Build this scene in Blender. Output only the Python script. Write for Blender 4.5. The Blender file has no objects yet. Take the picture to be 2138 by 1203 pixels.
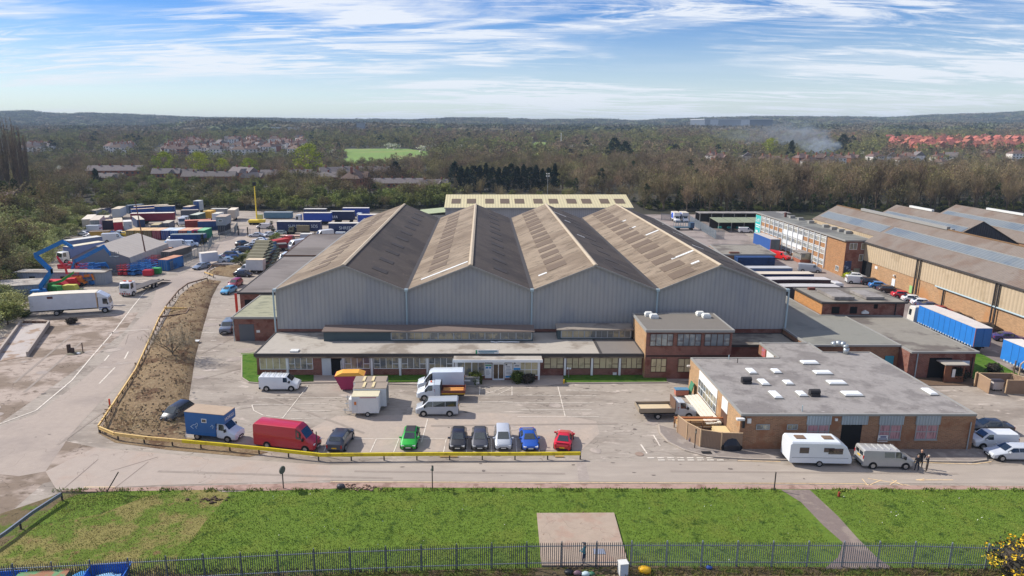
import bpy, math, random
import numpy as np
from math import sin, cos, pi, radians, hypot, atan2, sqrt, floor
random.seed(11)
SC = bpy.context.scene
COL = SC.collection
# ------------------------------------------------------------------ camera
F = 1425.0; CX = 1007.0; CY = 601.5; H = 33.0
P = math.atan((601.5 - 264) / F)
cam = bpy.data.cameras.new('camera'); camo = bpy.data.objects.new('camera', cam); COL.objects.link(camo)
cam.sensor_width = 36; cam.lens = F / 2138 * 36; cam.shift_x = (1069 - CX) / 2138
cam.clip_start = 1; cam.clip_end = 12000
camo.location = (0, 0, H); camo.rotation_euler = (pi / 2 - P, 0, 0)
SC.camera = camo
# ------------------------------------------------------------------ world, sun, exposure
SUN_H = (-0.93, 0.40); SUN_EL = 40.0
W = bpy.data.worlds.new('World'); SC.world = W; W.use_nodes = True
nt = W.node_tree; nt.nodes.clear()
def N(t, typ, **k):
    n = t.nodes.new(typ)
    for a, b in k.items():
        if a.startswith('i_'):
            key = a[2:]; key = int(key) if key.isdigit() else key
            n.inputs[key].default_value = b
        else: setattr(n, a, b)
    return n
def wnode():
    L = nt.links.new
    out = N(nt, 'ShaderNodeOutputWorld'); bg = N(nt, 'ShaderNodeBackground'); bg.inputs[1].default_value = 0.125
    sky = N(nt, 'ShaderNodeTexSky', sky_type='NISHITA', sun_disc=False, altitude=60, air_density=1.0, dust_density=0.15, ozone_density=5.0)
    sky.sun_elevation = radians(SUN_EL); sky.sun_rotation = atan2(SUN_H[0], SUN_H[1])
    tc = N(nt, 'ShaderNodeTexCoord'); sp = N(nt, 'ShaderNodeSeparateXYZ'); L(tc.outputs['Generated'], sp.inputs[0])
    def mth(op, a, b=None, c=None):
        n = N(nt, 'ShaderNodeMath', operation=op)
        for i, v in enumerate((a, b, c)):
            if v is None: continue
            if isinstance(v, (int, float)): n.inputs[i].default_value = v
            else: L(v, n.inputs[i])
        return n.outputs[0]
    # cirrus layer on a plane high overhead: project the view direction on to it
    zz = mth('ADD', mth('MAXIMUM', sp.outputs[2], 0.0), 0.10)
    u = mth('DIVIDE', sp.outputs[0], zz); v = mth('DIVIDE', sp.outputs[1], zz)
    def layer(rot, sx, sy, det, lo, hi, off, rough=.6, dist=.6):
        cb = N(nt, 'ShaderNodeCombineXYZ'); L(u, cb.inputs[0]); L(v, cb.inputs[1]); cb.inputs[2].default_value = off
        mp = N(nt, 'ShaderNodeMapping'); mp.inputs['Rotation'].default_value = (0, 0, radians(rot)); mp.inputs['Scale'].default_value = (sx, sy, 1)
        L(cb.outputs[0], mp.inputs[0])
        nz = N(nt, 'ShaderNodeTexNoise'); nz.inputs['Scale'].default_value = 1; nz.inputs['Detail'].default_value = det
        nz.inputs['Roughness'].default_value = rough; nz.inputs['Distortion'].default_value = dist; L(mp.outputs[0], nz.inputs[0])
        mr = N(nt, 'ShaderNodeMapRange', interpolation_type='SMOOTHSTEP'); mr.inputs[1].default_value = lo; mr.inputs[2].default_value = hi; L(nz.outputs[0], mr.inputs[0])
        return mr.outputs[0]
    a = layer(-17, .42, 1.35, 11, .43, .64, 3.1, .62, 1.3)
    b = layer(12, 1.1, 4.6, 10, .44, .66, 9.4, .68, 1.6)
    c = layer(-14, .26, .62, 5, .41, .56, 31.7, .5, .7)
    m = mth('MULTIPLY', mth('ADD', mth('MULTIPLY', a, .8), mth('MULTIPLY', b, .65)), mth('ADD', mth('MULTIPLY', c, 1.15), .06))
    # the layer thickens towards the horizon
    hz = N(nt, 'ShaderNodeMapRange', interpolation_type='SMOOTHSTEP'); hz.inputs[1].default_value = 0.16; hz.inputs[2].default_value = 0.02; hz.inputs[3].default_value = 0; hz.inputs[4].default_value = .4
    L(sp.outputs[2], hz.inputs[0])
    m2 = mth('MINIMUM', mth('ADD', m, hz.outputs[0]), .9)
    up = N(nt, 'ShaderNodeMapRange'); up.inputs[1].default_value = -.01; up.inputs[2].default_value = .01; L(sp.outputs[2], up.inputs[0])
    fac = mth('MULTIPLY', m2, up.outputs[0])
    hs = N(nt, 'ShaderNodeHueSaturation'); hs.inputs['Hue'].default_value = .518; hs.inputs['Saturation'].default_value = 1.4; hs.inputs['Value'].default_value = .88; L(sky.outputs[0], hs.inputs['Color'])
    mx = N(nt, 'ShaderNodeMix', data_type='RGBA'); L(fac, mx.inputs[0]); L(hs.outputs[0], mx.inputs[6]); mx.inputs[7].default_value = (6.6, 6.9, 7.4, 1)
    L(mx.outputs[2], bg.inputs[0]); L(bg.outputs[0], out.inputs[0])
wnode()
sl = bpy.data.lights.new('sun', 'SUN'); sl.energy = 4.8; sl.angle = radians(.5); sl.color = (1, .945, .87)
so = bpy.data.objects.new('sun', sl); COL.objects.link(so)
so.rotation_euler = (0, pi / 2 - radians(SUN_EL), atan2(SUN_H[1], SUN_H[0])); so.location = (-100, 60, 150)
SC.view_settings.view_transform = 'Standard'; SC.view_settings.look = 'None'; SC.view_settings.exposure = 0.16; SC.view_settings.gamma = 1
SC.cycles.max_bounces = 5; SC.cycles.diffuse_bounces = 2; SC.cycles.glossy_bounces = 2; SC.cycles.transparent_max_bounces = 6
SC.cycles.volume_bounces = 0; SC.cycles.caustics_reflective = False; SC.cycles.caustics_refractive = False
# ------------------------------------------------------------------ measuring: where a sight line of the survey photo meets the ground
CP, SP_ = cos(P), sin(P)
def G(x, y, z=0.0):
    a = (x - CX) / F; b = (CY - y) / F
    fy, fz = CP + b * SP_, -SP_ + b * CP
    t = (z - H) / fz
    return (a * t, fy * t)
def PX(X, Y, Z):
    f = Y; zz = Z - H; d = f * CP - zz * SP_; u = f * SP_ + zz * CP
    return CX + F * X / d, CY - F * u / d
# ------------------------------------------------------------------ mesh builder
class M:
    def __init__(s): s.v = []; s.f = []; s.m = []
    def quad(s, pts, m=0):
        b = len(s.v); s.v += [tuple(p) for p in pts]; s.f.append(tuple(range(b, b + len(pts)))); s.m.append(m)
    def hexa(s, p, m=0):  # p: 4 bottom + 4 top, counter-clockwise seen from above
        b = len(s.v); s.v += [tuple(q) for q in p]
        for f in ((3, 2, 1, 0), (4, 5, 6, 7), (0, 1, 5, 4), (1, 2, 6, 5), (2, 3, 7, 6), (3, 0, 4, 7)):
            s.f.append(tuple(b + i for i in f)); s.m.append(m)
        return s
    def box(s, x0, x1, y0, y1, z0, z1, m=0):
        return s.hexa([(x0, y0, z0), (x1, y0, z0), (x1, y1, z0), (x0, y1, z0), (x0, y0, z1), (x1, y0, z1), (x1, y1, z1), (x0, y1, z1)], m)
    def prism(s, pts, z0, z1, m=0):  # vertical prism from 2d footprint ccw
        n = len(pts); b = len(s.v)
        s.v += [(p[0], p[1], z0) for p in pts] + [(p[0], p[1], z1) for p in pts]
        s.f.append(tuple(b + n - 1 - i for i in range(n))); s.m.append(m)
        s.f.append(tuple(b + n + i for i in range(n))); s.m.append(m)
        for i in range(n):
            j = (i + 1) % n; s.f.append((b + i, b + j, b + n + j, b + n + i)); s.m.append(m)
        return s
    def xprism(s, pts, x0, x1, m=0):  # profile in (y,z) extruded along x
        n = len(pts); b = len(s.v)
        s.v += [(x0, p[0], p[1]) for p in pts] + [(x1, p[0], p[1]) for p in pts]
        s.f.append(tuple(b + n - 1 - i for i in range(n))); s.m.append(m)
        s.f.append(tuple(b + n + i for i in range(n))); s.m.append(m)
        for i in range(n):
            j = (i + 1) % n; s.f.append((b + i, b + j, b + n + j, b + n + i)); s.m.append(m)
        return s
    def yprism(s, pts, y0, y1, m=0):  # profile in (x,z) extruded along y
        n = len(pts); b = len(s.v)
        s.v += [(p[0], y0, p[1]) for p in pts] + [(p[0], y1, p[1]) for p in pts]
        s.f.append(tuple(b + i for i in range(n))); s.m.append(m)
        s.f.append(tuple(b + n + n - 1 - i for i in range(n))); s.m.append(m)
        for i in range(n):
            j = (i + 1) % n; s.f.append((b + j, b + i, b + n + i, b + n + j)); s.m.append(m)
        return s
    def tube(s, a, b_, r0, r1=None, n=8, m=0, cap=True):
        r1 = r0 if r1 is None else r1
        ax = [b_[i] - a[i] for i in range(3)]; l = sqrt(sum(c * c for c in ax)) or 1; ax = [c / l for c in ax]
        h = (0, 0, 1) if abs(ax[2]) < .9 else (1, 0, 0)
        u = (ax[1] * h[2] - ax[2] * h[1], ax[2] * h[0] - ax[0] * h[2], ax[0] * h[1] - ax[1] * h[0]); q = sqrt(sum(c * c for c in u)); u = [c / q for c in u]
        w = (ax[1] * u[2] - ax[2] * u[1], ax[2] * u[0] - ax[0] * u[2], ax[0] * u[1] - ax[1] * u[0])
        k = len(s.v)
        for c, r in ((a, r0), (b_, r1)):
            for i in range(n):
                t = 2 * pi * i / n; s.v.append(tuple(c[j] + r * (cos(t) * u[j] + sin(t) * w[j]) for j in range(3)))
        for i in range(n):
            j = (i + 1) % n; s.f.append((k + i, k + j, k + n + j, k + n + i)); s.m.append(m)
        if cap:
            s.f.append(tuple(k + n - 1 - i for i in range(n))); s.m.append(m); s.f.append(tuple(k + n + i for i in range(n))); s.m.append(m)
        return s
    def path(s, pts, r, n=6, m=0):
        for a, b in zip(pts, pts[1:]): s.tube(a, b, r, r, n, m)
        return s
    def bar(s, a, b, w, h, m=0):  # rectangular bar between two points (w across, h up)
        dx, dy = b[0] - a[0], b[1] - a[1]; l = hypot(dx, dy)
        if l < 1e-6: return s.box(a[0] - w / 2, a[0] + w / 2, a[1] - h / 2, a[1] + h / 2, min(a[2], b[2]), max(a[2], b[2]), m)
        nx, ny = -dy / l * w / 2, dx / l * w / 2
        return s.hexa([(a[0] - nx, a[1] - ny, a[2] - h / 2), (b[0] - nx, b[1] - ny, b[2] - h / 2), (b[0] + nx, b[1] + ny, b[2] - h / 2), (a[0] + nx, a[1] + ny, a[2] - h / 2),
                       (a[0] - nx, a[1] - ny, a[2] + h / 2), (b[0] - nx, b[1] - ny, b[2] + h / 2), (b[0] + nx, b[1] + ny, b[2] + h / 2), (a[0] + nx, a[1] + ny, a[2] + h / 2)], m)
    def loft(s, rings, m=0, caps=True, closed=True, mf=None):
        n = len(rings[0]); b = len(s.v)
        for r in rings: s.v += [tuple(p) for p in r]
        for i in range(len(rings) - 1):
            for j in range(n if closed else n - 1):
                k = (j + 1) % n
                s.f.append((b + i * n + j, b + i * n + k, b + (i + 1) * n + k, b + (i + 1) * n + j)); s.m.append(mf(i, j) if mf else m)
        if caps:
            s.f.append(tuple(b + n - 1 - i for i in range(n))); s.m.append(m)
            s.f.append(tuple(b + (len(rings) - 1) * n + i for i in range(n))); s.m.append(m)
        return s
    def ball(s, c, r, nu=8, nv=6, m=0, jit=0):
        rx, ry, rz = r if isinstance(r, tuple) else (r, r, r); rings = []
        for i in range(1, nv):
            t = pi * i / nv; ring = []
            for j in range(nu):
                q = 2 * pi * j / nu; k = 1 + (random.random() - .5) * jit
                ring.append((c[0] + rx * k * sin(t) * cos(q), c[1] + ry * k * sin(t) * sin(q), c[2] - rz * k * cos(t)))
            rings.append(ring)
        return s.loft(rings, m)
    def mesh(s, name, mats, smooth=False):
        me = bpy.data.meshes.new(name); me.from_pydata(s.v, [], s.f)
        for mt in (mats if isinstance(mats, (list, tuple)) else [mats]): me.materials.append(mt)
        if any(s.m): me.polygons.foreach_set('material_index', s.m)
        if smooth: me.polygons.foreach_set('use_smooth', [True] * len(s.f))
        me.update(); return me
    def obj(s, name, mats, parent=None, smooth=False, **k):
        return mk(name, s.mesh(name, mats, smooth), parent, **k)
def mk(name, data, parent=None, loc=None, rz=None, label=None, cat=None, group=None, kind=None):
    o = bpy.data.objects.new(name, data); COL.objects.link(o)
    if parent is not None: o.parent = parent
    if loc is not None: o.location = loc
    if rz is not None: o.rotation_euler = (0, 0, rz)
    if label: o['label'] = label
    if cat: o['category'] = cat
    if group: o['group'] = group
    if kind: o['kind'] = kind
    return o
def thing(name, label, cat, loc=(0, 0, 0), rz=0, group=None): return mk(name, None, None, loc, rz, label, cat, group)
KIDS = {}
def kids(o):
    return [c for c in bpy.data.objects if c.parent == o]
def tree_of(root):  # (object, children) read once, for cheap copying
    return [(c, kids(c)) for c in kids(root)]
def dup(root, tr, loc, rz=0, label=None, group=None, scale=None):
    r = root.copy(); COL.objects.link(r); r.location = loc; r.rotation_euler = (0, 0, rz)
    if scale: r.scale = scale
    if label: r['label'] = label
    if group: r['group'] = group
    for c, gs in tr:
        d = c.copy(); COL.objects.link(d); d.parent = r
        for g in gs:
            e = g.copy(); COL.objects.link(e); e.parent = d
    return r
# wall coordinates: o origin, u horizontal direction; n points out of the wall
class Face:
    def __init__(s, ox, oy, ux, uy, oz=0): s.o = (ox, oy, oz); s.u = (ux, uy); s.n = (uy, -ux)
    def p(s, a, z, d=0): return (s.o[0] + s.u[0] * a + s.n[0] * d, s.o[1] + s.u[1] * a + s.n[1] * d, s.o[2] + z)
    def box(s, mb, a0, a1, z0, z1, d0, d1, m=0):
        mb.hexa([s.p(a0, z0, d1), s.p(a1, z0, d1), s.p(a1, z0, d0), s.p(a0, z0, d0), s.p(a0, z1, d1), s.p(a1, z1, d1), s.p(a1, z1, d0), s.p(a0, z1, d0)], m)
# ------------------------------------------------------------------ materials
def S(r, g, b, k=1.0):
    f = lambda c: ((c / 255 + .055) / 1.055) ** 2.4 if c > 10 else c / 255 / 12.92
    return (f(r) * k, f(g) * k, f(b) * k, 1)
def mat(name, c, rough=.85, metal=0, var=.18, vs=1.2, c2=None, s2=.25, t2=(.5, .62), c3=None, s3=1.5, t3=(.6, .68), bump=0, bs=8, wave=None, brick=None, cracks=None, coord='P', spec=.35, stretch=(1, 1, 1), rnd=0, coat=0, emit=None, alpha=None):
    mt = bpy.data.materials.new(name); mt.use_nodes = True; t = mt.node_tree; L = t.links.new
    bs_ = t.nodes['Principled BSDF']; bs_.inputs['Roughness'].default_value = rough; bs_.inputs['Metallic'].default_value = metal
    bs_.inputs['Specular IOR Level'].default_value = spec
    if coat: bs_.inputs['Coat Weight'].default_value = coat; bs_.inputs['Coat Roughness'].default_value = .08
    if coord == 'P': src = N(t, 'ShaderNodeNewGeometry').outputs['Position']
    else: src = N(t, 'ShaderNodeTexCoord').outputs['Object']
    mp = N(t, 'ShaderNodeMapping'); mp.inputs['Scale'].default_value = stretch; L(src, mp.inputs[0]); vec = mp.outputs[0]
    def noise(scale, det=5, rough=.6):
        n = N(t, 'ShaderNodeTexNoise'); n.inputs['Scale'].default_value = scale; n.inputs['Detail'].default_value = det; n.inputs['Roughness'].default_value = rough; L(vec, n.inputs[0]); return n.outputs[0]
    def mix(f, a, b, typ='MIX'):
        m = N(t, 'ShaderNodeMix', data_type='RGBA', blend_type=typ)
        for i, v in ((0, f), (6, a), (7, b)):
            if isinstance(v, (int, float)): m.inputs[i].default_value = v
            elif isinstance(v, tuple): m.inputs[i].default_value = v
            else: L(v, m.inputs[i])
        return m.outputs[2]
    def rng(x, lo, hi, a=0, b=1):
        r = N(t, 'ShaderNodeMapRange', interpolation_type='SMOOTHSTEP'); L(x, r.inputs[0])
        for i, v in ((1, lo), (2, hi), (3, a), (4, b)): r.inputs[i].default_value = v
        return r.outputs[0]
    col = c
    if brick:
        sc, mortar = brick
        # use horizontal run (x+y) and z so it works on every wall
        sx = N(t, 'ShaderNodeSeparateXYZ'); L(src, sx.inputs[0]); ad = N(t, 'ShaderNodeMath', operation='ADD'); L(sx.outputs[0], ad.inputs[0]); L(sx.outputs[1], ad.inputs[1])
        cb = N(t, 'ShaderNodeCombineXYZ'); L(ad.outputs[0], cb.inputs[0]); L(sx.outputs[2], cb.inputs[1])
        br = N(t, 'ShaderNodeTexBrick'); br.inputs['Scale'].default_value = sc; br.inputs['Color1'].default_value = c; br.inputs['Color2'].default_value = tuple(x * .68 for x in c[:3]) + (1,)
        br.inputs['Mortar'].default_value = mortar; br.inputs['Mortar Size'].default_value = .018; br.inputs['Brick Width'].default_value = .45; br.inputs['Row Height'].default_value = .15; L(cb.outputs[0], br.inputs[0])
        col = br.outputs[0]
    if c2: col = mix(rng(noise(s2), *t2), col, c2)
    if c3: col = mix(rng(noise(s3, 6, .7), *t3), col, c3)
    if var: col = mix(1.0, col, mix(noise(vs, 6, .65), (1 - var * 1.6,) * 3 + (1,), (1 + var * 1.6,) * 3 + (1,)), 'MULTIPLY')
    if cracks:
        sc, wd, dk = cracks
        vo = N(t, 'ShaderNodeTexVoronoi', feature='DISTANCE_TO_EDGE'); vo.inputs['Scale'].default_value = sc
        dn = N(t, 'ShaderNodeTexNoise'); dn.inputs['Scale'].default_value = sc * 3; L(vec, dn.inputs[0])
        va = N(t, 'ShaderNodeVectorMath', operation='MULTIPLY_ADD'); L(dn.outputs['Color'], va.inputs[0]); va.inputs[1].default_value = (.8 / sc,) * 3; L(vec, va.inputs[2]); L(va.outputs[0], vo.inputs[0])
        col = mix(rng(vo.outputs[0], 0, wd, dk, 0), col, mix(1.0, col, (.35, .33, .32, 1), 'MULTIPLY'))
    if rnd:
        oi = N(t, 'ShaderNodeObjectInfo'); hv = N(t, 'ShaderNodeHueSaturation'); L(oi.outputs['Random'], hv.inputs['Value'])
        mr = N(t, 'ShaderNodeMapRange'); L(oi.outputs['Random'], mr.inputs[0]); mr.inputs[3].default_value = 1 - rnd; mr.inputs[4].default_value = 1 + rnd; L(mr.outputs[0], hv.inputs['Value'])
        m5 = N(t, 'ShaderNodeMath', operation='MULTIPLY'); L(oi.outputs['Random'], m5.inputs[0]); m5.inputs[1].default_value = 7.31
        fr = N(t, 'ShaderNodeMath', operation='FRACT'); L(m5.outputs[0], fr.inputs[0]); mh = N(t, 'ShaderNodeMapRange'); L(fr.outputs[0], mh.inputs[0]); mh.inputs[3].default_value = .5 - rnd * .05; mh.inputs[4].default_value = .5 + rnd * .06; L(mh.outputs[0], hv.inputs['Hue'])
        if isinstance(col, tuple): hv.inputs['Color'].default_value = col
        else: L(col, hv.inputs['Color'])
        col = hv.outputs[0]
    hgt = None
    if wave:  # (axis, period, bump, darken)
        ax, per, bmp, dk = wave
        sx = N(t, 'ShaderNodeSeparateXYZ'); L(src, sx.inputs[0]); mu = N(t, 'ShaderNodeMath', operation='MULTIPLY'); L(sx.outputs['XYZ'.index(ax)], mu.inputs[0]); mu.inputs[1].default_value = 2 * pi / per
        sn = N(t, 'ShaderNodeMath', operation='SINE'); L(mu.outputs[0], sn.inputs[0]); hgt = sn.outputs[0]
        if dk: col = mix(rng(hgt, -1, .2, dk, 0), col, mix(1.0, col, (.55, .55, .56, 1), 'MULTIPLY'))  # wave troughs darkened: corrugation shading painted into the colour
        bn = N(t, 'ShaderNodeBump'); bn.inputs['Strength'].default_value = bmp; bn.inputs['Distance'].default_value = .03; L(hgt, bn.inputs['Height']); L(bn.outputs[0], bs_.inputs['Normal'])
    elif bump:
        bn = N(t, 'ShaderNodeBump'); bn.inputs['Strength'].default_value = bump; bn.inputs['Distance'].default_value = .05; L(noise(bs, 4), bn.inputs['Height']); L(bn.outputs[0], bs_.inputs['Normal'])
    if isinstance(col, tuple): bs_.inputs['Base Color'].default_value = col
    else: L(col, bs_.inputs['Base Color'])
    if emit: bs_.inputs['Emission Color'].default_value = emit; bs_.inputs['Emission Strength'].default_value = 1
    return mt
PAINT = {}
def paint(r, g, b, rough=.32, var=.06, coat=.5):
    k = (r, g, b, rough)
    if k not in PAINT: PAINT[k] = mat('paint', S(r, g, b), rough, 0, var, .8, coord='O', spec=.5, coat=coat)
    return PAINT[k]
def flat(r, g, b, rough=.8, var=.12): return paint(r, g, b, rough, var, 0)
GLASS = mat('vehicle_glass', S(38, 46, 50), .06, 0, 0, spec=.9, coat=.6)
RUBBER = mat('rubber', S(28, 28, 29), .8, 0, .1)
ALLOY = mat('alloy', S(165, 166, 168), .35, .6, .1)
CHROME = mat('galvanised', S(150, 156, 160), .45, .5, .15, 2)
DARK = mat('dark_trim', S(34, 35, 37), .6, 0, .1)
REDL = mat('red_lens', S(170, 20, 18), .2, 0, 0, spec=.8)
LAMP = mat('lamp_lens', S(225, 228, 230), .1, 0, 0, spec=.9)
PLATEY = mat('plate_yellow', S(225, 180, 40), .5, 0, 0)
PLATEW = mat('plate_white', S(225, 225, 220), .5, 0, 0)
WHITE = mat('white_paint', S(222, 222, 218), .45, 0, .08, 1.5)
# ================================================================== terrain and ground sheets
RX = [-900, 0, 60, 100, 150, 190, 300, 380, 450, 540, 700, 850, 950, 1050, 1100, 1250, 1330, 1400, 1500, 1600, 1700, 1850, 1950, 2050, 2138, 2900]
RY = [240, 237, 235, 240, 241, 239, 244, 247, 248, 250, 252, 253, 249, 250, 252, 252, 255, 251, 249, 246, 247, 248, 244, 241, 236, 232]
def TZ(x, y):
    x = np.asarray(x, float); y = np.asarray(y, float)
    yy = np.maximum(y, 60.0)
    px = CX + 1465 * x / yy
    ridge = 33 + (264 - np.interp(px, RX, RY)) * 3600 / 1465 - 7
    base = np.interp(y, [0, 430, 700, 1000, 1400, 2000], [0, 0, 3.5, 11, 18, 22])
    t = np.clip((y - 2000) / 1600, 0, 1); t = t * t * (3 - 2 * t)
    h = base * (1 - t) + ridge * t
    h = h * np.where(y > 3700, np.clip(1 - (y - 3700) / 2600, .25, 1), 1)
    w = np.clip((y - 500) / 900, 0, 1)
    h = h + w * (2.0 * np.sin(x * .011 + 1) * np.sin(y * .007 + 2) + np.clip((y - 1500) / 1500, 0, 1) * (6 * np.sin(x * .0031 + 4) * np.sin(y * .0029)) * (1 - t))
    # dark wooded knoll on the left of the skyline's foot
    h = h + 19 * np.exp(-((px - 470) / 120) ** 2 - ((y - 1750) / 260) ** 2)
    h = h + 9 * np.exp(-((px - 760) / 260) ** 2 - ((y - 1500) / 200) ** 2) + 9 * np.exp(-((px - 1950) / 320) ** 2 - ((y - 1900) / 300) ** 2)
    return h
def tz(x, y): return float(TZ(x, y))
def GT(px, py):  # sight line of the photo against the terrain
    lo = 60.0; a = (px - CX) / F; b = (CY - py) / F; fy, fz = CP + b * SP_, -SP_ + b * CP
    y = 100.0
    while y < 6000:
        x = a / fy * y; z = H + fz / fy * y
        if z < tz(x, y): break
        y *= 1.01
    return (a / fy * y, y)
GROUND = mat('ground', S(58, 55, 42), .95, 0, .3, .05, c2=S(60, 64, 40), s2=.012, t2=(.5, .6), c3=S(60, 54, 42), s3=.02, t3=(.5, .6), bump=0)
def terrain():
    ys = [-80, -30, 0, 30, 60, 100, 150, 200, 260, 330, 400, 450]
    y = 480.0
    while y < 7200: ys.append(y); y *= 1.022
    us = np.linspace(-1.35, 1.35, 190); V = []
    Y = np.repeat(np.array(ys)[:, None], len(us), 1); X = us[None, :] * (np.maximum(Y, 0) + 180)
    Z = TZ(X, Y); n = len(us)
    V = np.stack([X, Y, Z], -1).reshape(-1, 3)
    Fc = []
    for i in range(len(ys) - 1):
        for j in range(n - 1):
            a = i * n + j; Fc.append((a, a + 1, a + n + 1, a + n))
    me = bpy.data.meshes.new('ground'); me.from_pydata(V.tolist(), [], Fc); me.materials.append(GROUND); me.polygons.foreach_set('use_smooth', [True] * len(Fc)); me.update()
    mk('ground', me, kind='structure')
terrain()
def gpoly(pts): return [G(*p) for p in pts]
def sheet(name, pts, z, m, px=True, label=None):
    if px: pts = gpoly(pts)
    a = sum(p[0] * q[1] - q[0] * p[1] for p, q in zip(pts, pts[1:] + pts[:1]))
    if a < 0: pts = pts[::-1]
    b = M(); b.quad([(p[0], p[1], z) for p in pts]); return b.obj(name, m, kind='structure')
TARMAC = mat('worn_tarmac', S(160, 149, 136), .92, 0, .2, 1.7, c2=S(138, 127, 115), s2=.13, t2=(.46, .64), c3=S(198, 184, 170), s3=.5, t3=(.56, .7), bump=.25, bs=9, cracks=(.16, .014, .7), stretch=(.6, 1.5, 1))
TARMAC2 = mat('drive_tarmac', S(166, 152, 139), .9, 0, .10, 1.3, c2=S(154, 141, 130), s2=.10, t2=(.45, .62), bump=.2, bs=9, cracks=(.07, .004, .45), stretch=(1, 1, 1))
CONC = mat('pale_concrete', S(170, 156, 143), .92, 0, .09, 1.0, c2=S(170, 152, 137), s2=.22, t2=(.48, .66), bump=.2, bs=6, cracks=(.1, .004, .5))
LOT = mat('dirty_concrete', S(170, 154, 140), .95, 0, .16, .9, c2=S(128, 112, 96), s2=.12, t2=(.44, .58), c3=S(104, 90, 76), s3=.6, t3=(.53, .68), bump=.4, bs=5, cracks=(.12, .008, .8), stretch=(1, 1.6, 1))
PATCH = mat('tarmac_patch', S(158, 146, 136), .92, 0, .14, 2.4, c2=S(176, 163, 150), s2=.4, bump=.3)
YARDR = mat('yard_tarmac', S(150, 138, 130), .92, 0, .14, .9, c2=S(124, 114, 108), s2=.12, t2=(.45, .6), c3=S(170, 158, 146), s3=.3, bump=.3)
sheet('yard', [(-84, 30), (-44, 49), (-39, 57.2), (90, 57.4), (90, 150), (100, 262), (-14, 262), (-60, 270), (-190, 282), (-150, 215), (-104, 160), (-84, 118), (-84, 90)], .02, TARMAC, px=False)
sheet('yard_ground', [(45, 90), (85.4, 90), (85.4, 150), (81, 151), (81, 203), (92, 262), (-14, 262), (-31, 180), (45, 180)], .028, YARDR, px=False)
sheet('dirty_lot', [(-30, 905), (78, 830), (190, 750), (262, 690), (290, 652), (255, 655), (60, 668), (-40, 735)], .026, LOT)
sheet('dirty_lot', [(-200, 1120), (-200, 920), (60, 905), (200, 935), (190, 985), (90, 1010), (0, 1090)], .026, LOT)
sheet('road', [(95, 985), (150, 905), (205, 845), (262, 790), (300, 735), (330, 690), (352, 640), (385, 600), (428, 577), (470, 575), (520, 520), (540, 495), (590, 470), (560, 462), (500, 475), (440, 515), (415, 545), (390, 568), (330, 592), (316, 640), (282, 675), (238, 735), (165, 800), (75, 865), (-40, 905), (-60, 985), (40, 995)], .032, TARMAC2)
sheet('road', [(200, 935), (420, 955), (690, 972), (690, 1004), (560, 1008), (330, 1014), (190, 1021), (118, 1023), (95, 985)], .036, CONC)
sheet('road', [(690, 972), (1215, 965), (1560, 965), (1640, 972), (2300, 975), (2300, 1012), (690, 1004)], .036, mat('lane_tarmac', S(163, 151, 138), .9, 0, .1, 1.2, c2=S(170, 158, 144), s2=.15, bump=.15, stretch=(.25, 1, 1)))
sheet('road', [(1203, 966), (1222, 966), (1232, 1005), (1208, 1005)], .041, PATCH)
sheet('road', [(700, 870), (1010, 862), (1180, 868), (1245, 880), (1252, 905), (1215, 940), (690, 945), (640, 900)], .027, mat('newer_tarmac', S(170, 156, 142), .9, 0, .12, 1.6, c2=S(176, 160, 144), s2=.3, bump=.2))
LAWN = mat('lawn', S(98, 120, 46), .95, 0, .3, 2.4, c2=S(104, 120, 48), s2=.28, t2=(.48, .62), c3=S(62, 84, 32), s3=.7, t3=(.53, .65), bump=.9, bs=14, spec=.1)
DRY = mat('dry_lawn', S(132, 124, 74), .95, 0, .28, 2.0, c2=S(98, 116, 46), s2=.3, t2=(.46, .58), c3=S(128, 106, 72), s3=1.1, t3=(.56, .68), bump=.9, bs=14, spec=.1)
SCRUB = mat('scrub_soil', S(110, 96, 72), .95, 0, .35, 2.5, c2=S(92, 104, 48), s2=.5, t2=(.48, .58), c3=S(70, 60, 50), s3=1.6, bump=1, bs=9, spec=.1)
sheet('verge', [(-70, 20), (120, 20), (120, 57.6), (-14, 57.6), (-34, 56.6), (-38.9, 56.9), (-44, 51.5), (-50, 46.5)], .05, SCRUB, px=False)
sheet('lawn', [(-60, 1196), (-25, 1165), (60, 1100), (126, 1048), (160, 1035), (220, 1028), (440, 1023), (470, 1030), (560, 1022), (640, 1021), (760, 1017), (2400, 1023), (2400, 1192), (1320, 1182), (860, 1193), (380, 1200)], .06, LAWN)
sheet('dry_grass', [(-60, 1196), (-25, 1165), (60, 1105), (150, 1085), (210, 1075), (300, 1040), (380, 1022), (440, 1023), (480, 1032), (455, 1060), (425, 1095), (395, 1140), (370, 1165), (365, 1200)], .066, DRY)
sheet('pavement', [(118, 1027), (190, 1021), (560, 1012), (690, 1009), (2300, 1017), (2300, 1024), (1700, 1023), (760, 1019), (640, 1024), (560, 1026), (440, 1024), (190, 1028)], .07, mat('pink_kerb_paving', S(166, 138, 124), .9, 0, .2, 2.5, c2=S(140, 112, 98), s2=.6, bump=.3))
SLABM = mat('slab_concrete', S(168, 150, 132), .9, 0, .12, 1.6, c2=S(166, 142, 124), s2=.5, c3=S(120, 96, 78), s3=1.3, t3=(.66, .74), bump=.3, cracks=(.18, .01, .35))
b = M(); b.prism([(4.55, 46.1), (11.25, 46.1), (11.5, 53.45), (4.75, 53.4)], .03, .2); b.obj('path', SLABM, kind='structure')
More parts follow.
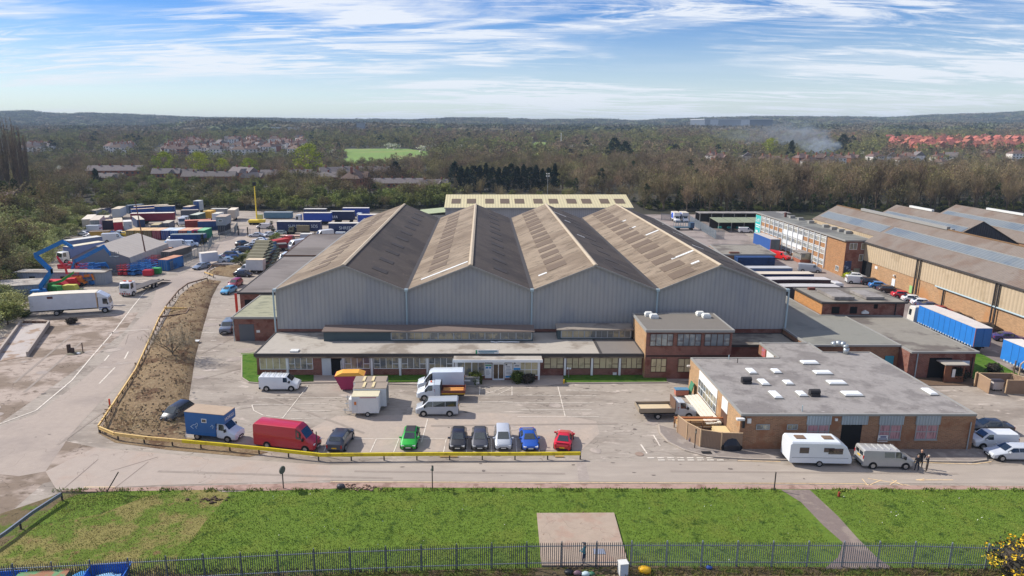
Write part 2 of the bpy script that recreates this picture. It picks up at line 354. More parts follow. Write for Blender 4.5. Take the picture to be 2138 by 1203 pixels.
sheet('path', [(1630, 1024), (1690, 1024), (1750, 1080), (1790, 1125), (1830, 1165), (1865, 1190), (1720, 1190), (1750, 1165), (1760, 1135), (1720, 1100), (1672, 1050)], .075, mat('dark_path', S(126, 112, 104), .9, 0, .12, 2, c2=S(142, 128, 116), s2=.5, bump=.3))
# front verges, pavements
GR2 = mat('verge_grass', S(84, 114, 42), .95, 0, .25, 3, c2=S(64, 100, 30), s2=.8, bump=.9, bs=14, spec=.1)
def slab(name, pts, z0, z1, m, px=True):
    if px: pts = gpoly(pts)
    if sum(p[0] * q[1] - q[0] * p[1] for p, q in zip(pts, pts[1:] + pts[:1])) < 0: pts = pts[::-1]
    b = M(); b.prism(pts, z0, z1); return b.obj(name, m, kind='structure')
KERB = mat('kerb_stone', S(176, 164, 150), .9, 0, .15, 3, bump=.2)
slab('verge_grass', [(503, 740), (537, 738), (537, 785), (655, 785), (655, 797), (545, 801), (520, 799), (507, 790)], .03, .16, GR2)
slab('verge_grass', [(760, 785), (895, 785), (880, 798), (765, 800)], .03, .16, GR2)
slab('verge_grass', [(1176, 785), (1390, 781), (1392, 799), (1180, 800)], .03, .16, GR2)
slab('pavement', [(655, 785), (718, 785), (712, 799), (655, 799)], .03, .13, CONC)
slab('pavement', [(930, 785), (1176, 786), (1176, 804), (1140, 806), (950, 806)], .03, .13, CONC)
PAV = mat('pavement_tarmac', S(136, 126, 118), .9, 0, .12, 2.2, c2=S(156, 146, 136), s2=.6, bump=.3)
slab('pavement', [(1375, 890), (1378, 905), (1395, 925), (1430, 942), (1480, 955), (1560, 960), (1630, 962), (2030, 966), (2060, 962), (2062, 945), (2030, 940), (1548, 936), (1430, 905)], .04, .15, PAV)
b = M()
kp = gpoly([(1375, 888), (1378, 905), (1395, 925), (1430, 942), (1480, 955), (1560, 960), (1630, 962), (2030, 966), (2060, 962)])
for p, q in zip(kp, kp[1:]): b.bar((p[0], p[1], .1), (q[0], q[1], .1), .14, .13)
kp = gpoly([(537, 740), (505, 742), (505, 790), (520, 800), (545, 802), (712, 800)])
for p, q in zip(kp, kp[1:]): b.bar((p[0], p[1], .1), (q[0], q[1], .1), .14, .14)
kp = gpoly([(760, 801), (950, 807), (1140, 807), (1176, 802), (1395, 800)])
for p, q in zip(kp, kp[1:]): b.bar((p[0], p[1], .1), (q[0], q[1], .1), .14, .14)
b.obj('kerb', KERB, kind='structure')
slab('verge_grass', [(2030, 742), (2045, 738), (2138, 790), (2138, 800), (2040, 800), (2030, 790)], .03, .12, GR2)
slab('flower_bed', [(1870, 790), (2030, 790), (2035, 806), (1880, 806)], .03, .1, mat('bark_soil', S(104, 84, 66), .95, 0, .3, 3, bump=.6))
# brown bank between the drive and the car park
BANK = mat('bank_soil', S(134, 114, 88), .95, 0, .42, 3.2, c2=S(98, 76, 58), s2=.3, t2=(.5, .64), c3=S(142, 128, 100), s3=1.6, t3=(.54, .66), bump=1, bs=9, spec=.1)
def bank(Lp, Rp, h, name='dirt_bank', nx=16, m=BANK):
    def res(pts, n):
        pts = gpoly(pts); d = [0]
        for p, q in zip(pts, pts[1:]): d.append(d[-1] + hypot(q[0] - p[0], q[1] - p[1]))
        t = np.linspace(0, d[-1], n); return np.interp(t, d, [p[0] for p in pts]), np.interp(t, d, [p[1] for p in pts])
    n = 110; lx, ly = res(Lp, n); rx, ry = res(Rp, n); b = M()
    for i in range(n):
        for j in range(nx + 1):
            s = j / nx; e = min(1, min(i, n - 1 - i) / 9)
            z = .03 + h * e * sin(pi * s) ** .7 * (1 + .08 * sin(i * 1.7 + j * 2.1)) + (0 if j in (0, nx) else random.random() * .14)
            b.v.append((lx[i] * (1 - s) + rx[i] * s, ly[i] * (1 - s) + ry[i] * s, z))
    for i in range(n - 1):
        for j in range(nx):
            a = i * (nx + 1) + j; b.f.append((a, a + 1, a + nx + 2, a + nx + 1)); b.m.append(0)
    b.obj(name, m, kind='structure', smooth=True)
bank([(212, 893), (232, 855), (262, 805), (300, 745), (330, 695), (352, 655), (375, 618), (400, 597), (432, 584)], [(385, 925), (392, 870), (395, 830), (408, 745), (425, 682), (442, 622), (455, 597), (462, 588)], .75)
bank([(432, 572), (440, 565), (452, 558)], [(485, 580), (510, 568), (530, 555)], .4, nx=8)
sheet('dirt_verge', [(205, 905), (240, 925), (350, 940), (520, 955), (560, 945), (395, 915), (212, 890)], .044, BANK)
# painted lines
LINEW = mat('road_paint', S(222, 212, 196), .8, 0, .16, 3, c2=S(190, 176, 160), s2=2.2, t2=(.52, .62))
LINEY = mat('yellow_road_paint', S(226, 196, 150), .8, 0, .12, 3, c2=S(205, 175, 140), s2=2)
def lines(name, segs, w, m, z=.05):
    b = M(); k = 0
    for s in segs:
        pts = gpoly(s); k += 1
        for p, q in zip(pts, pts[1:]):
            d = hypot(q[0] - p[0], q[1] - p[1]) or 1; nx, ny = -(q[1] - p[1]) / d * w / 2, (q[0] - p[0]) / d * w / 2
            zz = z + .0006 * (k % 5); b.quad([(p[0] - nx, p[1] - ny, zz), (q[0] - nx, q[1] - ny, zz), (q[0] + nx, q[1] + ny, zz), (p[0] + nx, p[1] + ny, zz)])
    b.obj(name, m, kind='structure')
lines('parking_lines', [[(540, 832), (715, 831)], [(526, 846), (690, 844)], [(526, 846), (530, 858), (550, 868), (590, 873)], [(607, 859), (690, 859)], [(608, 875), (680, 874)], [(643, 806), (590, 874)],
    [(1165, 808), (1180, 870)], [(1182, 816), (1245, 816)], [(1080, 826), (1245, 827)], [(1060, 842), (1240, 842)], [(1080, 856), (1235, 856)], [(1080, 871), (1250, 871)], [(850, 857), (868, 857)], [(1000, 840), (1070, 840)],
    [(1333, 816), (1400, 816)], [(1002, 806), (1001, 826)], [(1001, 826), (1069, 826)], [(1069, 806), (1069, 826)], [(1002, 806), (1069, 806)], [(1012, 824), (1058, 808)], [(1040, 824), (1066, 812)], [(1003, 815), (1022, 808)],
    [(688, 918), (676, 944)], [(786, 917), (773, 945)], [(833, 917), (822, 945)], [(893, 875), (880, 924)], [(932, 916), (926, 946)], [(976, 916), (974, 945)], [(1026, 916), (1026, 945)], [(1077, 916), (1079, 945)], [(1122, 916), (1126, 945)], [(735, 917), (930, 917)], [(980, 917), (1140, 917)]], .1, LINEW)
lines('parking_lines', [[(1338, 929), (1351, 948)], [(1364, 909), (1378, 932)]], .16, LINEW)
lines('road_lines', [[(1352 + i * 20.5, 957), (1366 + i * 20.5, 957)] for i in range(7)] + [[(1374 + i * 20.5, 961.5), (1388 + i * 20.5, 961.5)] for i in range(7)], .2, LINEW)
lines('road_lines', [[(-20, 893), (75, 858), (150, 795), (192, 745), (240, 690), (278, 640), (300, 613), (318, 596)], [(240, 693), (312, 688)], [(240, 768), (207, 802)], [(228, 742), (218, 754)], [(268, 735), (260, 750)], [(408, 696), (462, 694)], [(440, 712), (452, 711)]], .18, LINEW)
lines('road_lines', [[(175, 1018), (240, 1018)], [(690, 1007), (1630, 1010), (1800, 1011), (1830, 1016), (2200, 1017)], [(690, 1010.5), (1630, 1014), (1800, 1014.5)], [(1540, 963), (1630, 964.5)], [(1905, 966), (2030, 970), (2070, 965)]], .11, LINEY)
lines('road_lines', [[(1800, 1001), (1812, 1015)], [(1812, 1015), (1840, 1003)], [(1812, 1000), (1900, 1015)], [(1858, 1013), (1872, 1004)], [(1862, 1003), (1888, 1016)], [(1912, 1003), (1990, 1003)], [(1912, 1003), (1930, 1001)], [(1912, 1003), (1930, 1005)]], .1, LINEY)
# tar seams and patches
lines('road_seams', [[(205, 890), (310, 720)], [(312, 702), (300, 690), (268, 700), (262, 720)], [(230, 985), (330, 955)], [(135, 1020), (205, 960)], [(240, 1020), (310, 965)], [(500, 855), (530, 850)], [(420, 740), (500, 700)], [(430, 790), (505, 770)]], .07, mat('tar', S(120, 106, 96), .8), .046)
STAIN = mat('oil_stain', S(112, 102, 94), .8, 0, .2, 2); rq = random.Random(9)
def blots(n, xr, yr, m, z, s0, s1, name='road_stains'):
    b = M()
    for i in range(n):
        x, y = rq.uniform(*xr), rq.uniform(*yr); s = rq.uniform(s0, s1); k = 9; e = rq.uniform(.3, 1); b.quad([(x + cos(j * 2 * pi / k) * s * rq.uniform(.6, 1.2), y + sin(j * 2 * pi / k) * s * e * rq.uniform(.6, 1.2), z + .0002 * i) for j in range(k)])
    b.obj(name, m, kind='structure')
blots(34, (-26, 22), (64, 83), STAIN, .047, .1, .4); blots(10, (-26, 20), (64, 84), PATCH, .046, .5, 1.6, 'tarmac_repairs'); blots(26, (-70, -36), (60, 120), PATCH, .046, .3, 1.5, 'tarmac_repairs'); blots(30, (-75, -40), (60, 150), STAIN, .048, .1, .45); blots(14, (-14, 60), (59, 63), STAIN, .05, .08, .3)
lines('tyre_marks', [[(330, 985), (560, 992)], [(560, 992), (820, 1000)], [(120, 930), (230, 850)], [(230, 850), (330, 700)], [(740, 985), (1180, 990)], [(1400, 985), (2000, 990)], [(30, 800), (150, 700)], [(50, 820), (170, 715)], [(560, 830), (760, 905)], [(900, 890), (1290, 885)]], .35, mat('tyre_dust', S(150, 138, 126), .9, 0, .15, 2, stretch=(1, 1, 1)), .0455)
def blades(name, n, xr, yr, hgt, m, keep, z=.06, w=.03, kind='stuff'):
    rs = np.random.RandomState(5); x = rs.uniform(xr[0], xr[1], n); y = rs.uniform(yr[0], yr[1], n); k = np.array([keep(a, c) for a, c in zip(x, y)]); x, y = x[k], y[k]; n = len(x)
    h = hgt * rs.uniform(.4, 1.3, n); a = rs.uniform(0, 2 * pi, n); lx, ly = rs.normal(0, .35, n) * h, rs.normal(0, .35, n) * h
    V = np.zeros((n, 3, 3)); V[:, 0] = np.stack([x - np.cos(a) * w, y - np.sin(a) * w, np.full(n, z)], 1); V[:, 1] = np.stack([x + np.cos(a) * w, y + np.sin(a) * w, np.full(n, z)], 1); V[:, 2] = np.stack([x + lx, y + ly, z + h], 1)
    me = bpy.data.meshes.new(name); me.from_pydata(V.reshape(-1, 3).tolist(), [], np.arange(n * 3).reshape(-1, 3).tolist()); me.materials.append(m); me.update()
    return mk(name, me, kind=kind, label=None)
def on_lawn(x, y):
    px, py = PX(x, y, 0)
    if 4.4 < x < 11.7 and y < 53.6: return False
    cx = 29.3 + (57.4 - y) * .06
    if abs(x - (28.9 + (57.4 - y) * .12)) < 1.6 and y > 49: return False
    if y < 49 and 26.3 < x < 31.8: return False
    return not (px < 480 and (px - 380) * 1.15 < (1150 - py) and px > -80 and py > 1090 - (px) * .14)
BLG = mat('grass_blades', S(108, 130, 50), .9, 0, .35, 1.2, c2=S(134, 142, 66), s2=.5, spec=.15)
blades('grass', 90000, (-38, 62), (46, 57.2), .09, BLG, on_lawn)
blades('edge_tufts', 9000, (-40, 62), (57.1, 57.75), .2, BLG, lambda x, y: rq.random() < .35 + .6 * sin(x * .8) * sin(x * 2.3) and not 27.6 < x < 31, w=.05)
blades('dry_grass_tufts', 26000, (-45, -16), (45, 57), .09, mat('dry_blades', S(150, 138, 86), .9, 0, .3, 1.5, c2=S(112, 124, 52), s2=.4, spec=.1), lambda x, y: PX(x, y, 0)[0] < 470 + rq.gauss(0, 28) - (PX(x, y, 0)[1] - 1050) * .8 * (PX(x, y, 0)[1] > 1050) and PX(x, y, 0)[1] > 1035 and PX(x, y, 0)[0] > 150 + rq.gauss(0, 20) - (PX(x, y, 0)[1] - 1035) * 1.3)
blades('bank_grass', 26000, (-58, -32), (66, 140), .42, mat('straw_blades', S(170, 152, 112), .9, 0, .35, .8, c2=S(122, 114, 70), s2=.25, t2=(.5, .6), spec=.1), lambda x, y: (lambda q: np.interp(q[1], [590, 640, 735, 885], [425, 352, 306, 222]) + 14 < q[0] < np.interp(q[1], [590, 620, 680, 830, 885], [452, 440, 424, 393, 385]) - 8 and q[1] < 905)(PX(x, y, 0)) and sin(x * .9 + y * .2) * sin(y * .35) > -.35, z=.42, w=.03)
blades('scrub_grass', 30000, (-40, 62), (40, 45.9), .3, mat('scrub_blades', S(120, 110, 66), .9, 0, .4, 1.5, c2=S(92, 108, 44), s2=.6, spec=.1), lambda x, y: not (4 < x < 10.8 and y > 44), w=.04)
blades('daisies', 500, (-38, 62), (46.5, 57), .1, mat('daisy', S(230, 230, 220), .8), lambda x, y: on_lawn(x, y) and sin(x * .9) * sin(y * 1.7 + x * .3) > .35, w=.05)
# ================================================================== trees
def leafmat(name, c, c2, rnd=.25, rough=.9): return mat(name, c, rough, 0, .3, .35, c2=c2, s2=.22, t2=(.42, .6), rnd=rnd, spec=.12)
BARK = mat('bark', S(104, 92, 78), .95, 0, .25, 1.5, spec=.1)
TW_BROWN = leafmat('bare_twigs', S(140, 121, 95), S(110, 98, 75), .4)
TW_OLIVE = leafmat('budding_twigs', S(138, 133, 82), S(110, 104, 72), .38)
LF_GREEN = leafmat('spring_leaves', S(142, 148, 80), S(114, 118, 70))
LF_BRIGHT = leafmat('willow_leaves', S(166, 172, 52), S(132, 144, 48), .15)
LF_DARK = leafmat('evergreen_needles', S(38, 54, 38), S(28, 40, 32), .2)
LF_IVY = leafmat('ivy_leaves', S(66, 76, 44), S(48, 56, 36), .2)
LF_BLOS = leafmat('blossom', S(214, 208, 190), S(180, 180, 150), .1)
RS = random.Random(3)
def rdir(r, up=0.0):
    a = r.uniform(0, 2 * pi); z = r.uniform(-1, 1) + up; q = sqrt(max(0, 1 - min(1, z * z))); v = (cos(a) * q, sin(a) * q, z); l = sqrt(sum(c * c for c in v)) or 1
    return tuple(c / l for c in v)
def unit(v): l = sqrt(sum(c * c for c in v)) or 1; return tuple(c / l for c in v)
def leafq(b, p, s, r, m=0, tri=False):
    u = rdir(r); w = rdir(r)
    a = tuple(p[i] + u[i] * s for i in range(3)); c = tuple(p[i] + w[i] * s * .8 for i in range(3))
    if tri: b.quad([p, a, c], m)
    else: b.quad([p, a, tuple(a[i] + w[i] * s * .6 for i in range(3)), c], m)
def bare_tree(seed, h, spread=.34, up=.9, leaf=0, twig=1.0, leafsize=.3):
    r = random.Random(seed); tr = M(); cr = M(); th = h * r.uniform(.16, .28)
    tr.tube((0, 0, 0), (0, 0, th), h * .018, h * .014, 6)
    def grow(p, d, ln, rad, lv):
        q = tuple(p[i] + d[i] * ln for i in range(3))
        if lv < 3: (tr if lv < 2 else cr).tube(p, q, rad, rad * .6, 4 if lv < 2 else 3, 0, False)
        else:
            w = unit((d[1] + .1, -d[0], r.uniform(-.3, .3))); k = rad * 1.6
            cr.quad([tuple(p[i] + w[i] * k for i in range(3)), tuple(p[i] - w[i] * k for i in range(3)), q])
        if lv == 4:
            for _ in range(3):
                t = r.uniform(.1, 1); o = tuple(p[i] + d[i] * ln * t for i in range(3)); e = rdir(r, .3); e = unit(tuple(d[j] * .7 + e[j] for j in range(3))); l2 = h * r.uniform(.035, .065) * twig; w = unit((e[1] + .1, -e[0], r.uniform(-.5, .5)))
                cr.quad([tuple(o[i] + w[i] * .035 for i in range(3)), tuple(o[i] - w[i] * .035 for i in range(3)), tuple(o[i] + e[i] * l2 for i in range(3))])
            for _ in range(leaf):
                t = r.uniform(.2, 1.1); leafq(cr, tuple(p[i] + d[i] * ln * t for i in range(3)), leafsize, r, 1)
            return
        n = (0, 5, 4, 5, 5)[lv + 1] if lv < 4 else 0
        for i in range(n):
            t = 1 if i == 0 else r.uniform(.35, 1)
            o = tuple(p[j] + d[j] * ln * t for j in range(3)); e = rdir(r, .15)
            nd = unit(tuple(d[j] * (1.1 if i == 0 else .6) + e[j] * (.75 + spread) + (up * .35 if j == 2 else 0) for j in range(3)))
            grow(o, nd, ln * r.uniform(.55, .85), rad * .5, lv + 1)
    for i in range(6):
        a = i * 1.047 + r.uniform(-.3, .3); tl = r.uniform(.15, .9) * spread * 2.2
        grow((0, 0, th * r.uniform(.6, 1)), unit((cos(a) * tl, sin(a) * tl, 1)), h * r.uniform(.25, .36), h * .010, 1)
    # twigs: level 4 ribbons are the outermost; widen slightly so that the crown reads at a distance
    return tr, cr
def leafy_tree(seed, h, w, n=46, per=34, s=.42, shape='round', z0=.12, tri=False):
    r = random.Random(seed); tr = M(); cr = M()
    tr.tube((0, 0, 0), (0, 0, h * .6), h * .02, h * .008, 6)
    for i in range(7): 
        a = i * .9; tr.tube((0, 0, h * .15 + i * h * .05), (cos(a) * w * .3, sin(a) * w * .3, h * .35 + i * h * .06), h * .009, h * .003, 4, 0, False)
    for i in range(n):
        t = r.random(); z = z0 * h + (h * (1 - z0)) * t
        if shape == 'cone': R = w / 2 * (1 - t) ** .7 * r.uniform(.55, 1.05)
        elif shape == 'col': R = w / 2 * min(1, (1 - t) * 3, .6 + t * 2) * r.uniform(.5, 1.05)
        else: R = w / 2 * sqrt(max(0, 1 - (2 * t - .95) ** 2)) ** .8 * r.uniform(.35, 1.05)
        a = r.uniform(0, 2 * pi); c = (cos(a) * R, sin(a) * R, z); cs = r.uniform(.5, 1) * w * .13 + .35
        for _ in range(per):
            d = rdir(r); k = cs * r.random() ** .45
            leafq(cr, tuple(c[j] + d[j] * k * (1 if j < 2 else .8) for j in range(3)), s * r.uniform(.6, 1.3), r, 0, tri)
    return tr, cr
PROTO = {}
def proto(key, tc, mats):
    tr, cr = tc
    PROTO[key] = (tr.mesh('trunk', BARK), cr.mesh('crown', mats))
for i in range(3):
    proto('bare%d' % i, bare_tree(10 + i, 16, .30 + .06 * i, leaf=1, leafsize=.3), [TW_BROWN, TW_BROWN])
    proto('tall%d' % i, bare_tree(30 + i, 17, .14, 1.6, leaf=1, leafsize=.22), [TW_BROWN, TW_OLIVE])
    proto('olive%d' % i, bare_tree(20 + i, 14, .34, leaf=2, leafsize=.34), [TW_BROWN, TW_OLIVE])
    proto('bush%d' % i, bare_tree(50 + i, 9, .5, .5, leaf=4, leafsize=.34), [TW_OLIVE, LF_GREEN])
    proto('ivy%d' % i, leafy_tree(60 + i, 13, 5, 40, 34, .42, 'col'), [LF_IVY])
LF_PALE = leafmat('pale_scrub_leaves', S(188, 190, 122), S(160, 160, 110), .25)
for i in range(2): proto('pale%d' % i, leafy_tree(120 + i, 7.5, 10, 70, 44, .34, z0=.02), [LF_PALE])
proto('willow', leafy_tree(70, 13, 13, 70, 40, .42, z0=.1), [LF_BRIGHT])
proto('green', leafy_tree(71, 11, 11, 60, 34, .42, z0=.08), [LF_GREEN])
proto('conifer', leafy_tree(72, 13, 7, 80, 36, .45, 'cone', .06), [LF_DARK])
proto('round_conifer', leafy_tree(73, 14, 9.5, 90, 36, .5, 'col', .04), [LF_DARK])
proto('blossom', leafy_tree(74, 6, 9, 40, 30, .35, z0=.1), [LF_BLOS])
def poplar_tree(seed, h):
    r = random.Random(seed); tr = M(); cr = M(); tr.tube((0, 0, 0), (0, 0, h * .5), h * .02, h * .012, 6)
    for i in range(15):
        a = i * 2.4; R = r.uniform(.3, 2.0); t1 = r.uniform(.62, 1.0) if i else 1; pts = [(cos(a) * R * q * (1.5 - q * .5) * .9, sin(a) * R * q * (1.5 - q * .5) * .9, h * (.04 + (t1 - .04) * q)) for q in (0, .3, .65, 1)]
        for p, q in zip(pts, pts[1:]): tr.tube(p, q, .13 * (1.3 - p[2] / h), .05, 4, 0, False)
        for k in range(90):
            q = r.uniform(.08, 1); j = min(2, int(q * 3)); f = q * 3 - j; p = tuple(pts[j][m] * (1 - f) + pts[j + 1][m] * f for m in range(3)); b_ = r.uniform(0, 6.28); l = r.uniform(1.0, 2.6) * (1.15 - q * .6); e = (p[0] + cos(b_) * l * .32, p[1] + sin(b_) * l * .32, p[2] + l)
            w = (-sin(b_) * .05, cos(b_) * .05, 0); cr.quad([tuple(p[m] + w[m] for m in range(3)), tuple(p[m] - w[m] for m in range(3)), e])
            for _ in range(3):
                t = r.random(); o = tuple(p[m] * (1 - t) + e[m] * t for m in range(3)); g_ = r.uniform(0, 6.28); l2 = r.uniform(.4, .9); cr.quad([(o[0] + .03, o[1], o[2]), (o[0] - .03, o[1], o[2]), (o[0] + cos(g_) * l2 * .4, o[1] + sin(g_) * l2 * .4, o[2] + l2)])
    return tr, cr
proto('poplar', poplar_tree(80, 32), [leafmat('poplar_twigs', S(146, 124, 104), S(116, 102, 88))] * 2)
TREE_N = [0]
def plant(kind, x, y, sc=1.0, sz=None, label='', group=None, name=None):
    tm, cm = PROTO[kind]; z = tz(x, y)
    o = mk(name or 'tree', None, None, (x, y, z - .1), RS.uniform(0, 6.28), label, 'tree', group); s = sc; o.scale = (s, s, (sz or sc))
    mk('trunk', tm, o); mk('crown', cm, o); TREE_N[0] += 1
    return o
L_HEDGE = 'budding green scrub tree in the thicket behind the container yard'; G_HEDGE = 'scrub trees behind the container yard'
L_WOOD = 'tall bare woodland tree behind the brick office and warehouses'; G_WOOD = 'bare trees of the wood behind the warehouses'
L_MID = 'olive budding tree in the belt behind the cream shed'; G_MID = 'trees in the belt behind the cream shed'
L_LEFT = 'tangled grey-green bush beside the equipment yard'; G_LEFT = 'bushes beside the equipment yard'
# thicket behind the left yard
for row, (yo, hs) in enumerate(((0, .75), (6, .95), (13, 1.15))):
    px = 165 + row * 11
    while px < 935:
        yb = np.interp(px, [160, 200, 300, 400, 520, 620, 800, 940], [452, 446, 438, 434, 440, 441, 438, 432]); x, y = G(px, yb); y += yo + RS.uniform(-2, 2)
        k = RS.choice(['bush0', 'bush1', 'bush2', 'bush0', 'olive0', 'ivy1'])
        s = hs * RS.uniform(.85, 1.2) * (.9 if k[0] == 'b' else .62)
        plant(k, x, y, s * 1.2, s * (.9 if px < 520 else 1.0), L_HEDGE, G_HEDGE); px += RS.uniform(24, 34)
# the wood on the right
for row, (yo, hs) in enumerate(((0, .8), (7, 1.0), (14, 1.1), (22, 1.1), (32, 1.15))):
    px = 1345 + row * 9
    while px < 2260:
        yb = np.interp(px, [1345, 1400, 1440, 1600, 2260], [440, 441, 447, 446, 444]); x, y = G(px, yb); y += yo + RS.uniform(-2, 2)
        k = RS.choice(['tall0', 'tall1', 'tall2', 'bare0', 'bare1', 'olive1', 'ivy0', 'ivy2'] if row < 2 else ['tall0', 'tall1', 'tall2', 'bare1', 'bare2', 'olive2'])
        s = hs * RS.uniform(.74, 1.14) * (.78 if k[0] == 'i' else 1)
        plant(k, x, y, s, s * (1.06 if px > 1500 else .95), L_WOOD, G_WOOD); px += RS.uniform(36, 50)
for row, (yo, hs) in enumerate(((0, .55), (9, .62))):
    px = 940
    while px < 1350:
        x, y = G(px, 424); y += yo + RS.uniform(-2, 2); k = RS.choice(['olive0', 'olive1', 'bush1', 'bare0', 'tall1'])
        s = hs * RS.uniform(.85, 1.1) * (1.25 if k[0] == 'b' and k[1] == 'u' else 1); plant(k, x, y, s, s, L_MID, G_MID); px += RS.uniform(30, 46)
# bushes along the left edge
LB = np.array([(-76, 112), (-84, 118), (-90, 125), (-99, 137), (-103, 150), (-108, 165), (-118, 185), (-126, 205), (-132, 222), (-140, 240)])
yy = 100.0
while yy < 262:
    ex = float(np.interp(yy, LB[:, 1], LB[:, 0])); ex = min(ex, -80 - (112 - yy) * .2) if yy < 112 else ex; j = 0
    while j < 5:
        x = ex - .5 - j * 5.4 + RS.uniform(-1.5, 1.5); y = yy + RS.uniform(-2, 2)
        if PX(x, y, 0)[0] > -75: plant(RS.choice(['bush0', 'pale0', 'pale1', 'pale0', 'olive2', 'bush1', 'ivy1' if j > 1 else 'pale1']), x, y, (.72 + .15 * j) * RS.uniform(.85, 1.2), (.5 + .16 * j) * RS.uniform(.85, 1.15), L_LEFT, G_LEFT, 'bush')
        j += 1
    yy += 5.8
for i, (px, py, s) in enumerate(((22, 418, 1.0), (40, 415, 1.05), (62, 420, .92), (10, 421, .8), (50, 421, .85))):
    x, y = G(px, py); plant('poplar', x, y, s * 1.3, s * 1.1, 'very tall bare poplar at the edge of the left bushes, one of a close clump', 'tall bare poplars')
# lone trees that stand out
for k, px, py, s, lb in (('round_conifer', 1281, 342, 1.5, 'dark round evergreen on the left of a pair above the middle wood'), ('round_conifer', 1304, 345, 1.35, 'dark round evergreen on the right of a pair above the middle wood'),
                         ('conifer', 1650, 334, 1.35, 'dark pointed conifer beside the drifting smoke'), ('round_conifer', 1757, 326, 1.5, 'big dark rounded evergreen behind the terrace, right of the smoke'),
                         ('conifer', 203, 395, .85, 'dark evergreen standing by the low brick houses on the left'), ('round_conifer', 827, 388, .95, 'dark evergreen left of the field behind the red gabled house'), ('conifer', 616, 402, .75, 'small dark evergreen beyond the thicket near the brick houses'),
                         ('willow', 346, 372, 1.25, 'bright yellow-green willow behind the low brick houses'), ('willow', 418, 374, 1.25, 'yellow-green willow left of the brick terrace'), ('willow', 465, 370, .9, 'small yellow-green tree between the terraces'), ('willow', 520, 372, .95, 'yellow-green tree at the end of the brick terrace'),
                         ('willow', 648, 370, 1.6, 'largest bright yellow-green willow below the green field'), ('willow', 861, 378, .55, 'small yellow-green tree right of the dark evergreen'), ('willow', 1399, 328, .75, 'yellow-green tree above the middle wood'), ('willow', 1608, 325, 1.3, 'yellow-green tree left of the pointed conifer'),
                         ('green', 300, 378, .8, 'green leafy tree between the low houses'), ('blossom', 127, 372, 1.2, 'pale blossoming tree left of the low brick houses')):
    x, y = GT(px, py); plant(k, x, y, s, s, lb)
# conifer hedge above the cream shed
for i, px in enumerate(range(950, 1160, 13)):
    x, y = G(px, 400 - (i % 3)); plant('conifer' if i % 3 else 'round_conifer', x, y, RS.uniform(.75, .95), RS.uniform(.85, 1.1), 'dark evergreen in the long conifer hedge above the cream shed', 'conifer hedge')
# ------------------------------------------------------------------ houses in the distance
ROOFG = mat('grey_tile_roof', S(112, 104, 102), .9, 0, .15, .6, rnd=.15); ROOFR = mat('red_tile_roof', S(166, 98, 82), .9, 0, .12, .6, rnd=.15); ROOFB = mat('brown_tile_roof', S(108, 88, 80), .9, 0, .15, .6, rnd=.2)
RENDER_ = mat('white_render', S(238, 230, 220), .8, 0, .06, .6, rnd=.08); BRICKH = mat('house_brick', S(150, 96, 74), .9, 0, .12, .6, rnd=.15); BRICKR = mat('orange_brick', S(186, 110, 82), .9, 0, .1, .6, rnd=.1)
WINM = mat('house_window', S(60, 66, 74), .2, 0, 0, spec=.7)
def house_proto(key, w, d, hw, hr, wall, roof, hip=True, chim=2, gab=False, wins=4):
    b = M(); b.box(-w / 2, w / 2, -d / 2, d / 2, 0, hw); wl = b.mesh('wall', wall)
    r = M(); o = .4; q = d / 2 if hip else 0
    V = [(-w / 2 - o, -d / 2 - o, hw), (w / 2 + o, -d / 2 - o, hw), (w / 2 + o, d / 2 + o, hw), (-w / 2 - o, d / 2 + o, hw), (-w / 2 + q - o * (not hip), 0, hw + hr), (w / 2 - q + o * (not hip), 0, hw + hr)]
    r.v = V; r.f = [(0, 1, 5, 4), (2, 3, 4, 5), (1, 2, 5), (3, 0, 4), (3, 2, 1, 0)]; r.m = [0] * 5
    if gab: 
        k = len(r.v); gx = w * .25
        r.v += [(gx - 2.6, -d / 2 - 1.2, hw), (gx + 2.6, -d / 2 - 1.2, hw), (gx, -d / 2 - 1.2, hw + 2.6), (gx - 2.6, 0, hw), (gx + 2.6, 0, hw), (gx, -d * .06, hw + 2.6)]; r.f += [(k, k + 1, k + 2), (k + 1, k + 4, k + 5, k + 2), (k + 3, k, k + 2, k + 5)]; r.m += [0] * 3
    rf = r.mesh('roof', roof); root = mk('house', None); o1 = mk('wall', wl, root)
    if gab: b = M(); b.box(w * .25 - 2.2, w * .25 + 2.2, -d / 2 - 1.1, -d / 2, 0, hw); b.obj('bay', wall, root)
    o2 = mk('roof', rf, root)
    for i in range(chim):
        c = M(); x = (-.3 + .6 * i / max(1, chim - 1)) * w if chim > 1 else w * .2; c.box(x - .5, x + .5, -.4, .4, hw + hr * .6, hw + hr + 1.1); c.obj('chimney', BRICKH, o2)
    for i in range(wins):
        for z in (1.0, 3.4):
            c = M(); x = (i + .5) / wins * w - w / 2; dy = -d / 2 - (1.15 if gab and abs(x - w * .25) < 2.2 else 0); c.box(x - .7, x + .7, dy - .05, dy + .03, z, z + 1.2); c.obj('window', WINM, o1)
    return root, tree_of(root)
HP = {'semi': house_proto('semi', 13, 8.5, 5.2, 3.4, RENDER_, ROOFB), 'brick': house_proto('brick', 12, 8.5, 5.2, 3.6, BRICKH, ROOFB, gab=True), 'white': house_proto('white', 9, 8, 5.2, 3.6, RENDER_, ROOFG, hip=False, chim=1, wins=3),
      'red': house_proto('red', 10, 8.5, 5.4, 3.8, BRICKR, ROOFR, hip=False, chim=1, wins=3), 'terrace': house_proto('terrace', 34, 9, 5.4, 3.2, BRICKH, ROOFG, hip=False, chim=4, wins=10), 'block': house_proto('block', 18, 9, 5.4, 3.4, BRICKH, ROOFG, hip=False, chim=2, gab=True, wins=6)}
HUSED = set(); HOUSES = []
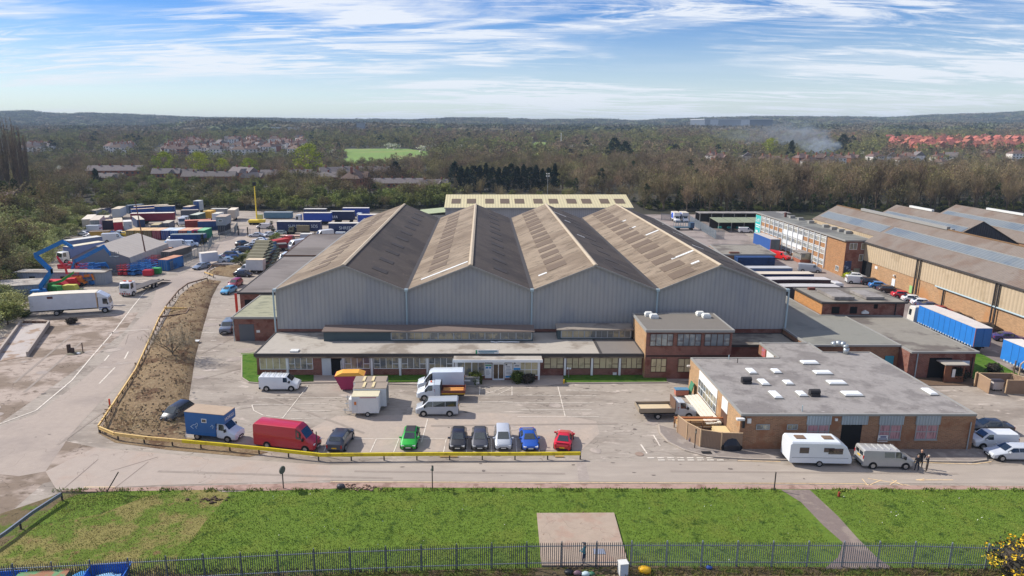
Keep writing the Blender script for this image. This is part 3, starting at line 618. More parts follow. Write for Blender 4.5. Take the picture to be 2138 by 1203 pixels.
def house(k, px, py, rz, label, group, s=1.0):
    x, y = GT(px, py); root, tr = HP[k]
    if k in HUSED: o = dup(root, tr, (x, y, tz(x, y) - .4), radians(rz))
    else: o = root; o.location = (x, y, tz(x, y) - .4); o.rotation_euler = (0, 0, radians(rz)); HUSED.add(k)
    o.scale = (s, s, s); o['label'] = label; o['category'] = 'house'
    if group: o['group'] = group
    HOUSES.append((x, y, {'terrace': 20, 'block': 12}.get(k, 9) * s))
r = random.Random(8)
for px, py, k, rz, s in ((245, 372, 'terrace', 4, 1), (350, 378, 'block', 10, .9), (440, 384, 'terrace', 3, .9), (510, 377, 'block', -30, 1), (405, 375, 'block', 10, .8), (530, 384, 'block', 60, .8), (600, 380, 'terrace', 5, .9), (655, 385, 'terrace', -4, .9), (700, 378, 'block', 20, 1), (770, 375, 'terrace', 0, 1), (235, 385, 'block', 0, .8)):
    house(k, px, py, rz, 'low dark-roofed brick housing block beyond the thicket behind the container yard', 'brick housing blocks beyond the thicket', s)
house('brick', 742, 396, 80, 'red brick gabled house facing the yard beyond the thicket', None, 1.25)
house('terrace', 830, 398, 0, 'long low brown-roofed building right of the red gabled house', None, .8)
house('block', 905, 402, 10, 'small brown-roofed building just behind the first shed ridge', None, .8)
for i in range(26):
    px = 62 + i * 3.4 + (i > 12) * 130 + r.uniform(-4, 4); house(r.choice(['white', 'semi']), px, 320 - r.uniform(0, 7), r.uniform(-40, 60), 'pale rendered house among trees in the left distance', 'pale houses in the left distance', 1.15)
for i in range(72):
    px = r.uniform(350, 636); py = r.uniform(296, 324) - (px > 560) * 2; house(r.choice(['white', 'semi', 'semi', 'brick']), px, py, r.uniform(-50, 50), 'pale rendered house on the suburban slope above the willows', 'houses on the suburban slope', 1.12)
for px, py, k, rz in ((1502, 342, 'brick', 10), (1560, 338, 'white', 70), (1487, 336, 'semi', 40), (1598, 345, 'brick', 20), (1618, 348, 'semi', -20), (1672, 342, 'brick', 15), (1712, 342, 'brick', -10), (1745, 343, 'semi', 5), (1730, 350, 'white', 40), (1775, 342, 'brick', 30), (1825, 338, 'semi', 20), (1862, 338, 'white', 60), (1893, 338, 'semi', -30), (1915, 336, 'white', 85), (1880, 346, 'semi', 15), (1960, 340, 'semi', 10), (1985, 338, 'white', -40), (1640, 350, 'semi', 60), (2060, 330, 'brick', 45), (1690, 350, 'semi', 30), (1330, 343, 'brick', 20), (1300, 344, 'white', 50), (2120, 332, 'semi', 0), (1960, 352, 'semi', 40)):
    house(k, px, py, rz, 'detached house with a brown roof in the row above the right-hand wood', 'houses in the row above the wood', 1.0)
for i in range(62):
    row = i % 4; px = 1862 + (i // 4) * 20 + r.uniform(-6, 6); py = (313, 306, 300, 296)[row] + r.uniform(-2, 2) - (px > 2000) * 1; house('red', px, py, r.choice([-8, 5, 80, 95, 20]), 'new red-roofed house on the estate in the right distance', 'red-roofed houses of the new estate', 1.0)
for i in range(14): house('red', r.choice([1700, 1735, 1795, 1960, 2060]) + r.uniform(-14, 14), r.uniform(284, 292), r.uniform(-40, 60), 'small red-roofed house above the new estate, near the skyline', 'small houses near the right skyline', .9)
# ------------------------------------------------------------------ far industrial buildings
def farshed(px0, px1, py, h, d, wall, roof, label, parts=()):
    x0, y0 = GT(px0, py); x1, _ = GT(px1, py); x1 = x1 * 1.0; y = y0; z = tz((x0 + x1) / 2, y) - 1.5; x1 = (px1 - CX) / (px0 - CX) * x0 if abs(px0 - CX) > 1 else x1
    t = thing('industrial_building', label, 'building', (0, 0, 0)); b = M(); b.box(x0, x1, y, y + d, z, z + h); b.obj('wall', wall, t)
    b = M(); b.box(x0 - 1, x1 + 1, y - 1, y + d + 1, z + h + .01, z + h + 1.6); b.obj('roof', roof, t)
    for a, c, m in parts:
        b = M(); b.box(x0 + (x1 - x0) * a, x0 + (x1 - x0) * c, y - .8, y - .05, z + 1, z + h - .5); b.obj('wall_panel', m, t)
    HOUSES.append(((x0 + x1) / 2, y, abs(x1 - x0) / 2 + 15)); return t
PAN1 = mat('grey_panel', S(150, 154, 160), .5, 0, .05); PAN2 = mat('dark_panel', S(98, 106, 118), .5, 0, .05); PAN3 = mat('light_panel', S(196, 198, 200), .5, 0, .05)
farshed(1470, 1612, 273, 27, 120, PAN2, PAN3, 'very large grey distribution warehouse on the skyline left of the smoke', ((.0, .08, PAN1), (.08, .2, PAN3), (.2, .53, PAN1), (.53, .66, PAN3)))
farshed(1296, 1340, 276, 8, 40, PAN3, PAN1, 'low white industrial unit in the far middle distance'); farshed(1346, 1385, 274, 9, 40, PAN3, PAN1, 'second white industrial unit, left of the pale roofed one'); farshed(1372, 1420, 270, 12, 60, PAN2, PAN1, 'grey shed behind the white industrial units'); farshed(1388, 1404, 277, 7, 30, RENDER_, WHITE, 'small bright-roofed unit in front of the grey distant shed'); farshed(1425, 1466, 270, 8, 50, RENDER_, PAN3, 'pale unit just left of the very large warehouse')
farshed(560, 586, 272, 6, 40, WHITE, WHITE, 'short white-roofed shed far off behind the suburban slope'); farshed(602, 660, 274, 6, 60, WHITE, WHITE, 'long white-roofed shed far off above the green field'); farshed(745, 760, 273, 15, 16, PAN1, PAN1, 'tall grey block standing in the far middle distance')
farshed(1972, 2035, 262, 10, 60, WHITE, WHITE, 'white-roofed works near the skyline above the red-roofed estate'); farshed(2040, 2065, 260, 8, 60, PAN3, WHITE, 'short white-roofed works near the right skyline'); farshed(2090, 2112, 262, 8, 40, PAN3, WHITE, 'small pale roofed works near the right frame edge'); farshed(840, 880, 270, 5, 30, PAN1, PAN3, 'thin pale roofs far off beyond the field')
# green field
def field(name, rows, m):
    b = M(); n = 12
    for i, (py, l, rr) in enumerate(rows):
        for j in range(n + 1):
            x, y = GT(l + (rr - l) * j / n, py); b.v.append((x, y, tz(x, y) + .5))
    for i in range(len(rows) - 1):
        for j in range(n): a = i * (n + 1) + j; b.f.append((a, a + 1, a + n + 2, a + n + 1)); b.m.append(0)
    b.obj(name, m, kind='structure', smooth=True)
FIELDG = mat('pasture', S(112, 138, 62), .95, 0, .12, .03, c2=S(128, 138, 72), s2=.02)
field('field', [(343, 640, 760), (338, 700, 850), (330, 728, 892), (324, 722, 906), (318, 716, 895), (312, 712, 850)], FIELDG)
field('field', [(311, 1114, 1120), (302, 1112, 1140), (298, 1118, 1142)], FIELDG)
# ------------------------------------------------------------------ the wooded middle and far distance (one mass)
PCOL = bpy.data.collections.new('woodland_sources'); PIDX = {}; PSRC = []
def src(key, data):
    o = bpy.data.objects.new('%03d_%s' % (len(PIDX), key), data); PCOL.objects.link(o); PIDX[key] = len(PIDX); PSRC.append(o)
def join_mesh(key):
    tm, cm = PROTO[key]; v = [tuple(p.co) for p in tm.vertices]; f = [tuple(p.vertices) for p in tm.polygons]; mi = [0] * len(f); n = len(v)
    v += [tuple(p.co) for p in cm.vertices]; f += [tuple(i + n for i in p.vertices) for p in cm.polygons]; mi += [1 + p.material_index for p in cm.polygons]
    me = bpy.data.meshes.new(key); me.from_pydata(v, [], f); me.materials.append(BARK)
    for mt in cm.materials: me.materials.append(mt)
    me.polygons.foreach_set('material_index', mi); me.update(); return me
for k in ('bare0', 'bare1', 'bare2', 'tall1', 'olive0', 'olive1', 'olive2', 'bush0', 'ivy0', 'willow', 'conifer', 'round_conifer', 'blossom', 'green'): src(k, join_mesh(k))
def blob(seed, h, w, n, s, m, tri=True):
    tr, cr = leafy_tree(seed, h, w, n, 9, s, z0=.1, tri=tri); return cr.mesh('far', m)
for i in range(3):
    src('fbrown%d' % i, blob(90 + i, 11, 11, 34, 1.15, TW_BROWN)); src('folive%d' % i, blob(95 + i, 10, 10, 34, 1.1, TW_OLIVE))
src('fgreen', blob(99, 10, 11, 34, 1.1, LF_GREEN)); src('fdark', blob(100, 12, 8, 36, 1.1, LF_DARK)); src('fblos', blob(101, 5, 8, 22, 1.0, LF_BLOS))
def bigblob(seed, m):
    r = random.Random(seed); b = M()
    for _ in range(5): b.ball((r.uniform(-14, 14), r.uniform(-14, 14), r.uniform(3, 6)), (r.uniform(7, 11), r.uniform(7, 11), r.uniform(5, 8)), 9, 6, 0, .35)
    for _ in range(60): leafq(b, (r.uniform(-18, 18), r.uniform(-18, 18), r.uniform(6, 13)), 3.0, r)
    return b.mesh('mass', m)
WM = [leafmat('far_wood_brown', S(108, 98, 82), S(88, 85, 70), .3), leafmat('far_wood_olive', S(102, 106, 74), S(86, 91, 68), .3), leafmat('far_wood_dark', S(54, 60, 52), S(62, 66, 56), .25)]
for i in range(3): src('m%d' % i, bigblob(110 + i, WM[i]))
rs = np.random.RandomState(4); PT = []; IX = []; SCL = []; ROT = []
def addt(k, x, y, s, sz): PT.append((x, y, tz(x, y) - .3)); IX.append(PIDX[k]); SCL.append((s, s, sz)); ROT.append(rs.uniform(0, 6.28))
HA = np.array([(h[0], h[1], h[2]) for h in HOUSES])
def zone(px, py, y):
    if 690 < px < 905 and 310 < py < 345:
        rowy = [(312, 712, 850), (318, 714, 897), (324, 720, 908), (330, 726, 894), (338, 700, 852), (343, 640, 762)]
        l = np.interp(py, [q[0] for q in rowy], [q[1] for q in rowy]); rr = np.interp(py, [q[0] for q in rowy], [q[2] for q in rowy])
        if l < px < rr: return None
    if 1108 < px < 1145 and 297 < py < 314: return None
    if 930 < px < 1168 and 386 < py < 424: return None
    q = rs.rand()
    if 335 < px < 655 and 290 < py < 327 and q < .62: return None
    if px > 1845 and 284 < py < 318 and q < .6: return None
    if px > 1465 and 326 < py < 350 and q < .4: return None
    if 50 < px < 300 and 306 < py < 324 and q < .4: return None
    return 1
def scatter(y0, y1, sp, kinds, hmul):
    y = y0
    while y < y1:
        xw0, xw1 = -.80 * y - 20, .86 * y + 20; x = xw0
        while x < xw1:
            X = x + rs.uniform(-.45, .45) * sp; Yy = y + rs.uniform(-.45, .45) * sp; x += sp
            z = tz(X, Yy); px, py = PX(X, Yy, z)
            if not (-60 < px < 2220): continue
            # stay clear of the site and of the planted rows
            lim = np.interp(px, [-60, 150, 165, 935, 936, 1345, 1346, 2220], [300, 300, 310, 312, 345, 345, 312, 312])
            if Yy < lim or zone(px, py, Yy) is None: continue
            d = HA - np.array([X, Yy, 0]); a = np.abs(d[:, 0]); dy = d[:, 1]
            front = 26 if Yy < 600 else (52 if Yy < 820 else 90)
            if np.any((a < HA[:, 2] + 1) & (dy > -9) & (dy < front * np.clip(HA[:, 2] / 9, .6, 1))): 
                if rs.rand() > .22 or np.any((a < HA[:, 2]) & (abs(dy) < 9)): continue
                hm = hmul * .55
            else: hm = hmul
            if 400 < Yy < 720 and (px > 1440 or px < 900): hm *= .72
            k = kinds(px, py, Yy); s = rs.uniform(.62, 1.22) * hm
            if isinstance(k, tuple): s *= k[1]; k = k[0]
            addt(k, X, Yy, s * 1.05, s)
        y += sp
def n2(x, y): return sin(x * .013 + 1.3) * sin(y * .11 + x * .004) + .5 * sin(x * .037 + y * .05)
def kn(px, py, y):
    q = rs.rand(); v = n2(px, py)
    if 180 < px < 560 and y < 430: return ('bush0', 1.0) if q < .5 else (('bare0', .6) if q < .8 else ('olive1', .7))
    if px > 1200: return rs.choice(['bare0', 'bare1', 'bare2', 'tall1', 'olive0', 'olive2']) if q < .93 else 'ivy0'
    if v > .6: return rs.choice(['olive0', 'olive1', 'bush0'])
    return rs.choice(['bare0', 'bare1', 'olive0', 'olive2', 'bare2', 'olive1']) if q < .93 else ('green', .8)
def kf(px, py, y):
    q = rs.rand(); v = n2(px, py)
    if q < .02: return 'fdark'
    if q < .06: return 'fblos'
    if q < .10 and px < 1200: return 'fgreen'
    if q > .97: return 'fgreen'
    return rs.choice(['folive0', 'folive1', 'folive2']) if v > .1 else rs.choice(['fbrown0', 'fbrown1', 'fbrown2', 'folive1'])
scatter(300, 560, 8.0, kn, .82)
scatter(560, 1350, 10.5, kf, .95)
scatter(1350, 2100, 26, lambda px, py, y: 'm%d' % (0 if n2(px, py) < .2 else (1 if rs.rand() < .6 else 2)), .95)
scatter(2100, 3750, 42, lambda px, py, y: 'm%d' % rs.choice([0, 1, 2]), 1.05)
for _ in range(420):
    q = rs.rand(); px = rs.uniform(1345, 2260) if q < .6 else rs.uniform(170, 935)
    yb = np.interp(px, [1345, 1440, 2260], [438, 445, 442]) if q < .6 else np.interp(px, [160, 400, 940], [446, 432, 430]); x, y = G(px, yb); y += rs.uniform(1, 30 if q < .6 else 12); addt('ivy0' if rs.rand() < .55 else 'bush0', x, y, .5 if q < .6 else .38, rs.uniform(.18, .34))
for px, py in ((880, 318), (893, 316), (906, 315), (922, 314), (935, 315), (948, 317), (962, 316), (1195, 317), (1208, 315), (1222, 316), (1234, 314), (812, 312), (825, 313), (1700, 322), (1718, 321), (1690, 319)):
    x, y = GT(px, py); addt('fblos', x, y, 1.5, 1.3)
def scatter_obj(name):
    me = bpy.data.meshes.new(name); me.from_pydata(PT, [], []); n = len(PT)
    a = me.attributes.new('ix', 'INT', 'POINT'); a.data.foreach_set('value', IX)
    a = me.attributes.new('sc', 'FLOAT_VECTOR', 'POINT'); a.data.foreach_set('vector', np.array(SCL).ravel())
    a = me.attributes.new('rt', 'FLOAT_VECTOR', 'POINT'); a.data.foreach_set('vector', np.array([(0, 0, q) for q in ROT]).ravel())
    o = mk(name, me, kind='stuff', label='bare brown and olive woodland covering the slopes beyond the industrial site')
    g = bpy.data.node_groups.new(name, 'GeometryNodeTree'); g.interface.new_socket('Geometry', in_out='INPUT', socket_type='NodeSocketGeometry'); g.interface.new_socket('Geometry', in_out='OUTPUT', socket_type='NodeSocketGeometry')
    gi = g.nodes.new('NodeGroupInput'); go = g.nodes.new('NodeGroupOutput'); ci = g.nodes.new('GeometryNodeCollectionInfo'); ci.inputs['Collection'].default_value = PCOL; ci.inputs['Separate Children'].default_value = True; ci.inputs['Reset Children'].default_value = True
    ip = g.nodes.new('GeometryNodeInstanceOnPoints'); ip.inputs['Pick Instance'].default_value = True
    def na(nm, tp):
        q = g.nodes.new('GeometryNodeInputNamedAttribute'); q.data_type = tp; q.inputs['Name'].default_value = nm; return [s for s in q.outputs if s.enabled and s.name == 'Attribute'][0]
    L = g.links.new; L(gi.outputs[0], ip.inputs['Points']); L(ci.outputs[0], ip.inputs['Instance']); L(na('ix', 'INT'), ip.inputs['Instance Index']); L(na('sc', 'FLOAT_VECTOR'), ip.inputs['Scale'])
    ro = g.nodes.new('FunctionNodeEulerToRotation'); L(na('rt', 'FLOAT_VECTOR'), ro.inputs[0]); L(ro.outputs[0], ip.inputs['Rotation']); L(ip.outputs[0], go.inputs[0])
    md = o.modifiers.new('scatter', 'NODES'); md.node_group = g; return o
scatter_obj('woodland')
print('trees', TREE_N[0], 'woodland', len(PT), 'houses', len(HOUSES))
# ================================================================== buildings
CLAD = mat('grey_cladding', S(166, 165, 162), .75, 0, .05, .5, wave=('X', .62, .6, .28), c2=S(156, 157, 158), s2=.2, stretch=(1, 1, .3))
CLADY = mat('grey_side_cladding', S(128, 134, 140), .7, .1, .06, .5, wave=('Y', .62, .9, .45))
BR_RED = mat('red_brick', S(140, 84, 68), .9, 0, .15, 1.2, brick=(1.1, S(150, 130, 118)), c2=S(118, 70, 58), s2=.5)
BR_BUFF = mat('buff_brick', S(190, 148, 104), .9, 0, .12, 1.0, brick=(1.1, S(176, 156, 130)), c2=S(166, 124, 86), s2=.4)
BR_BRN = mat('brown_brick', S(160, 116, 84), .9, 0, .14, 1.2, brick=(1.1, S(150, 130, 112)), c2=S(140, 98, 72), s2=.5)
FELT = mat('old_felt_roof', S(172, 164, 152), .92, 0, .1, 1.2, c2=S(138, 128, 116), s2=.2, t2=(.5, .62), c3=S(96, 88, 80), s3=.6, t3=(.62, .72), bump=.2)
FELT2 = mat('grey_felt_roof', S(150, 144, 138), .92, 0, .12, 1.5, c2=S(128, 122, 117), s2=.35, t2=(.45, .6), c3=S(172, 166, 158), s3=.8, t3=(.6, .72), cracks=(.35, .02, .35), bump=.25)
FELT3 = mat('new_felt_roof', S(134, 132, 122), .9, 0, .06, 1.5, c2=S(122, 120, 112), s2=.2)
FELT4 = mat('stained_felt_roof', S(140, 134, 122), .92, 0, .12, 1.0, c2=S(106, 98, 90), s2=.16, t2=(.48, .6), c3=S(78, 72, 68), s3=.4, t3=(.6, .7))
FELTB = mat('dark_felt_roof', S(128, 120, 114), .92, 0, .12, .8, c2=S(106, 98, 92), s2=.12, t2=(.45, .6), stretch=(.35, 1, 1))
FASC = mat('fascia', S(150, 148, 142), .7, 0, .1, 2); FASCD = mat('dark_fascia', S(70, 66, 64), .8, 0, .1, 2); FASCW = mat('white_fascia', S(214, 214, 208), .6, 0, .06, 2)
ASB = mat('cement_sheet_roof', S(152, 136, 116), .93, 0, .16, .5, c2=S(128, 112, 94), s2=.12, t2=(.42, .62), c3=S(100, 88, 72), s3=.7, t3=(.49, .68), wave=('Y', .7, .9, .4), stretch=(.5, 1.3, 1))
ASBD = mat('shade_tinted_roof', S(86, 77, 70), .95, 0, .18, .6, c2=S(70, 63, 59), s2=.12, t2=(.42, .6), c3=S(110, 96, 84), s3=1.1, t3=(.58, .72), wave=('Y', .55, .8, .28))  # slopes turned from the sun: shade put into the sheet colour
ASBW = mat('warehouse_sheet_roof', S(128, 117, 107), .93, 0, .14, .8, c2=S(120, 104, 92), s2=.18, t2=(.45, .62), c3=S(106, 90, 74), s3=.9, t3=(.6, .72), wave=('Y', .5, .7, .2))
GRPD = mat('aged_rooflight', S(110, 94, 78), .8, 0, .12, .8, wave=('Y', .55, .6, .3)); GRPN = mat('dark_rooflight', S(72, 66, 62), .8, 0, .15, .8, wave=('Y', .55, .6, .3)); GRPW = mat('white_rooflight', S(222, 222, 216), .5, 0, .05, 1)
GLST = mat('blue_grey_rooflight', S(122, 128, 130), .45, 0, .1, .5, wave=('Y', .9, .6, .3), c2=S(106, 116, 124), s2=.1)
PIPE = mat('pale_pipe', S(168, 186, 190), .5, 0, .06, 1)
WG = mat('window_glass', S(92, 98, 100), .07, 0, .25, .9, c2=S(150, 142, 118), s2=.35, t2=(.46, .54), spec=1.0)
BLIND = mat('drawn_blind', S(196, 184, 146), .5, 0, .10, .8, c2=S(168, 156, 124), s2=.9, spec=.5)
WG2 = mat('curtained_window', S(176, 132, 138), .35, 0, .2, 2.2, c2=S(130, 96, 104), s2=2.5, spec=.6, stretch=(3, 3, .3))
FRW = mat('white_frame', S(226, 228, 226), .5, 0, .03, 1); FRB = mat('brown_frame', S(84, 58, 50), .7, 0, .1, 2); FRG = mat('grey_frame', S(150, 156, 158), .6, 0, .05)
BLACKO = mat('dark_opening', S(22, 22, 24), .9, 0, 0)
SHUT = mat('roller_shutter', S(110, 114, 118), .6, .3, .05, 1, wave=('Z', .16, .8, .4))
def window(parent, fc, a0, a1, z0, z1, glass, frame, nx=1, rows=(), bw=.07, sill=False):
    b = M(); fc.box(b, a0, a1, z0, z1, -.02, .03); g = b.obj('window', glass, parent)
    b = M(); e = bw
    fc.box(b, a0, a1, z0, z0 + e, .031, .075); fc.box(b, a0, a1, z1 - e, z1, .031, .075)
    for i in range(nx + 1):
        x = a0 + (a1 - a0 - e) * i / nx; fc.box(b, x, x + e, z0 + e, z1 - e, .031, .075)
        if i < nx:
            for k, rz in rows:
                if k is None or k == i or (isinstance(k, tuple) and i in k): fc.box(b, x + e, a0 + (a1 - a0 - e) * (i + 1) / nx, z0 + (z1 - z0) * rz, z0 + (z1 - z0) * rz + e, .031, .07)
    b.obj('frame', frame, g)
    if sill: b = M(); fc.box(b, a0 - .05, a1 + .05, z0 - .1, z0, -.02, .14); b.obj('sill', FASC, g)
    return g
def part(t, name, mt, fn, **k):
    b = M(); fn(b); return b.obj(name, mt, t, **k)
def flatroof(t, pts, z, m, fm, over=.0, th=.22, name='roof', para=.0):
    b = M(); b.prism(pts, z, z + th); r = b.obj(name, m, t)
    b = M(); n = len(pts); w = .16
    cx = sum(p[0] for p in pts) / n; cy = sum(p[1] for p in pts) / n
    for i in range(n):
        p, q = pts[i], pts[(i + 1) % n]; d = hypot(q[0] - p[0], q[1] - p[1]); ux, uy = (q[0] - p[0]) / d, (q[1] - p[1]) / d; nx, ny = uy, -ux
        b.hexa([(p[0] + nx * .05 - ux * 0, p[1] + ny * .05, z - .04), (q[0] + nx * .05, q[1] + ny * .05, z - .04), (q[0] - nx * w, q[1] - ny * w, z - .04), (p[0] - nx * w, p[1] - ny * w, z - .04),
                (p[0] + nx * .05, p[1] + ny * .05, z + th + .07 + .002 * i), (q[0] + nx * .05, q[1] + ny * .05, z + th + .07 + .002 * i), (q[0] - nx * w, q[1] - ny * w, z + th + .07 + .002 * i), (p[0] - nx * w, p[1] - ny * w, z + th + .07 + .002 * i)])
    b.obj('fascia', fm, r); return r
def txt(parent, s, size, loc, rot, m, align='LEFT', name='lettering', ext=.01, sx=1):
    c = bpy.data.curves.new(name, 'FONT'); c.body = s; c.size = size; c.align_x = align; c.extrude = ext; c.materials.append(m)
    o = mk(name, c, parent); o.location = loc; o.rotation_euler = rot; o.scale = (sx, 1, 1); return o
# ---- the four-bay factory
T = thing('factory', 'large grey factory with four parallel brown pitched roofs and corrugated gable walls', 'factory', (7, 97, 0)); T.location = (0, 0, 0)
XB = [-30.3, -11.1, 7.25, 25.6, 44.5]; XR = [-20.1, -1.7, 16.4, 34.5]; Y0, Y1, ZE, ZR = 97.0, 176.3, 9.7, 13.4
for i in range(4):
    part(T, 'gable_wall', CLAD, lambda b: b.yprism([(XB[i] + .01, 3.8), (XB[i + 1] - .01, 3.8), (XB[i + 1] - .01, ZE), (XR[i], ZR - .05), (XB[i] + .01, ZE)], Y0, Y0 + .25))
    part(T, 'rear_wall', CLAD, lambda b: b.yprism([(XB[i] + .01, 0), (XB[i + 1] - .01, 0), (XB[i + 1] - .01, ZE), (XR[i], ZR - .05), (XB[i] + .01, ZE)], Y1 - .25, Y1))
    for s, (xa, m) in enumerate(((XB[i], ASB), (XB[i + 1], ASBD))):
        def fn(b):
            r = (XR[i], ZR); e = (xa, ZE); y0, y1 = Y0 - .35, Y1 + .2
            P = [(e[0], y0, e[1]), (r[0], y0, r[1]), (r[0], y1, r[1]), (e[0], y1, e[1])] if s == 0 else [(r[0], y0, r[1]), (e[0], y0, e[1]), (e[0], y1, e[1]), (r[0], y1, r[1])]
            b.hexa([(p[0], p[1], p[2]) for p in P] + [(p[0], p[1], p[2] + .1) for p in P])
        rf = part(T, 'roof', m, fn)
        def rl(t0, t1, y0, y1, mm):
            xa_, xb_ = XR[i] + (xa - XR[i]) * t0, XR[i] + (xa - XR[i]) * t1; za, zb = ZR + (ZE - ZR) * t0 + .105, ZR + (ZE - ZR) * t1 + .105
            lo, hi = ((xb_, zb), (xa_, za)) if xb_ < xa_ else ((xa_, za), (xb_, zb))
            b = M(); b.hexa([(lo[0], y0, lo[1]), (hi[0], y0, hi[1]), (hi[0], y1, hi[1]), (lo[0], y1, lo[1]), (lo[0], y0, lo[1] + .05), (hi[0], y0, hi[1] + .05), (hi[0], y1, hi[1] + .05), (lo[0], y1, lo[1] + .05)]); b.obj('rooflight', mm, rf)
        if s == 0:
            ta, tb, ya, n = ((.38, .62, 103, 13), (.42, .72, 104.5, 13), (.36, .68, 104, 14), (.34, .70, 98.6, 15))[i]
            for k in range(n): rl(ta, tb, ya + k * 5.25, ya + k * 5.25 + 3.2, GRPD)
            for (t0, t1, y) in ((), ((.05, .8, 99.8),), ((.70, .84, 103.2),), ((0.01, .30, 131.2), (.02, .42, 108.8), (.15, .28, 102.2), (.26, .40, 142), (.26, .38, 152)))[i]: rl(t0, t1, y, y + .75, GRPW)
        else:
            for (t0, t1, y) in ((), (), ((.06, .38, 161.3), (.2, .34, 150.3), (.2, .36, 129.8)), ((.8, .84, 160), (.5, .7, 140), (.3, .5, 120)))[i]: rl(t0, t1, y, y + .5, GRPW)
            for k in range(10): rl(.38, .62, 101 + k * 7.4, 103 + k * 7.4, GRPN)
    part(T, 'ridge_cap', mat('ridge_cap', S(186, 170, 146), .9, 0, .15, 1), lambda b: b.yprism([(XR[i] - .3, ZR + .02), (XR[i], ZR + .14), (XR[i] + .3, ZR + .02), (XR[i] + .3, ZR + .1), (XR[i], ZR + .26), (XR[i] - .3, ZR + .1)][:3] + [(XR[i] + .32, ZR + .12), (XR[i], ZR + .27), (XR[i] - .32, ZR + .12)], Y0 - .4, Y1 + .25))
    def bg(b):
        for (x0, z0), (x1, z1) in (((XB[i], ZE), (XR[i], ZR)), ((XR[i], ZR), (XB[i + 1], ZE))):
            b.hexa([(x0, Y0 - .42, z0 - .12), (x1, Y0 - .42, z1 - .12), (x1, Y0 - .36, z1 - .12), (x0, Y0 - .36, z0 - .12), (x0, Y0 - .42, z0 + .13), (x1, Y0 - .42, z1 + .13), (x1, Y0 - .36, z1 + .13), (x0, Y0 - .36, z0 + .13)])
    part(T, 'bargeboard', FASC, bg)
for i in range(1, 4): part(T, 'valley_gutter', FASCD, lambda b: b.box(XB[i] - .3, XB[i] + .3, Y0 - .2, Y1, ZE + .04, ZE + .22))
for i, x in enumerate(XB): part(T, 'downpipe', PIPE, lambda b: (b.tube((x + (-.25, 0, 0, 0, .25)[i], Y0 - .22, 3.2), (x + (-.25, 0, 0, 0, .25)[i], Y0 - .22, ZE - .1), .13, n=8), b.box(x - .25, x + .25, Y0 - .5, Y0 - .05, ZE - .1, ZE + .25)))
part(T, 'gutter', FASC, lambda b: (b.box(XB[4] + .02, XB[4] + .3, Y0 - .3, Y1, ZE - .1, ZE + .12), b.box(XB[0] - .3, XB[0] - .02, Y0 - .3, Y1, ZE - .1, ZE + .12)))
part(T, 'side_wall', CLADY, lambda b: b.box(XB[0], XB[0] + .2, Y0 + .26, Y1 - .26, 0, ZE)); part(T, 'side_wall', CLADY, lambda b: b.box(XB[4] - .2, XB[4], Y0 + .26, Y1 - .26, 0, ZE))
part(T, 'plinth', BR_RED, lambda b: b.box(XB[0] + .1, XB[4] - .1, Y0 + .06, Y0 + .2, 0, 3.79))
# ---- lean-to and annex on the left
T = thing('side_store', 'long low dark flat-roofed store along the left side of the factory', 'building')
part(T, 'wall', BR_RED, lambda b: b.prism([(-43.1, 117.7), (-30.7, 117.7), (-30.7, 183), (-46, 183)], 0, 4.1)); flatroof(T, [(-43.4, 117.4), (-30.6, 117.4), (-30.6, 152), (-45.1, 152)], 4.1, FELTB, FASCD); flatroof(T, [(-45.1, 152.01), (-30.6, 152.01), (-30.6, 183.2), (-46.6, 183.2)], 4.35, FELTB, mat('rusty_edge', S(96, 66, 50), .9, 0, .2, 2))
part(T, 'doorway', BLACKO, lambda b: b.box(-42.3, -39, 117.62, 117.7, 0, 3.0)); part(T, 'banner', flat(214, 62, 38), lambda b: b.box(-43.9, -43.45, 117.3, 117.36, .4, 4.2))
T = thing('brick_annex', 'small red brick annex with roller shutter at the left corner of the factory', 'building')
part(T, 'wall', BR_RED, lambda b: b.box(-39.0, -30.6, 103, 117.2, 0, 3.7)); flatroof(T, [(-39.3, 102.8), (-30.5, 102.8), (-30.5, 117.3), (-39.3, 117.3)], 3.7, mat('mossy_felt', S(156, 154, 128), .9, 0, .15, .9, c2=S(132, 132, 110), s2=.5, stretch=(1, 2, 1)), FASC)
FA = Face(-39, 103, 1, 0); part(T, 'roller_shutter', SHUT, lambda b: FA.box(b, .75, 3.1, .05, 2.75, -.02, .04)); part(T, 'sign', WHITE, lambda b: FA.box(b, 3.45, 4.0, 1.4, 1.8, 0, .05)); part(T, 'downpipe', PIPE, lambda b: b.tube((-39.1, 102.9, 0), (-39.1, 102.9, 3.8), .07))
# ---- front offices
T = thing('office_range', 'long single-storey office range with ribbon windows in front of the factory', 'building')
part(T, 'wall', BR_RED, lambda b: b.box(-30.5, 21.7, 87.5, 96.95, 0, 3.0)); flatroof(T, [(-30.6, 86.9), (15.9, 86.9), (15.9, 96.97), (-30.6, 96.97)], 3.0, FELT, FASCD, th=.3); flatroof(T, [(15.92, 86.9), (21.66, 86.9), (21.66, 96.97), (15.92, 96.97)], 3.0, mat('plain_felt', S(122, 116, 110), .9, 0, .06, 1), FASCD, th=.3)
part(T, 'eaves_board', mat('stained_board', S(140, 126, 108), .85, 0, .25, 1.2, c2=S(90, 78, 68), s2=.7, stretch=(.4, 1, 2)), lambda b: b.box(-30.5, 21.6, 86.95, 87.2, 2.72, 2.99))
FA = Face(0, 87.5, 1, 0)
window(T, FA, -30.1, -26.5, .95, 2.65, BLIND, FRW, 4); window(T, FA, -26.2, -22.9, .95, 2.65, WG, FRW, 4, (((0, 3), .45),))
for k, (a, b2) in enumerate(((-18.6, -15.2), (-14.7, -11.3), (-10.95, -7.6), (-7.25, -4.0))): window(T, FA, a, b2, 1.05, 2.65, WG, FRW, 4, (((0, 3), .42),))
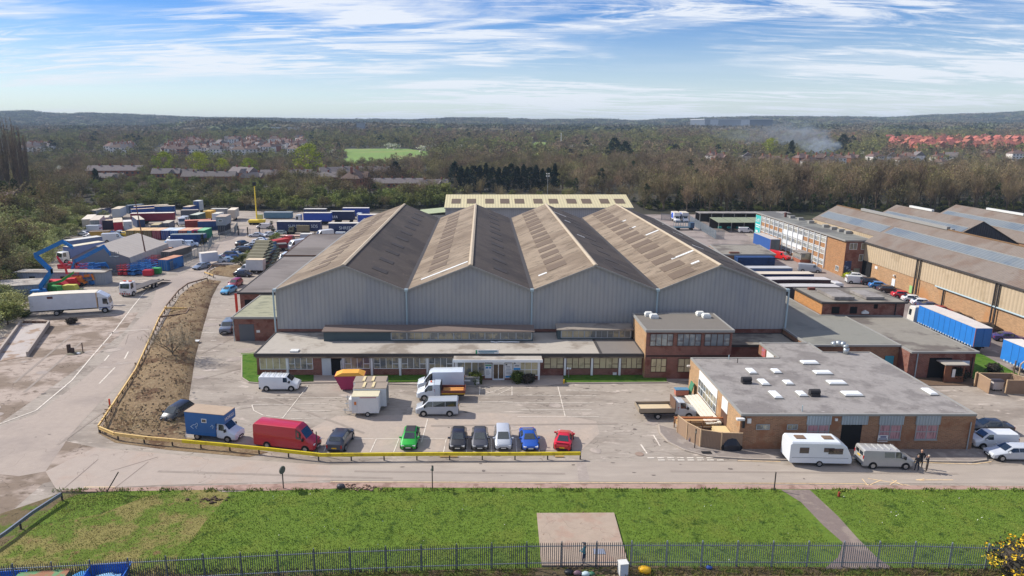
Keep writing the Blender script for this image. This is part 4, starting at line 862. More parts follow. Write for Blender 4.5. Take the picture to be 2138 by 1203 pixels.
for k, (a, b2) in enumerate(((8.3, 11.0), (11.35, 14.65), (15.0, 18.4), (18.75, 21.6))): window(T, FA, a, b2, 1.05, 2.65, BLIND, FRB, 3 if k == 0 else 4, (((0, 2) if k == 0 else (0, 3), .4),))
for x in (-26.35, -18.8, -14.95, -11.12, -7.42, -3.9, 11.18, 14.82, 18.58): part(T, 'pilaster', FRW, lambda b: FA.box(b, x - .14, x + .14, 0, 2.7, 0, .22))
part(T, 'opening', BLACKO, lambda b: FA.box(b, -20.5, -18.95, .05, 2.5, -.02, .03)); part(T, 'door', flat(190, 200, 200), lambda b: FA.box(b, -21.7, -20.45, .05, 2.55, 0, .1)); part(T, 'door', flat(196, 200, 198), lambda b: b.box(-18.98, -18.9, 86.6, 87.45, .05, 2.45))
part(T, 'roof_hatch', FASCW, lambda b: b.box(-26.0, -24.9, 87.6, 88.6, 3.3, 3.5))
MON = Face(0, 92.6, 1, 0)
def monitor(x0, x1, y0, y1, z1, wx0, wx1, n, roofm):
    m = part(T, 'roof_lantern', mat('slate_boards', S(70, 84, 88), .8, 0, .1, 1), lambda b: b.box(x0, x1, y0, y1, 3.3, z1)); f = Face(0, y0, 1, 0)
    b = M(); b.hexa([(x0 - .2, y0 - .25, z1), (x1 + .2, y0 - .25, z1), (x1 + .2, y1 + .1, z1 + .25), (x0 - .2, y1 + .1, z1 + .25), (x0 - .2, y0 - .25, z1 + .12), (x1 + .2, y0 - .25, z1 + .12), (x1 + .2, y1 + .1, z1 + .4), (x0 - .2, y1 + .1, z1 + .4)]); b.obj('lantern_roof', roofm, m)
    for i in range(n):
        a = wx0 + (wx1 - wx0) * i / n; b = M(); f.box(b, a + .08, a + (wx1 - wx0) / n - .08, 3.62, z1 - .15, -.02, .03); b.obj('window', WG, m); 
    b = M(); f.box(b, wx0, wx1, 3.5, 3.6, 0, .08); f.box(b, wx0, wx1, z1 - .14, z1 - .02, 0, .08)
    for i in range(n + 1): a = wx0 + (wx1 - wx0) * i / n; f.box(b, a - .08, a + .08, 3.6, z1 - .14, 0, .09)
    for i in range(n): a = wx0 + (wx1 - wx0) * (i + .5) / n; f.box(b, a - .03, a + .03, 3.62, z1 - .15, .03, .06)
    b.obj('frame', FRG, m)
monitor(-22.5, 7.2, 92.6, 94.7, 4.7, -12.9, 7.0, 9, mat('brown_boards', S(116, 102, 94), .9, 0, .12, 1.2)); monitor(10.8, 21.4, 93.5, 95.4, 4.7, 11.3, 21.2, 6, mat('patched_felt', S(150, 140, 128), .9, 0, .15, .8, c2=S(110, 102, 96), s2=.25))
T = thing('entrance_porch', 'glazed white entrance porch with canopy, double doors and notice boards', 'porch')
part(T, 'wall', BR_RED, lambda b: b.box(-3.55, 7.5, 85.7, 87.45, 0, .75)); part(T, 'side_wall', FRW, lambda b: (b.box(-3.6, -3.35, 85.6, 87.4, 0, 2.9), b.box(7.4, 7.65, 85.6, 87.4, 0, 2.9)))
part(T, 'canopy', FELT, lambda b: b.box(-3.8, 7.9, 85.1, 87.6, 2.92, 3.12)); part(T, 'fascia', FRW, lambda b: b.box(-3.85, 7.95, 85.0, 85.1, 2.8, 3.16))
FP = Face(0, 85.65, 1, 0)
window(T, FP, -3.3, -1.4, .76, 2.75, WG, FRW, 2); window(T, FP, -1.4, .3, .76, 2.75, WG, FRW, 2); window(T, FP, 3.9, 7.4, .76, 2.75, BLIND, FRW, 4, ((None, .4),))
dr = part(T, 'door', FRW, lambda b: FP.box(b, 1.35, 2.95, .1, 2.75, -.02, .03)); part(dr, 'glass', mat('brown_glass', S(92, 76, 60), .15, 0, .1), lambda b: (FP.box(b, 1.5, 2.08, .35, 2.3, .031, .06), FP.box(b, 2.2, 2.8, .35, 2.3, .031, .06)))
s1 = part(T, 'notice_board', WHITE, lambda b: FP.box(b, .35, 1.25, .4, 2.45, 0, .06)); part(s1, 'print', flat(46, 140, 90), lambda b: FP.box(b, .4, 1.2, 2.12, 2.3, .061, .07)); part(s1, 'print', flat(40, 130, 190), lambda b: (FP.box(b, .45, .8, 1.75, 2.0, .061, .07), FP.box(b, .9, 1.15, 1.75, 2.0, .061, .07)))
part(s1, 'print', flat(110, 120, 128), lambda b: [FP.box(b, .5, .9 + .04 * (k % 4), 1.5 - k * .16, 1.55 - k * .16, .061, .07) for k in range(5)])
s2 = part(T, 'notice_board', WHITE, lambda b: FP.box(b, 3.0, 4.0, .4, 2.5, 0, .06)); part(s2, 'print', flat(40, 140, 200), lambda b: FP.box(b, 3.1, 3.9, .5, .72, .061, .07)); part(s2, 'print', flat(30, 34, 40), lambda b: FP.box(b, 3.1, 3.3, 2.2, 2.4, .061, .07)); part(s2, 'print', flat(110, 116, 124), lambda b: [FP.box(b, 3.15, 3.7 + .05 * (k % 3), 2.0 - k * .2, 2.06 - k * .2, .061, .07) for k in range(6)])
s3 = part(T, 'notice_board', WHITE, lambda b: FP.box(b, 4.1, 5.1, 1.55, 2.75, .08, .12)); part(s3, 'print', flat(40, 150, 210), lambda b: FP.box(b, 4.15, 5.05, 1.6, 1.85, .121, .13)); part(s3, 'print', flat(30, 34, 40), lambda b: (FP.box(b, 4.2, 4.4, 2.45, 2.65, .121, .13), FP.box(b, 4.3, 4.9, 2.1, 2.2, .121, .13)))
s4 = part(T, 'roof_sign', WHITE, lambda b: b.box(-.9, 2.2, 86.9, 87.0, 3.35, 3.9)); part(s4, 'print', flat(40, 150, 100), lambda b: b.box(-.9, -.7, 86.88, 86.9, 3.35, 3.9)); part(s4, 'print', flat(60, 120, 140), lambda b: (b.box(-.5, 2.0, 86.88, 86.9, 3.66, 3.8), b.box(-.4, 1.6, 86.88, 86.9, 3.44, 3.55)))
T = thing('brick_block', 'two-storey brick office block standing at the right end of the long office range', 'building')
part(T, 'wall', BR_RED, lambda b: b.box(21.75, 33.1, 86.4, 94.4, 0, 6.6)); flatroof(T, [(21.6, 86.2), (33.25, 86.2), (33.25, 94.6), (21.6, 94.6)], 6.6, mat('grey_roofing', S(118, 112, 104), .9, 0, .07, 1), FASC)
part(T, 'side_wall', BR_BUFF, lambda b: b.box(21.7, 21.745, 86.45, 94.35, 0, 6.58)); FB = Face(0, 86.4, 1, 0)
for a, b2 in ((22.2, 25.3), (25.8, 29.0), (29.4, 32.8)): window(T, FB, a, b2, 4.6, 6.35, mat('office_glass', S(112, 122, 128), .1, 0, .2, 1.2, c2=S(150, 154, 150), s2=.6, spec=1), FRB, 4, (((0, 3), .4),))
window(T, FB, 22.5, 24.6, .95, 2.9, BLIND, FRB, 3, (((0, 2), .4),)); window(T, FB, 26.1, 29.6, .95, 2.9, BLIND, FRB, 4, (((0, 3), .4),)); window(T, FB, 29.8, 33.0, .95, 2.9, BLIND, FRB, 4, (((0, 3), .4),))
part(T, 'dark_band', mat('soot_brick', S(72, 54, 48), .9, 0, .1, 2), lambda b: FB.box(b, 21.8, 33.05, 3.1, 3.35, 0, .05))
for x, y in ((23.6, 93.4), (24.1, 92.3), (31.0, 93.6), (31.5, 92.5)): part(T, 'roof_vent', FASCW, lambda b: (b.box(x - .55, x + .55, y - .45, y + .45, 6.82, 7.1), b.hexa([(x - .6, y - .5, 7.1), (x + .6, y - .5, 7.1), (x + .6, y + .5, 7.1), (x - .6, y + .5, 7.1), (x - .4, y - .35, 7.4), (x + .4, y - .35, 7.4), (x + .4, y + .35, 7.4), (x - .4, y + .35, 7.4)])))
T = thing('low_brick_link', 'low dark-roofed brick link building in the shade beside the two-storey block', 'building')
part(T, 'wall', BR_RED, lambda b: b.box(33.2, 44.3, 91.5, 96.9, 0, 2.9)); flatroof(T, [(33.2, 91.3), (44.4, 91.3), (44.4, 96.95), (33.2, 96.95)], 2.9, FELT4, FASCD)
b = M(); [b.bar((33.6 + i * .22, 84.2 + .1 * i, .25 + .12 * (i % 5)), (39.5 + i * .2, 90.4, .3 + .12 * (i % 4)), .18, .12) for i in range(16)]; b.obj('timber_stack', flat(120, 92, 70), label='dark stack of old timber in the gap behind the flat-roofed workshop', cat='timber pile')
# ---- flat-roofed workshop at the front right
T = thing('workshop', 'flat-roofed buff brick workshop with skylights and fluted grey panels beside the road', 'building')
WP = [(26.8, 65.6), (51.1, 65.6), (51.1, 85.6), (44.9, 85.6), (44.9, 89.6), (38.1, 89.6), (38.1, 83.3), (26.8, 83.3)]
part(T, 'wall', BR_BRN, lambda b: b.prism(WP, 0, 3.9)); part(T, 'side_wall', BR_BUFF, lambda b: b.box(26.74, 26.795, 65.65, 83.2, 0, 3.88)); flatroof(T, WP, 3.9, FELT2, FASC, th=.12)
FL = Face(26.74, 83.3, 0, -1); FW = Face(0, 65.6, 1, 0)
part(T, 'fascia_panel', FRW, lambda b: FL.box(b, 4.0, 10.6, 2.9, 3.85, 0, .05)); window(T, FL, 4.0, 10.6, .95, 2.88, WG, FRW, 7, ((None, .48),)); part(T, 'fascia_panel', FRW, lambda b: FL.box(b, 12.2, 14.0, 2.4, 3.85, 0, .05)); part(T, 'doorway', mat('brown_door', S(96, 68, 54), .8), lambda b: FL.box(b, 12.2, 14.0, .1, 2.38, 0, .04))
for a, b2 in ((28.4, 29.8), (31.6, 32.7)): window(T, FW, a, b2, 2.35, 2.95, WG, FRG, 2)
FLU = mat('fluted_panel', S(168, 178, 184), .6, .2, .04, 1, wave=('X', .3, 1, .5))
for a, b2 in ((33.6, 36.1), (37.2, 39.9), (41.1, 43.6), (44.9, 47.4)):
    part(T, 'fluted_panel', FLU, lambda b: FW.box(b, a, b2, 2.95, 3.88, 0, .12))
    if a == 37.2: part(T, 'doorway', BLACKO, lambda b: FW.box(b, a + .1, b2 - .5, 0, 2.93, -.02, .02))
    else: window(T, FW, a + .1, b2 - .1, 1.25, 2.93, WG2, FRG, 2, ((None, .5),), .08, True)
pn = part(T, 'poster', WHITE, lambda b: FW.box(b, 41.15, 42.2, 1.0, 1.75, .08, .11)); part(pn, 'print', flat(60, 70, 120), lambda b: (FW.box(b, 41.4, 42.0, 1.5, 1.65, .111, .12), FW.box(b, 41.25, 42.1, 1.3, 1.4, .111, .12))); part(pn, 'print', flat(190, 50, 50), lambda b: FW.box(b, 41.25, 42.1, 1.1, 1.18, .111, .12))
for x, w, y, d in ((32.6, .9, 78.2, 1.6), (35.6, .9, 78.2, 1.3), (41.1, 2.0, 81.3, 1.1), (41.0, 2.0, 77.7, 1.1), (32.6, .9, 74.5, 1.7), (35.4, .9, 74.4, 1.2), (41.0, 2.0, 74.4, 1.1), (32.4, .9, 70.7, 1.9), (35.4, .9, 71.0, 1.3), (41.0, 2.0, 71.0, 1.2), (50.0, .9, 71.6, 1.8)):
    sk = part(T, 'skylight', FASC, lambda b: b.box(x - w / 2 - .06, x + w / 2 + .06, y - d / 2 - .06, y + d / 2 + .06, 4.02, 4.16)); part(sk, 'dome', FRW, lambda b: b.hexa([(x - w / 2, y - d / 2, 4.161), (x + w / 2, y - d / 2, 4.161), (x + w / 2, y + d / 2, 4.161), (x - w / 2, y + d / 2, 4.161), (x - w / 2 + .12, y - d / 2 + .12, 4.3), (x + w / 2 - .12, y - d / 2 + .12, 4.3), (x + w / 2 - .12, y + d / 2 - .12, 4.3), (x - w / 2 + .12, y + d / 2 - .12, 4.3)]))
for x, y in ((30.6, 74.5), (36.7, 70.7)): vt = part(T, 'roof_vent', flat(52, 50, 50), lambda b: (b.box(x - .5, x + .5, y - .4, y + .4, 4.02, 4.3), b.tube((x - .55, y, 4.5), (x + .55, y, 4.5), .3, n=10)))
part(T, 'flue', PIPE, lambda b: b.tube((33.4, 66.4, 4), (33.4, 66.4, 4.7), .05)); part(T, 'flue', PIPE, lambda b: b.tube((31.5, 82.8, 4), (31.5, 82.8, 4.6), .06)); part(T, 'flue', FASCD, lambda b: b.tube((32.1, 81.4, 4), (32.1, 81.4, 4.6), .05))
part(T, 'lamp', WHITE, lambda b: b.box(26.2, 27.0, 65.1, 65.5, 3.55, 3.75)); part(T, 'alarm_box', WHITE, lambda b: (FW.box(b, 27.4, 27.8, 3.1, 3.6, 0, .14), FW.box(b, 36.5, 36.75, 3.35, 3.6, 0, .12)))
part(T, 'lamp', WHITE, lambda b: b.box(26.35, 26.72, 83.0, 83.25, 2.9, 3.1)); part(T, 'downpipe', FRG, lambda b: b.tube((50.6, 65.5, 0), (50.6, 65.5, 3.2), .06)); part(T, 'downpipe', DARK, lambda b: b.tube((27.05, 65.5, 2.6), (27.05, 65.5, 3.8), .14))
part(T, 'duct', mat('silver_duct', S(176, 182, 184), .35, .6, .1, 2), lambda b: b.path([(47.6, 85.0, 4.0), (47.6, 85.0, 4.8), (47.45, 85.2, 5.15), (47.1, 85.5, 5.3), (46.6, 85.8, 5.2), (46.2, 86.1, 4.9)], .36, 12), smooth=True)
part(T, 'wall_art', mat('mural', S(190, 96, 84), .7, 0, .3, 3, c2=S(120, 140, 180), s2=3), lambda b: b.box(38.02, 38.09, 87.2, 88.4, 2.6, 3.8)); part(T, 'fascia_panel', FRW, lambda b: b.box(38.02, 38.09, 84.6, 86.8, 2.9, 3.85))
# ---- flat-roofed group right of the factory
T = thing('flat_roofed_unit', 'wide unit with a smooth greenish flat roof attached to the right side of the factory', 'building')
part(T, 'wall', BR_BRN, lambda b: b.prism([(44.6, 88.9), (57, 88.9), (57, 104), (53.6, 104), (53.6, 121), (44.6, 121)], 0, 3.8)); flatroof(T, [(44.55, 88.7), (57.1, 88.7), (57.1, 104), (53.4, 104), (53.4, 121.2), (44.55, 121.2)], 3.8, FELT3, FASC, th=.15)
T = thing('brick_unit', 'low brick unit with stained flat roof and timber porch facing the small yard', 'building')
part(T, 'wall', BR_RED, lambda b: b.box(57.05, 65.9, 86.6, 104, 0, 3.65)); flatroof(T, [(57.12, 86.3), (66.1, 86.3), (66.1, 104.4), (57.12, 104.4)], 3.65, FELT4, FASC, th=.15)
FU = Face(0, 86.6, 1, 0); part(T, 'dark_doorway', BLACKO, lambda b: FU.box(b, 59.8, 62.8, 0, 2.9, -.02, .03))
po = part(T, 'porch', mat('porch_timber', S(126, 84, 62), .85, 0, .2, 2), lambda b: (b.box(60.9, 61.05, 84.9, 85.05, 0, 2.5), b.box(63.35, 63.5, 84.9, 85.05, 0, 2.5), b.box(60.9, 63.5, 84.95, 85.0, 0, .9), b.box(61.0, 61.8, 84.95, 85.0, .9, 2.4))); part(po, 'porch_roof', FELT, lambda b: b.box(60.7, 63.8, 84.6, 86.55, 2.5, 2.64)); part(po, 'notice', WHITE, lambda b: b.box(61.9, 62.3, 84.88, 84.93, .8, 1.9))
part(T, 'sign', mat('pale_sign', S(196, 208, 222), .6), lambda b: FU.box(b, 64.0, 65.2, 2.0, 2.5, 0, .06)); part(T, 'downpipe', PIPE, lambda b: b.tube((58.1, 86.5, 0), (58.1, 86.5, 3.6), .07)); part(T, 'downpipe', DARK, lambda b: b.tube((65.5, 86.5, 0), (65.5, 86.5, 3.0), .06)); part(T, 'blue_door', flat(60, 150, 170), lambda b: b.box(55.2, 56.4, 88.78, 88.85, 0, 2.4))
T = thing('boiler_house', 'taller brick plant building with an orange sunlit side and raised roof sections', 'building')
part(T, 'wall', BR_RED, lambda b: b.box(53.9, 66.9, 104.5, 114.3, 0, 5.8)); part(T, 'side_wall', mat('sunlit_tint_brick', S(196, 132, 72), .9, 0, .1, 1, brick=(1.1, S(180, 150, 110))), lambda b: b.box(53.84, 53.895, 104.55, 114.25, 3.9, 5.78)); flatroof(T, [(53.6, 104.2), (67.1, 104.2), (67.1, 114.5), (53.6, 114.5)], 5.8, FELT4, FASCD, th=.15)  # sunlight on the left side is put into its orange brick colour
part(T, 'raised_roof', FELT2, lambda b: (b.box(56.2, 59.4, 105.6, 111.5, 6.03, 6.5), b.box(61.4, 64.3, 105.8, 110.8, 6.03, 6.45))); part(T, 'roof_cowl', flat(120, 70, 56), lambda b: b.box(55.4, 56.5, 112.6, 113.2, 5.95, 6.35)); part(T, 'opening', BLACKO, lambda b: (b.box(55.4, 56.6, 104.44, 104.5, 4.1, 5.2), b.box(58.3, 59.4, 104.44, 104.5, 4.1, 5.2), b.box(62.0, 62.6, 104.44, 104.5, 4.9, 5.6))); part(T, 'vent', WHITE, lambda b: b.yprism([(60.1, 4.1), (61.2, 4.1), (61.2, 4.4), (60.65, 4.7), (60.1, 4.4)], 104.2, 104.45)); part(T, 'downpipe', DARK, lambda b: b.tube((65.4, 104.35, 3.9), (65.4, 104.35, 5.8), .09))
# ---- three-storey office
T = thing('brick_office', 'three-storey brick office slab with white window bays and a teal banner on its end', 'office building')
part(T, 'wall', mat('tan_brick', S(176, 124, 78), .9, 0, .12, .8, brick=(1, S(168, 140, 110))), lambda b: b.box(81.2, 87.0, 150.5, 202, 0, 8.1)); part(T, 'end_wall', BR_RED, lambda b: b.box(81.25, 86.95, 150.44, 150.49, 0, 8.08)); flatroof(T, [(80.8, 150.2), (87.3, 150.2), (87.3, 202.3), (80.8, 202.3)], 8.1, mat('office_roof', S(126, 126, 118), .9, 0, .1, .5, c2=S(104, 102, 98), s2=.08), FASC, th=.2)
FT = Face(81.2, 202, 0, -1); b0 = 4.6
for i in range(13):
    a = b0 + i * 2.95
    for k, (z0, z1) in enumerate(((6.05, 7.7), (3.4, 4.95), (.8, 2.2))):
        if k == 2 and i < 5: continue
        window(T, FT, a + .12, a + 2.83, z0, z1, WG, FRW, 4, ((None, .68),), .13)
part(T, 'fin', FRW, lambda b: [FT.box(b, b0 + i * 2.95 - .09, b0 + i * 2.95 + .09, .3 if i > 4 else 3, 7.95, 0, .28) for i in range(14)])
part(T, 'spandrel', FRW, lambda b: (FT.box(b, b0 + 5 * 2.95, b0 + 9 * 2.95, 4.98, 6.02, 0, .1), FT.box(b, b0 + 5 * 2.95, b0 + 9 * 2.95, 2.4, 3.35, 0, .1)))
sg = part(T, 'banner', flat(52, 178, 172), lambda b: FT.box(b, .3, 4.3, 2.2, 7.6, 0, .1)); rt = (pi / 2, 0, -pi / 2)
txt(sg, 'Loft', 1.75, FT.p(.55, 5.7, .13), rt, WHITE); part(sg, 'print', WHITE, lambda b: (FT.box(b, .7, 3.9, 4.7, 5.0, .101, .12), FT.box(b, .9, 3.6, 4.1, 4.35, .101, .12), FT.box(b, 1.0, 2.6, 2.6, 3.2, .101, .12)))
FE = Face(0, 150.44, 1, 0)
for a, z in ((82.0, 6.2), (84.6, 6.2), (84.4, 3.6)): window(T, FE, a, a + 1.7, z, z + 1.5, WG, FRW, 2)
window(T, FT, 48.2, 49.7, .8, 2.0, WG, FRW, 2); part(T, 'mural', mat('blue_mural', S(56, 66, 104), .7, 0, .3, 1.2, c2=S(150, 160, 190), s2=1.5, t2=(.56, .62)), lambda b: FE.box(b, 81.4, 82.9, .9, 3.6, 0, .05)); part(T, 'garage_door', flat(150, 150, 132), lambda b: FE.box(b, 83.6, 84.9, .1, 1.9, 0, .05)); part(T, 'sign', WHITE, lambda b: FE.box(b, 83.0, 83.4, .9, 1.4, 0, .05))
pc = part(T, 'porch', mat('porch_brick', S(160, 100, 76), .9, 0, .1), lambda b: b.box(78.6, 81.1, 165.8, 170, 0, .9)); part(pc, 'glazing', WG, lambda b: b.box(78.7, 81.1, 165.9, 169.9, .9, 2.4)); part(pc, 'porch_roof', FELT2, lambda b: b.box(78.4, 81.15, 165.6, 170.2, 2.4, 2.6)); part(pc, 'frame', FRW, lambda b: [b.box(78.6, 78.72, 165.8 + i * .68, 165.9 + i * .68, .9, 2.4) for i in range(7)])
for i, (x, y) in enumerate(((85.8, 188), (86.3, 184), (86.3, 178), (86.5, 170.5), (86.5, 166.5), (86.5, 163), (86.6, 160))): part(T, 'roof_box', FASC, lambda b: b.box(x - .9, x + .5, y - .5, y + .5, 8.3, 9.0))
part(T, 'chimney', flat(92, 56, 52), lambda b: b.box(84.5, 85.0, 190, 190.6, 8.3, 9.6))
# ---- the sheet-roofed warehouses
T = thing('warehouse', 'long sheet-roofed warehouse with cream corrugated upper wall over orange brick', 'warehouse')
XW = [85.5, 101.6, 117.7, 133.8]; ZW, ZWR = 8.1, 12.7
CREAM = mat('cream_cladding', S(190, 170, 140), .7, 0, .06, .7, wave=('Y', .8, .9, .35), c2=S(176, 156, 126), s2=.2)
part(T, 'wall', mat('orange_brickwork', S(182, 142, 104), .9, 0, .1, .8, brick=(1, S(188, 156, 118)), c2=S(178, 130, 86), s2=.15), lambda b: b.box(85.5, 85.75, 40, 150.4, 0, 3.85)); part(T, 'upper_wall', CREAM, lambda b: b.box(85.38, 85.74, 40, 150.4, 3.88, 8.0))
part(T, 'recess', BLACKO, lambda b: b.box(85.3, 85.49, 146.9, 150.3, 0, 3.8)); FWH = Face(85.38, 150.4, 0, -1)
part(T, 'gutter', FASCD, lambda b: b.box(84.9, 85.35, 40, 150.4, 7.85, 8.1)); part(T, 'pipe_run', PIPE, lambda b: b.tube((85.2, 125, 3.8), (85.2, 40, 3.8), .14, n=8))
for y in (131.2, 130.2, 110.2, 109.4, 92, 91): part(T, 'downpipe', FASCD, lambda b: b.tube((85.15, y, 0), (85.15, y, 7.9), .14, n=8))
part(T, 'downpipe', FASCD, lambda b: b.tube((85.25, 122.6, 0), (85.25, 122.6, 3.8), .14)); part(T, 'door', FRW, lambda b: b.box(85.42, 85.49, 137.8, 138.9, 0, 2.2)); part(T, 'door', flat(150, 196, 120), lambda b: b.box(85.42, 85.49, 132.0, 132.9, 0, 2.1)); part(T, 'sign', WHITE, lambda b: b.box(85.42, 85.49, 144.6, 145.6, 2.9, 3.5)); part(T, 'lamp', WHITE, lambda b: b.box(85.1, 85.49, 137.9, 138.3, 2.8, 3.1))
def wroof(t, xa, xr, xb, y0, y1, za=ZW, tl=(.33, .60)):
    for s, xe in enumerate((xa, xb)):
        def fn(b):
            e = (xe, za if s == 0 else ZW); r = (xr, ZWR)
            P = [(e[0], y0, e[1]), (r[0], y0, r[1]), (r[0], y1, r[1]), (e[0], y1, e[1])] if s == 0 else [(r[0], y0, r[1]), (e[0], y0, e[1]), (e[0], y1, e[1]), (r[0], y1, r[1])]
            b.hexa([(p[0], p[1], p[2]) for p in P] + [(p[0], p[1], p[2] + .1) for p in P])
        rf = part(t, 'roof', ASBW, fn)
        if s == 0:
            k = (ZWR - za) / (xr - xa); x0, x1 = xr - tl[1] * 8.1, xr - tl[0] * 8.1; z = lambda x: ZWR - k * (xr - x) + .105
            b = M(); b.hexa([(x0, y0 + .5, z(x0)), (x1, y0 + .5, z(x1)), (x1, y1 - 1, z(x1)), (x0, y1 - 1, z(x0)), (x0, y0 + .5, z(x0) + .05), (x1, y0 + .5, z(x1) + .05), (x1, y1 - 1, z(x1) + .05), (x0, y1 - 1, z(x0) + .05)]); b.obj('rooflight', GLST, rf)
            b = M(); [b.hexa([(x - .08, y0 + .4, z(x)), (x + .08, y0 + .4, z(x)), (x + .08, y1 - .9, z(x)), (x - .08, y1 - .9, z(x)), (x - .08, y0 + .4, z(x) + .1), (x + .08, y0 + .4, z(x) + .1), (x + .08, y1 - .9, z(x) + .1), (x - .08, y1 - .9, z(x) + .1)]) for x in (x0, x1)]; b.obj('flashing', FASC, rf)
wroof(T, 84.95, 93.55, 101.6, 40, 150.4, 7.95); wroof(T, 87.35, 93.55, 101.6, 150.4, 180, 9.15)
part(T, 'rear_wall', BR_BRN, lambda b: b.yprism([(87.4, 0), (101.6, 0), (101.6, ZW), (93.55, ZWR), (87.4, 9.1)], 179.6, 179.8)); part(T, 'side_wall', CREAM, lambda b: b.box(87.35, 87.5, 150.5, 179.5, 8, 9.1))
part(T, 'ridge_vent', FASC, lambda b: (b.box(93.2, 93.9, 136, 168, ZWR + .12, ZWR + .7))); part(T, 'ridge', mat('mossy_ridge', S(128, 98, 66), .95, 0, .2, 2), lambda b: b.box(93.35, 93.75, 40, 179.9, ZWR + .05, ZWR + .2))
T = thing('warehouse', 'second sheet-roofed warehouse bay ending in a dark corrugated gable', 'warehouse')
wroof(T, 101.7, 109.7, 117.7, 148.6, 181); part(T, 'gable_wall', mat('dark_gable', S(72, 74, 78), .8, 0, .1, .8, wave=('X', .5, .9, .5)), lambda b: b.yprism([(101.8, 0), (117.6, 0), (117.6, ZW), (109.7, ZWR), (101.8, ZW)], 148.8, 149.0))
part(T, 'ridge_vent', FASCW, lambda b: (b.box(109.4, 110.0, 166, 175, ZWR + .12, ZWR + .6))); part(T, 'ridge_vent', FASC, lambda b: b.box(104.3, 105, 150.5, 157, 10.2, 10.8)); part(T, 'rear_wall', BR_BRN, lambda b: b.yprism([(101.8, 0), (117.6, 0), (117.6, ZW), (109.7, ZWR), (101.8, ZW)], 180.6, 180.8))
T = thing('warehouse', 'rearmost sheet-roofed warehouse bay at the right frame edge', 'warehouse')
wroof(T, 117.8, 125.8, 133.8, 110, 181.5); part(T, 'wall', BR_BRN, lambda b: b.box(118, 133.6, 111, 181, 0, 8)); part(T, 'ridge_vent', FASCW, lambda b: b.box(125.5, 126.1, 158, 170, ZWR + .12, ZWR + .6))
part(T, 'gable_wall', CLAD, lambda b: b.yprism([(118, 8.01), (133.6, 8.01), (125.8, ZWR)], 180.7, 180.9))
# ---- cream shed behind
T = thing('cream_shed', 'cream sheet-roofed shed with a row of brown rooflights behind the factory', 'shed')
part(T, 'wall', CLAD, lambda b: b.box(-11.5, 46.6, 212, 236, 0, 8.3))
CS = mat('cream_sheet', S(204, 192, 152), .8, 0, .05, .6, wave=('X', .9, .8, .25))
rf = part(T, 'roof', CS, lambda b: (b.hexa([(-11.8, 211.6, 8.35), (46.9, 211.6, 8.35), (46.9, 224, 11.2), (-11.8, 224, 11.2), (-11.8, 211.6, 8.5), (46.9, 211.6, 8.5), (46.9, 224, 11.35), (-11.8, 224, 11.35)]), b.hexa([(-11.8, 224, 11.2), (46.9, 224, 11.2), (46.9, 236.4, 8.35), (-11.8, 236.4, 8.35), (-11.8, 224, 11.35), (46.9, 224, 11.35), (46.9, 236.4, 8.5), (-11.8, 236.4, 8.5)])))
for a, c in ((943, 962), (975, 994), (1013, 1031), (1044, 1063), (1074, 1094), (1113, 1132), (1145, 1164), (1182, 1202), (1213, 1233), (1251, 1270), (1282, 1302)):
    x0, x1 = [(p - CX) / F * 218 for p in (a, c)]; z = lambda y: 8.5 + (y - 211.6) * 2.85 / 12.4
    b = M(); b.hexa([(x0, 215.2, z(215.2) + .01), (x1, 215.2, z(215.2) + .01), (x1, 219.6, z(219.6) + .01), (x0, 219.6, z(219.6) + .01), (x0, 215.2, z(215.2) + .06), (x1, 215.2, z(215.2) + .06), (x1, 219.6, z(219.6) + .06), (x0, 219.6, z(219.6) + .06)]); b.obj('rooflight', GRPD, rf)
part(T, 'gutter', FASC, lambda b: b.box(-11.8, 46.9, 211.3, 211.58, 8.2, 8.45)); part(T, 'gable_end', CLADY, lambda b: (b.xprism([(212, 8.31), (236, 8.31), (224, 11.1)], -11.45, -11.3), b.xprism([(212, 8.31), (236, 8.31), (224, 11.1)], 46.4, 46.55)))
T = thing('lean_to_shed', 'low pale green roofed outbuilding at the left end of the cream shed', 'shed')
part(T, 'wall', CLAD, lambda b: b.box(-22, -12, 232, 246, 0, 3.6)); part(T, 'roof', mat('pale_green_sheet', S(160, 168, 132), .8, 0, .06), lambda b: b.hexa([(-22.3, 231.6, 3.6), (-11.9, 231.6, 4.6), (-11.9, 246.4, 4.6), (-22.3, 246.4, 3.6), (-22.3, 231.6, 3.75), (-11.9, 231.6, 4.75), (-11.9, 246.4, 4.75), (-22.3, 246.4, 3.75)]))
# ---- small brick store with container front, carports
T = thing('brick_store', 'low brick store with a stained flat roof behind the factory’s right side', 'building'); T['label'] = 'low brick store with a stained flat roof right of the factory roofs'
part(T, 'wall', BR_BRN, lambda b: b.box(57.4, 70, 160.6, 174, 0, 3)); flatroof(T, [(57.2, 160.5), (70.2, 160.5), (71.6, 174.2), (58.8, 174.2)], 3, FELT4, FASC); part(T, 'roof_vent', flat(120, 80, 64), lambda b: b.box(59.5, 61.8, 161.5, 162.3, 3.25, 3.6))
GRN = mat('mossy_green_roof', S(134, 140, 116), .9, 0, .15, .8)
T = thing('open_carport', 'row of open-fronted sheds with mossy green roofs at the back of the right-hand yard', 'shed')
part(T, 'roof', GRN, lambda b: [b.hexa([(75.5 + i * 4.1, 217, 3.0), (79.3 + i * 4.1, 217, 3.0), (79.3 + i * 4.1, 226, 3.5), (75.5 + i * 4.1, 226, 3.5), (75.5 + i * 4.1, 217, 3.12), (79.3 + i * 4.1, 217, 3.12), (79.3 + i * 4.1, 226, 3.62), (75.5 + i * 4.1, 226, 3.62)]) for i in range(5)])
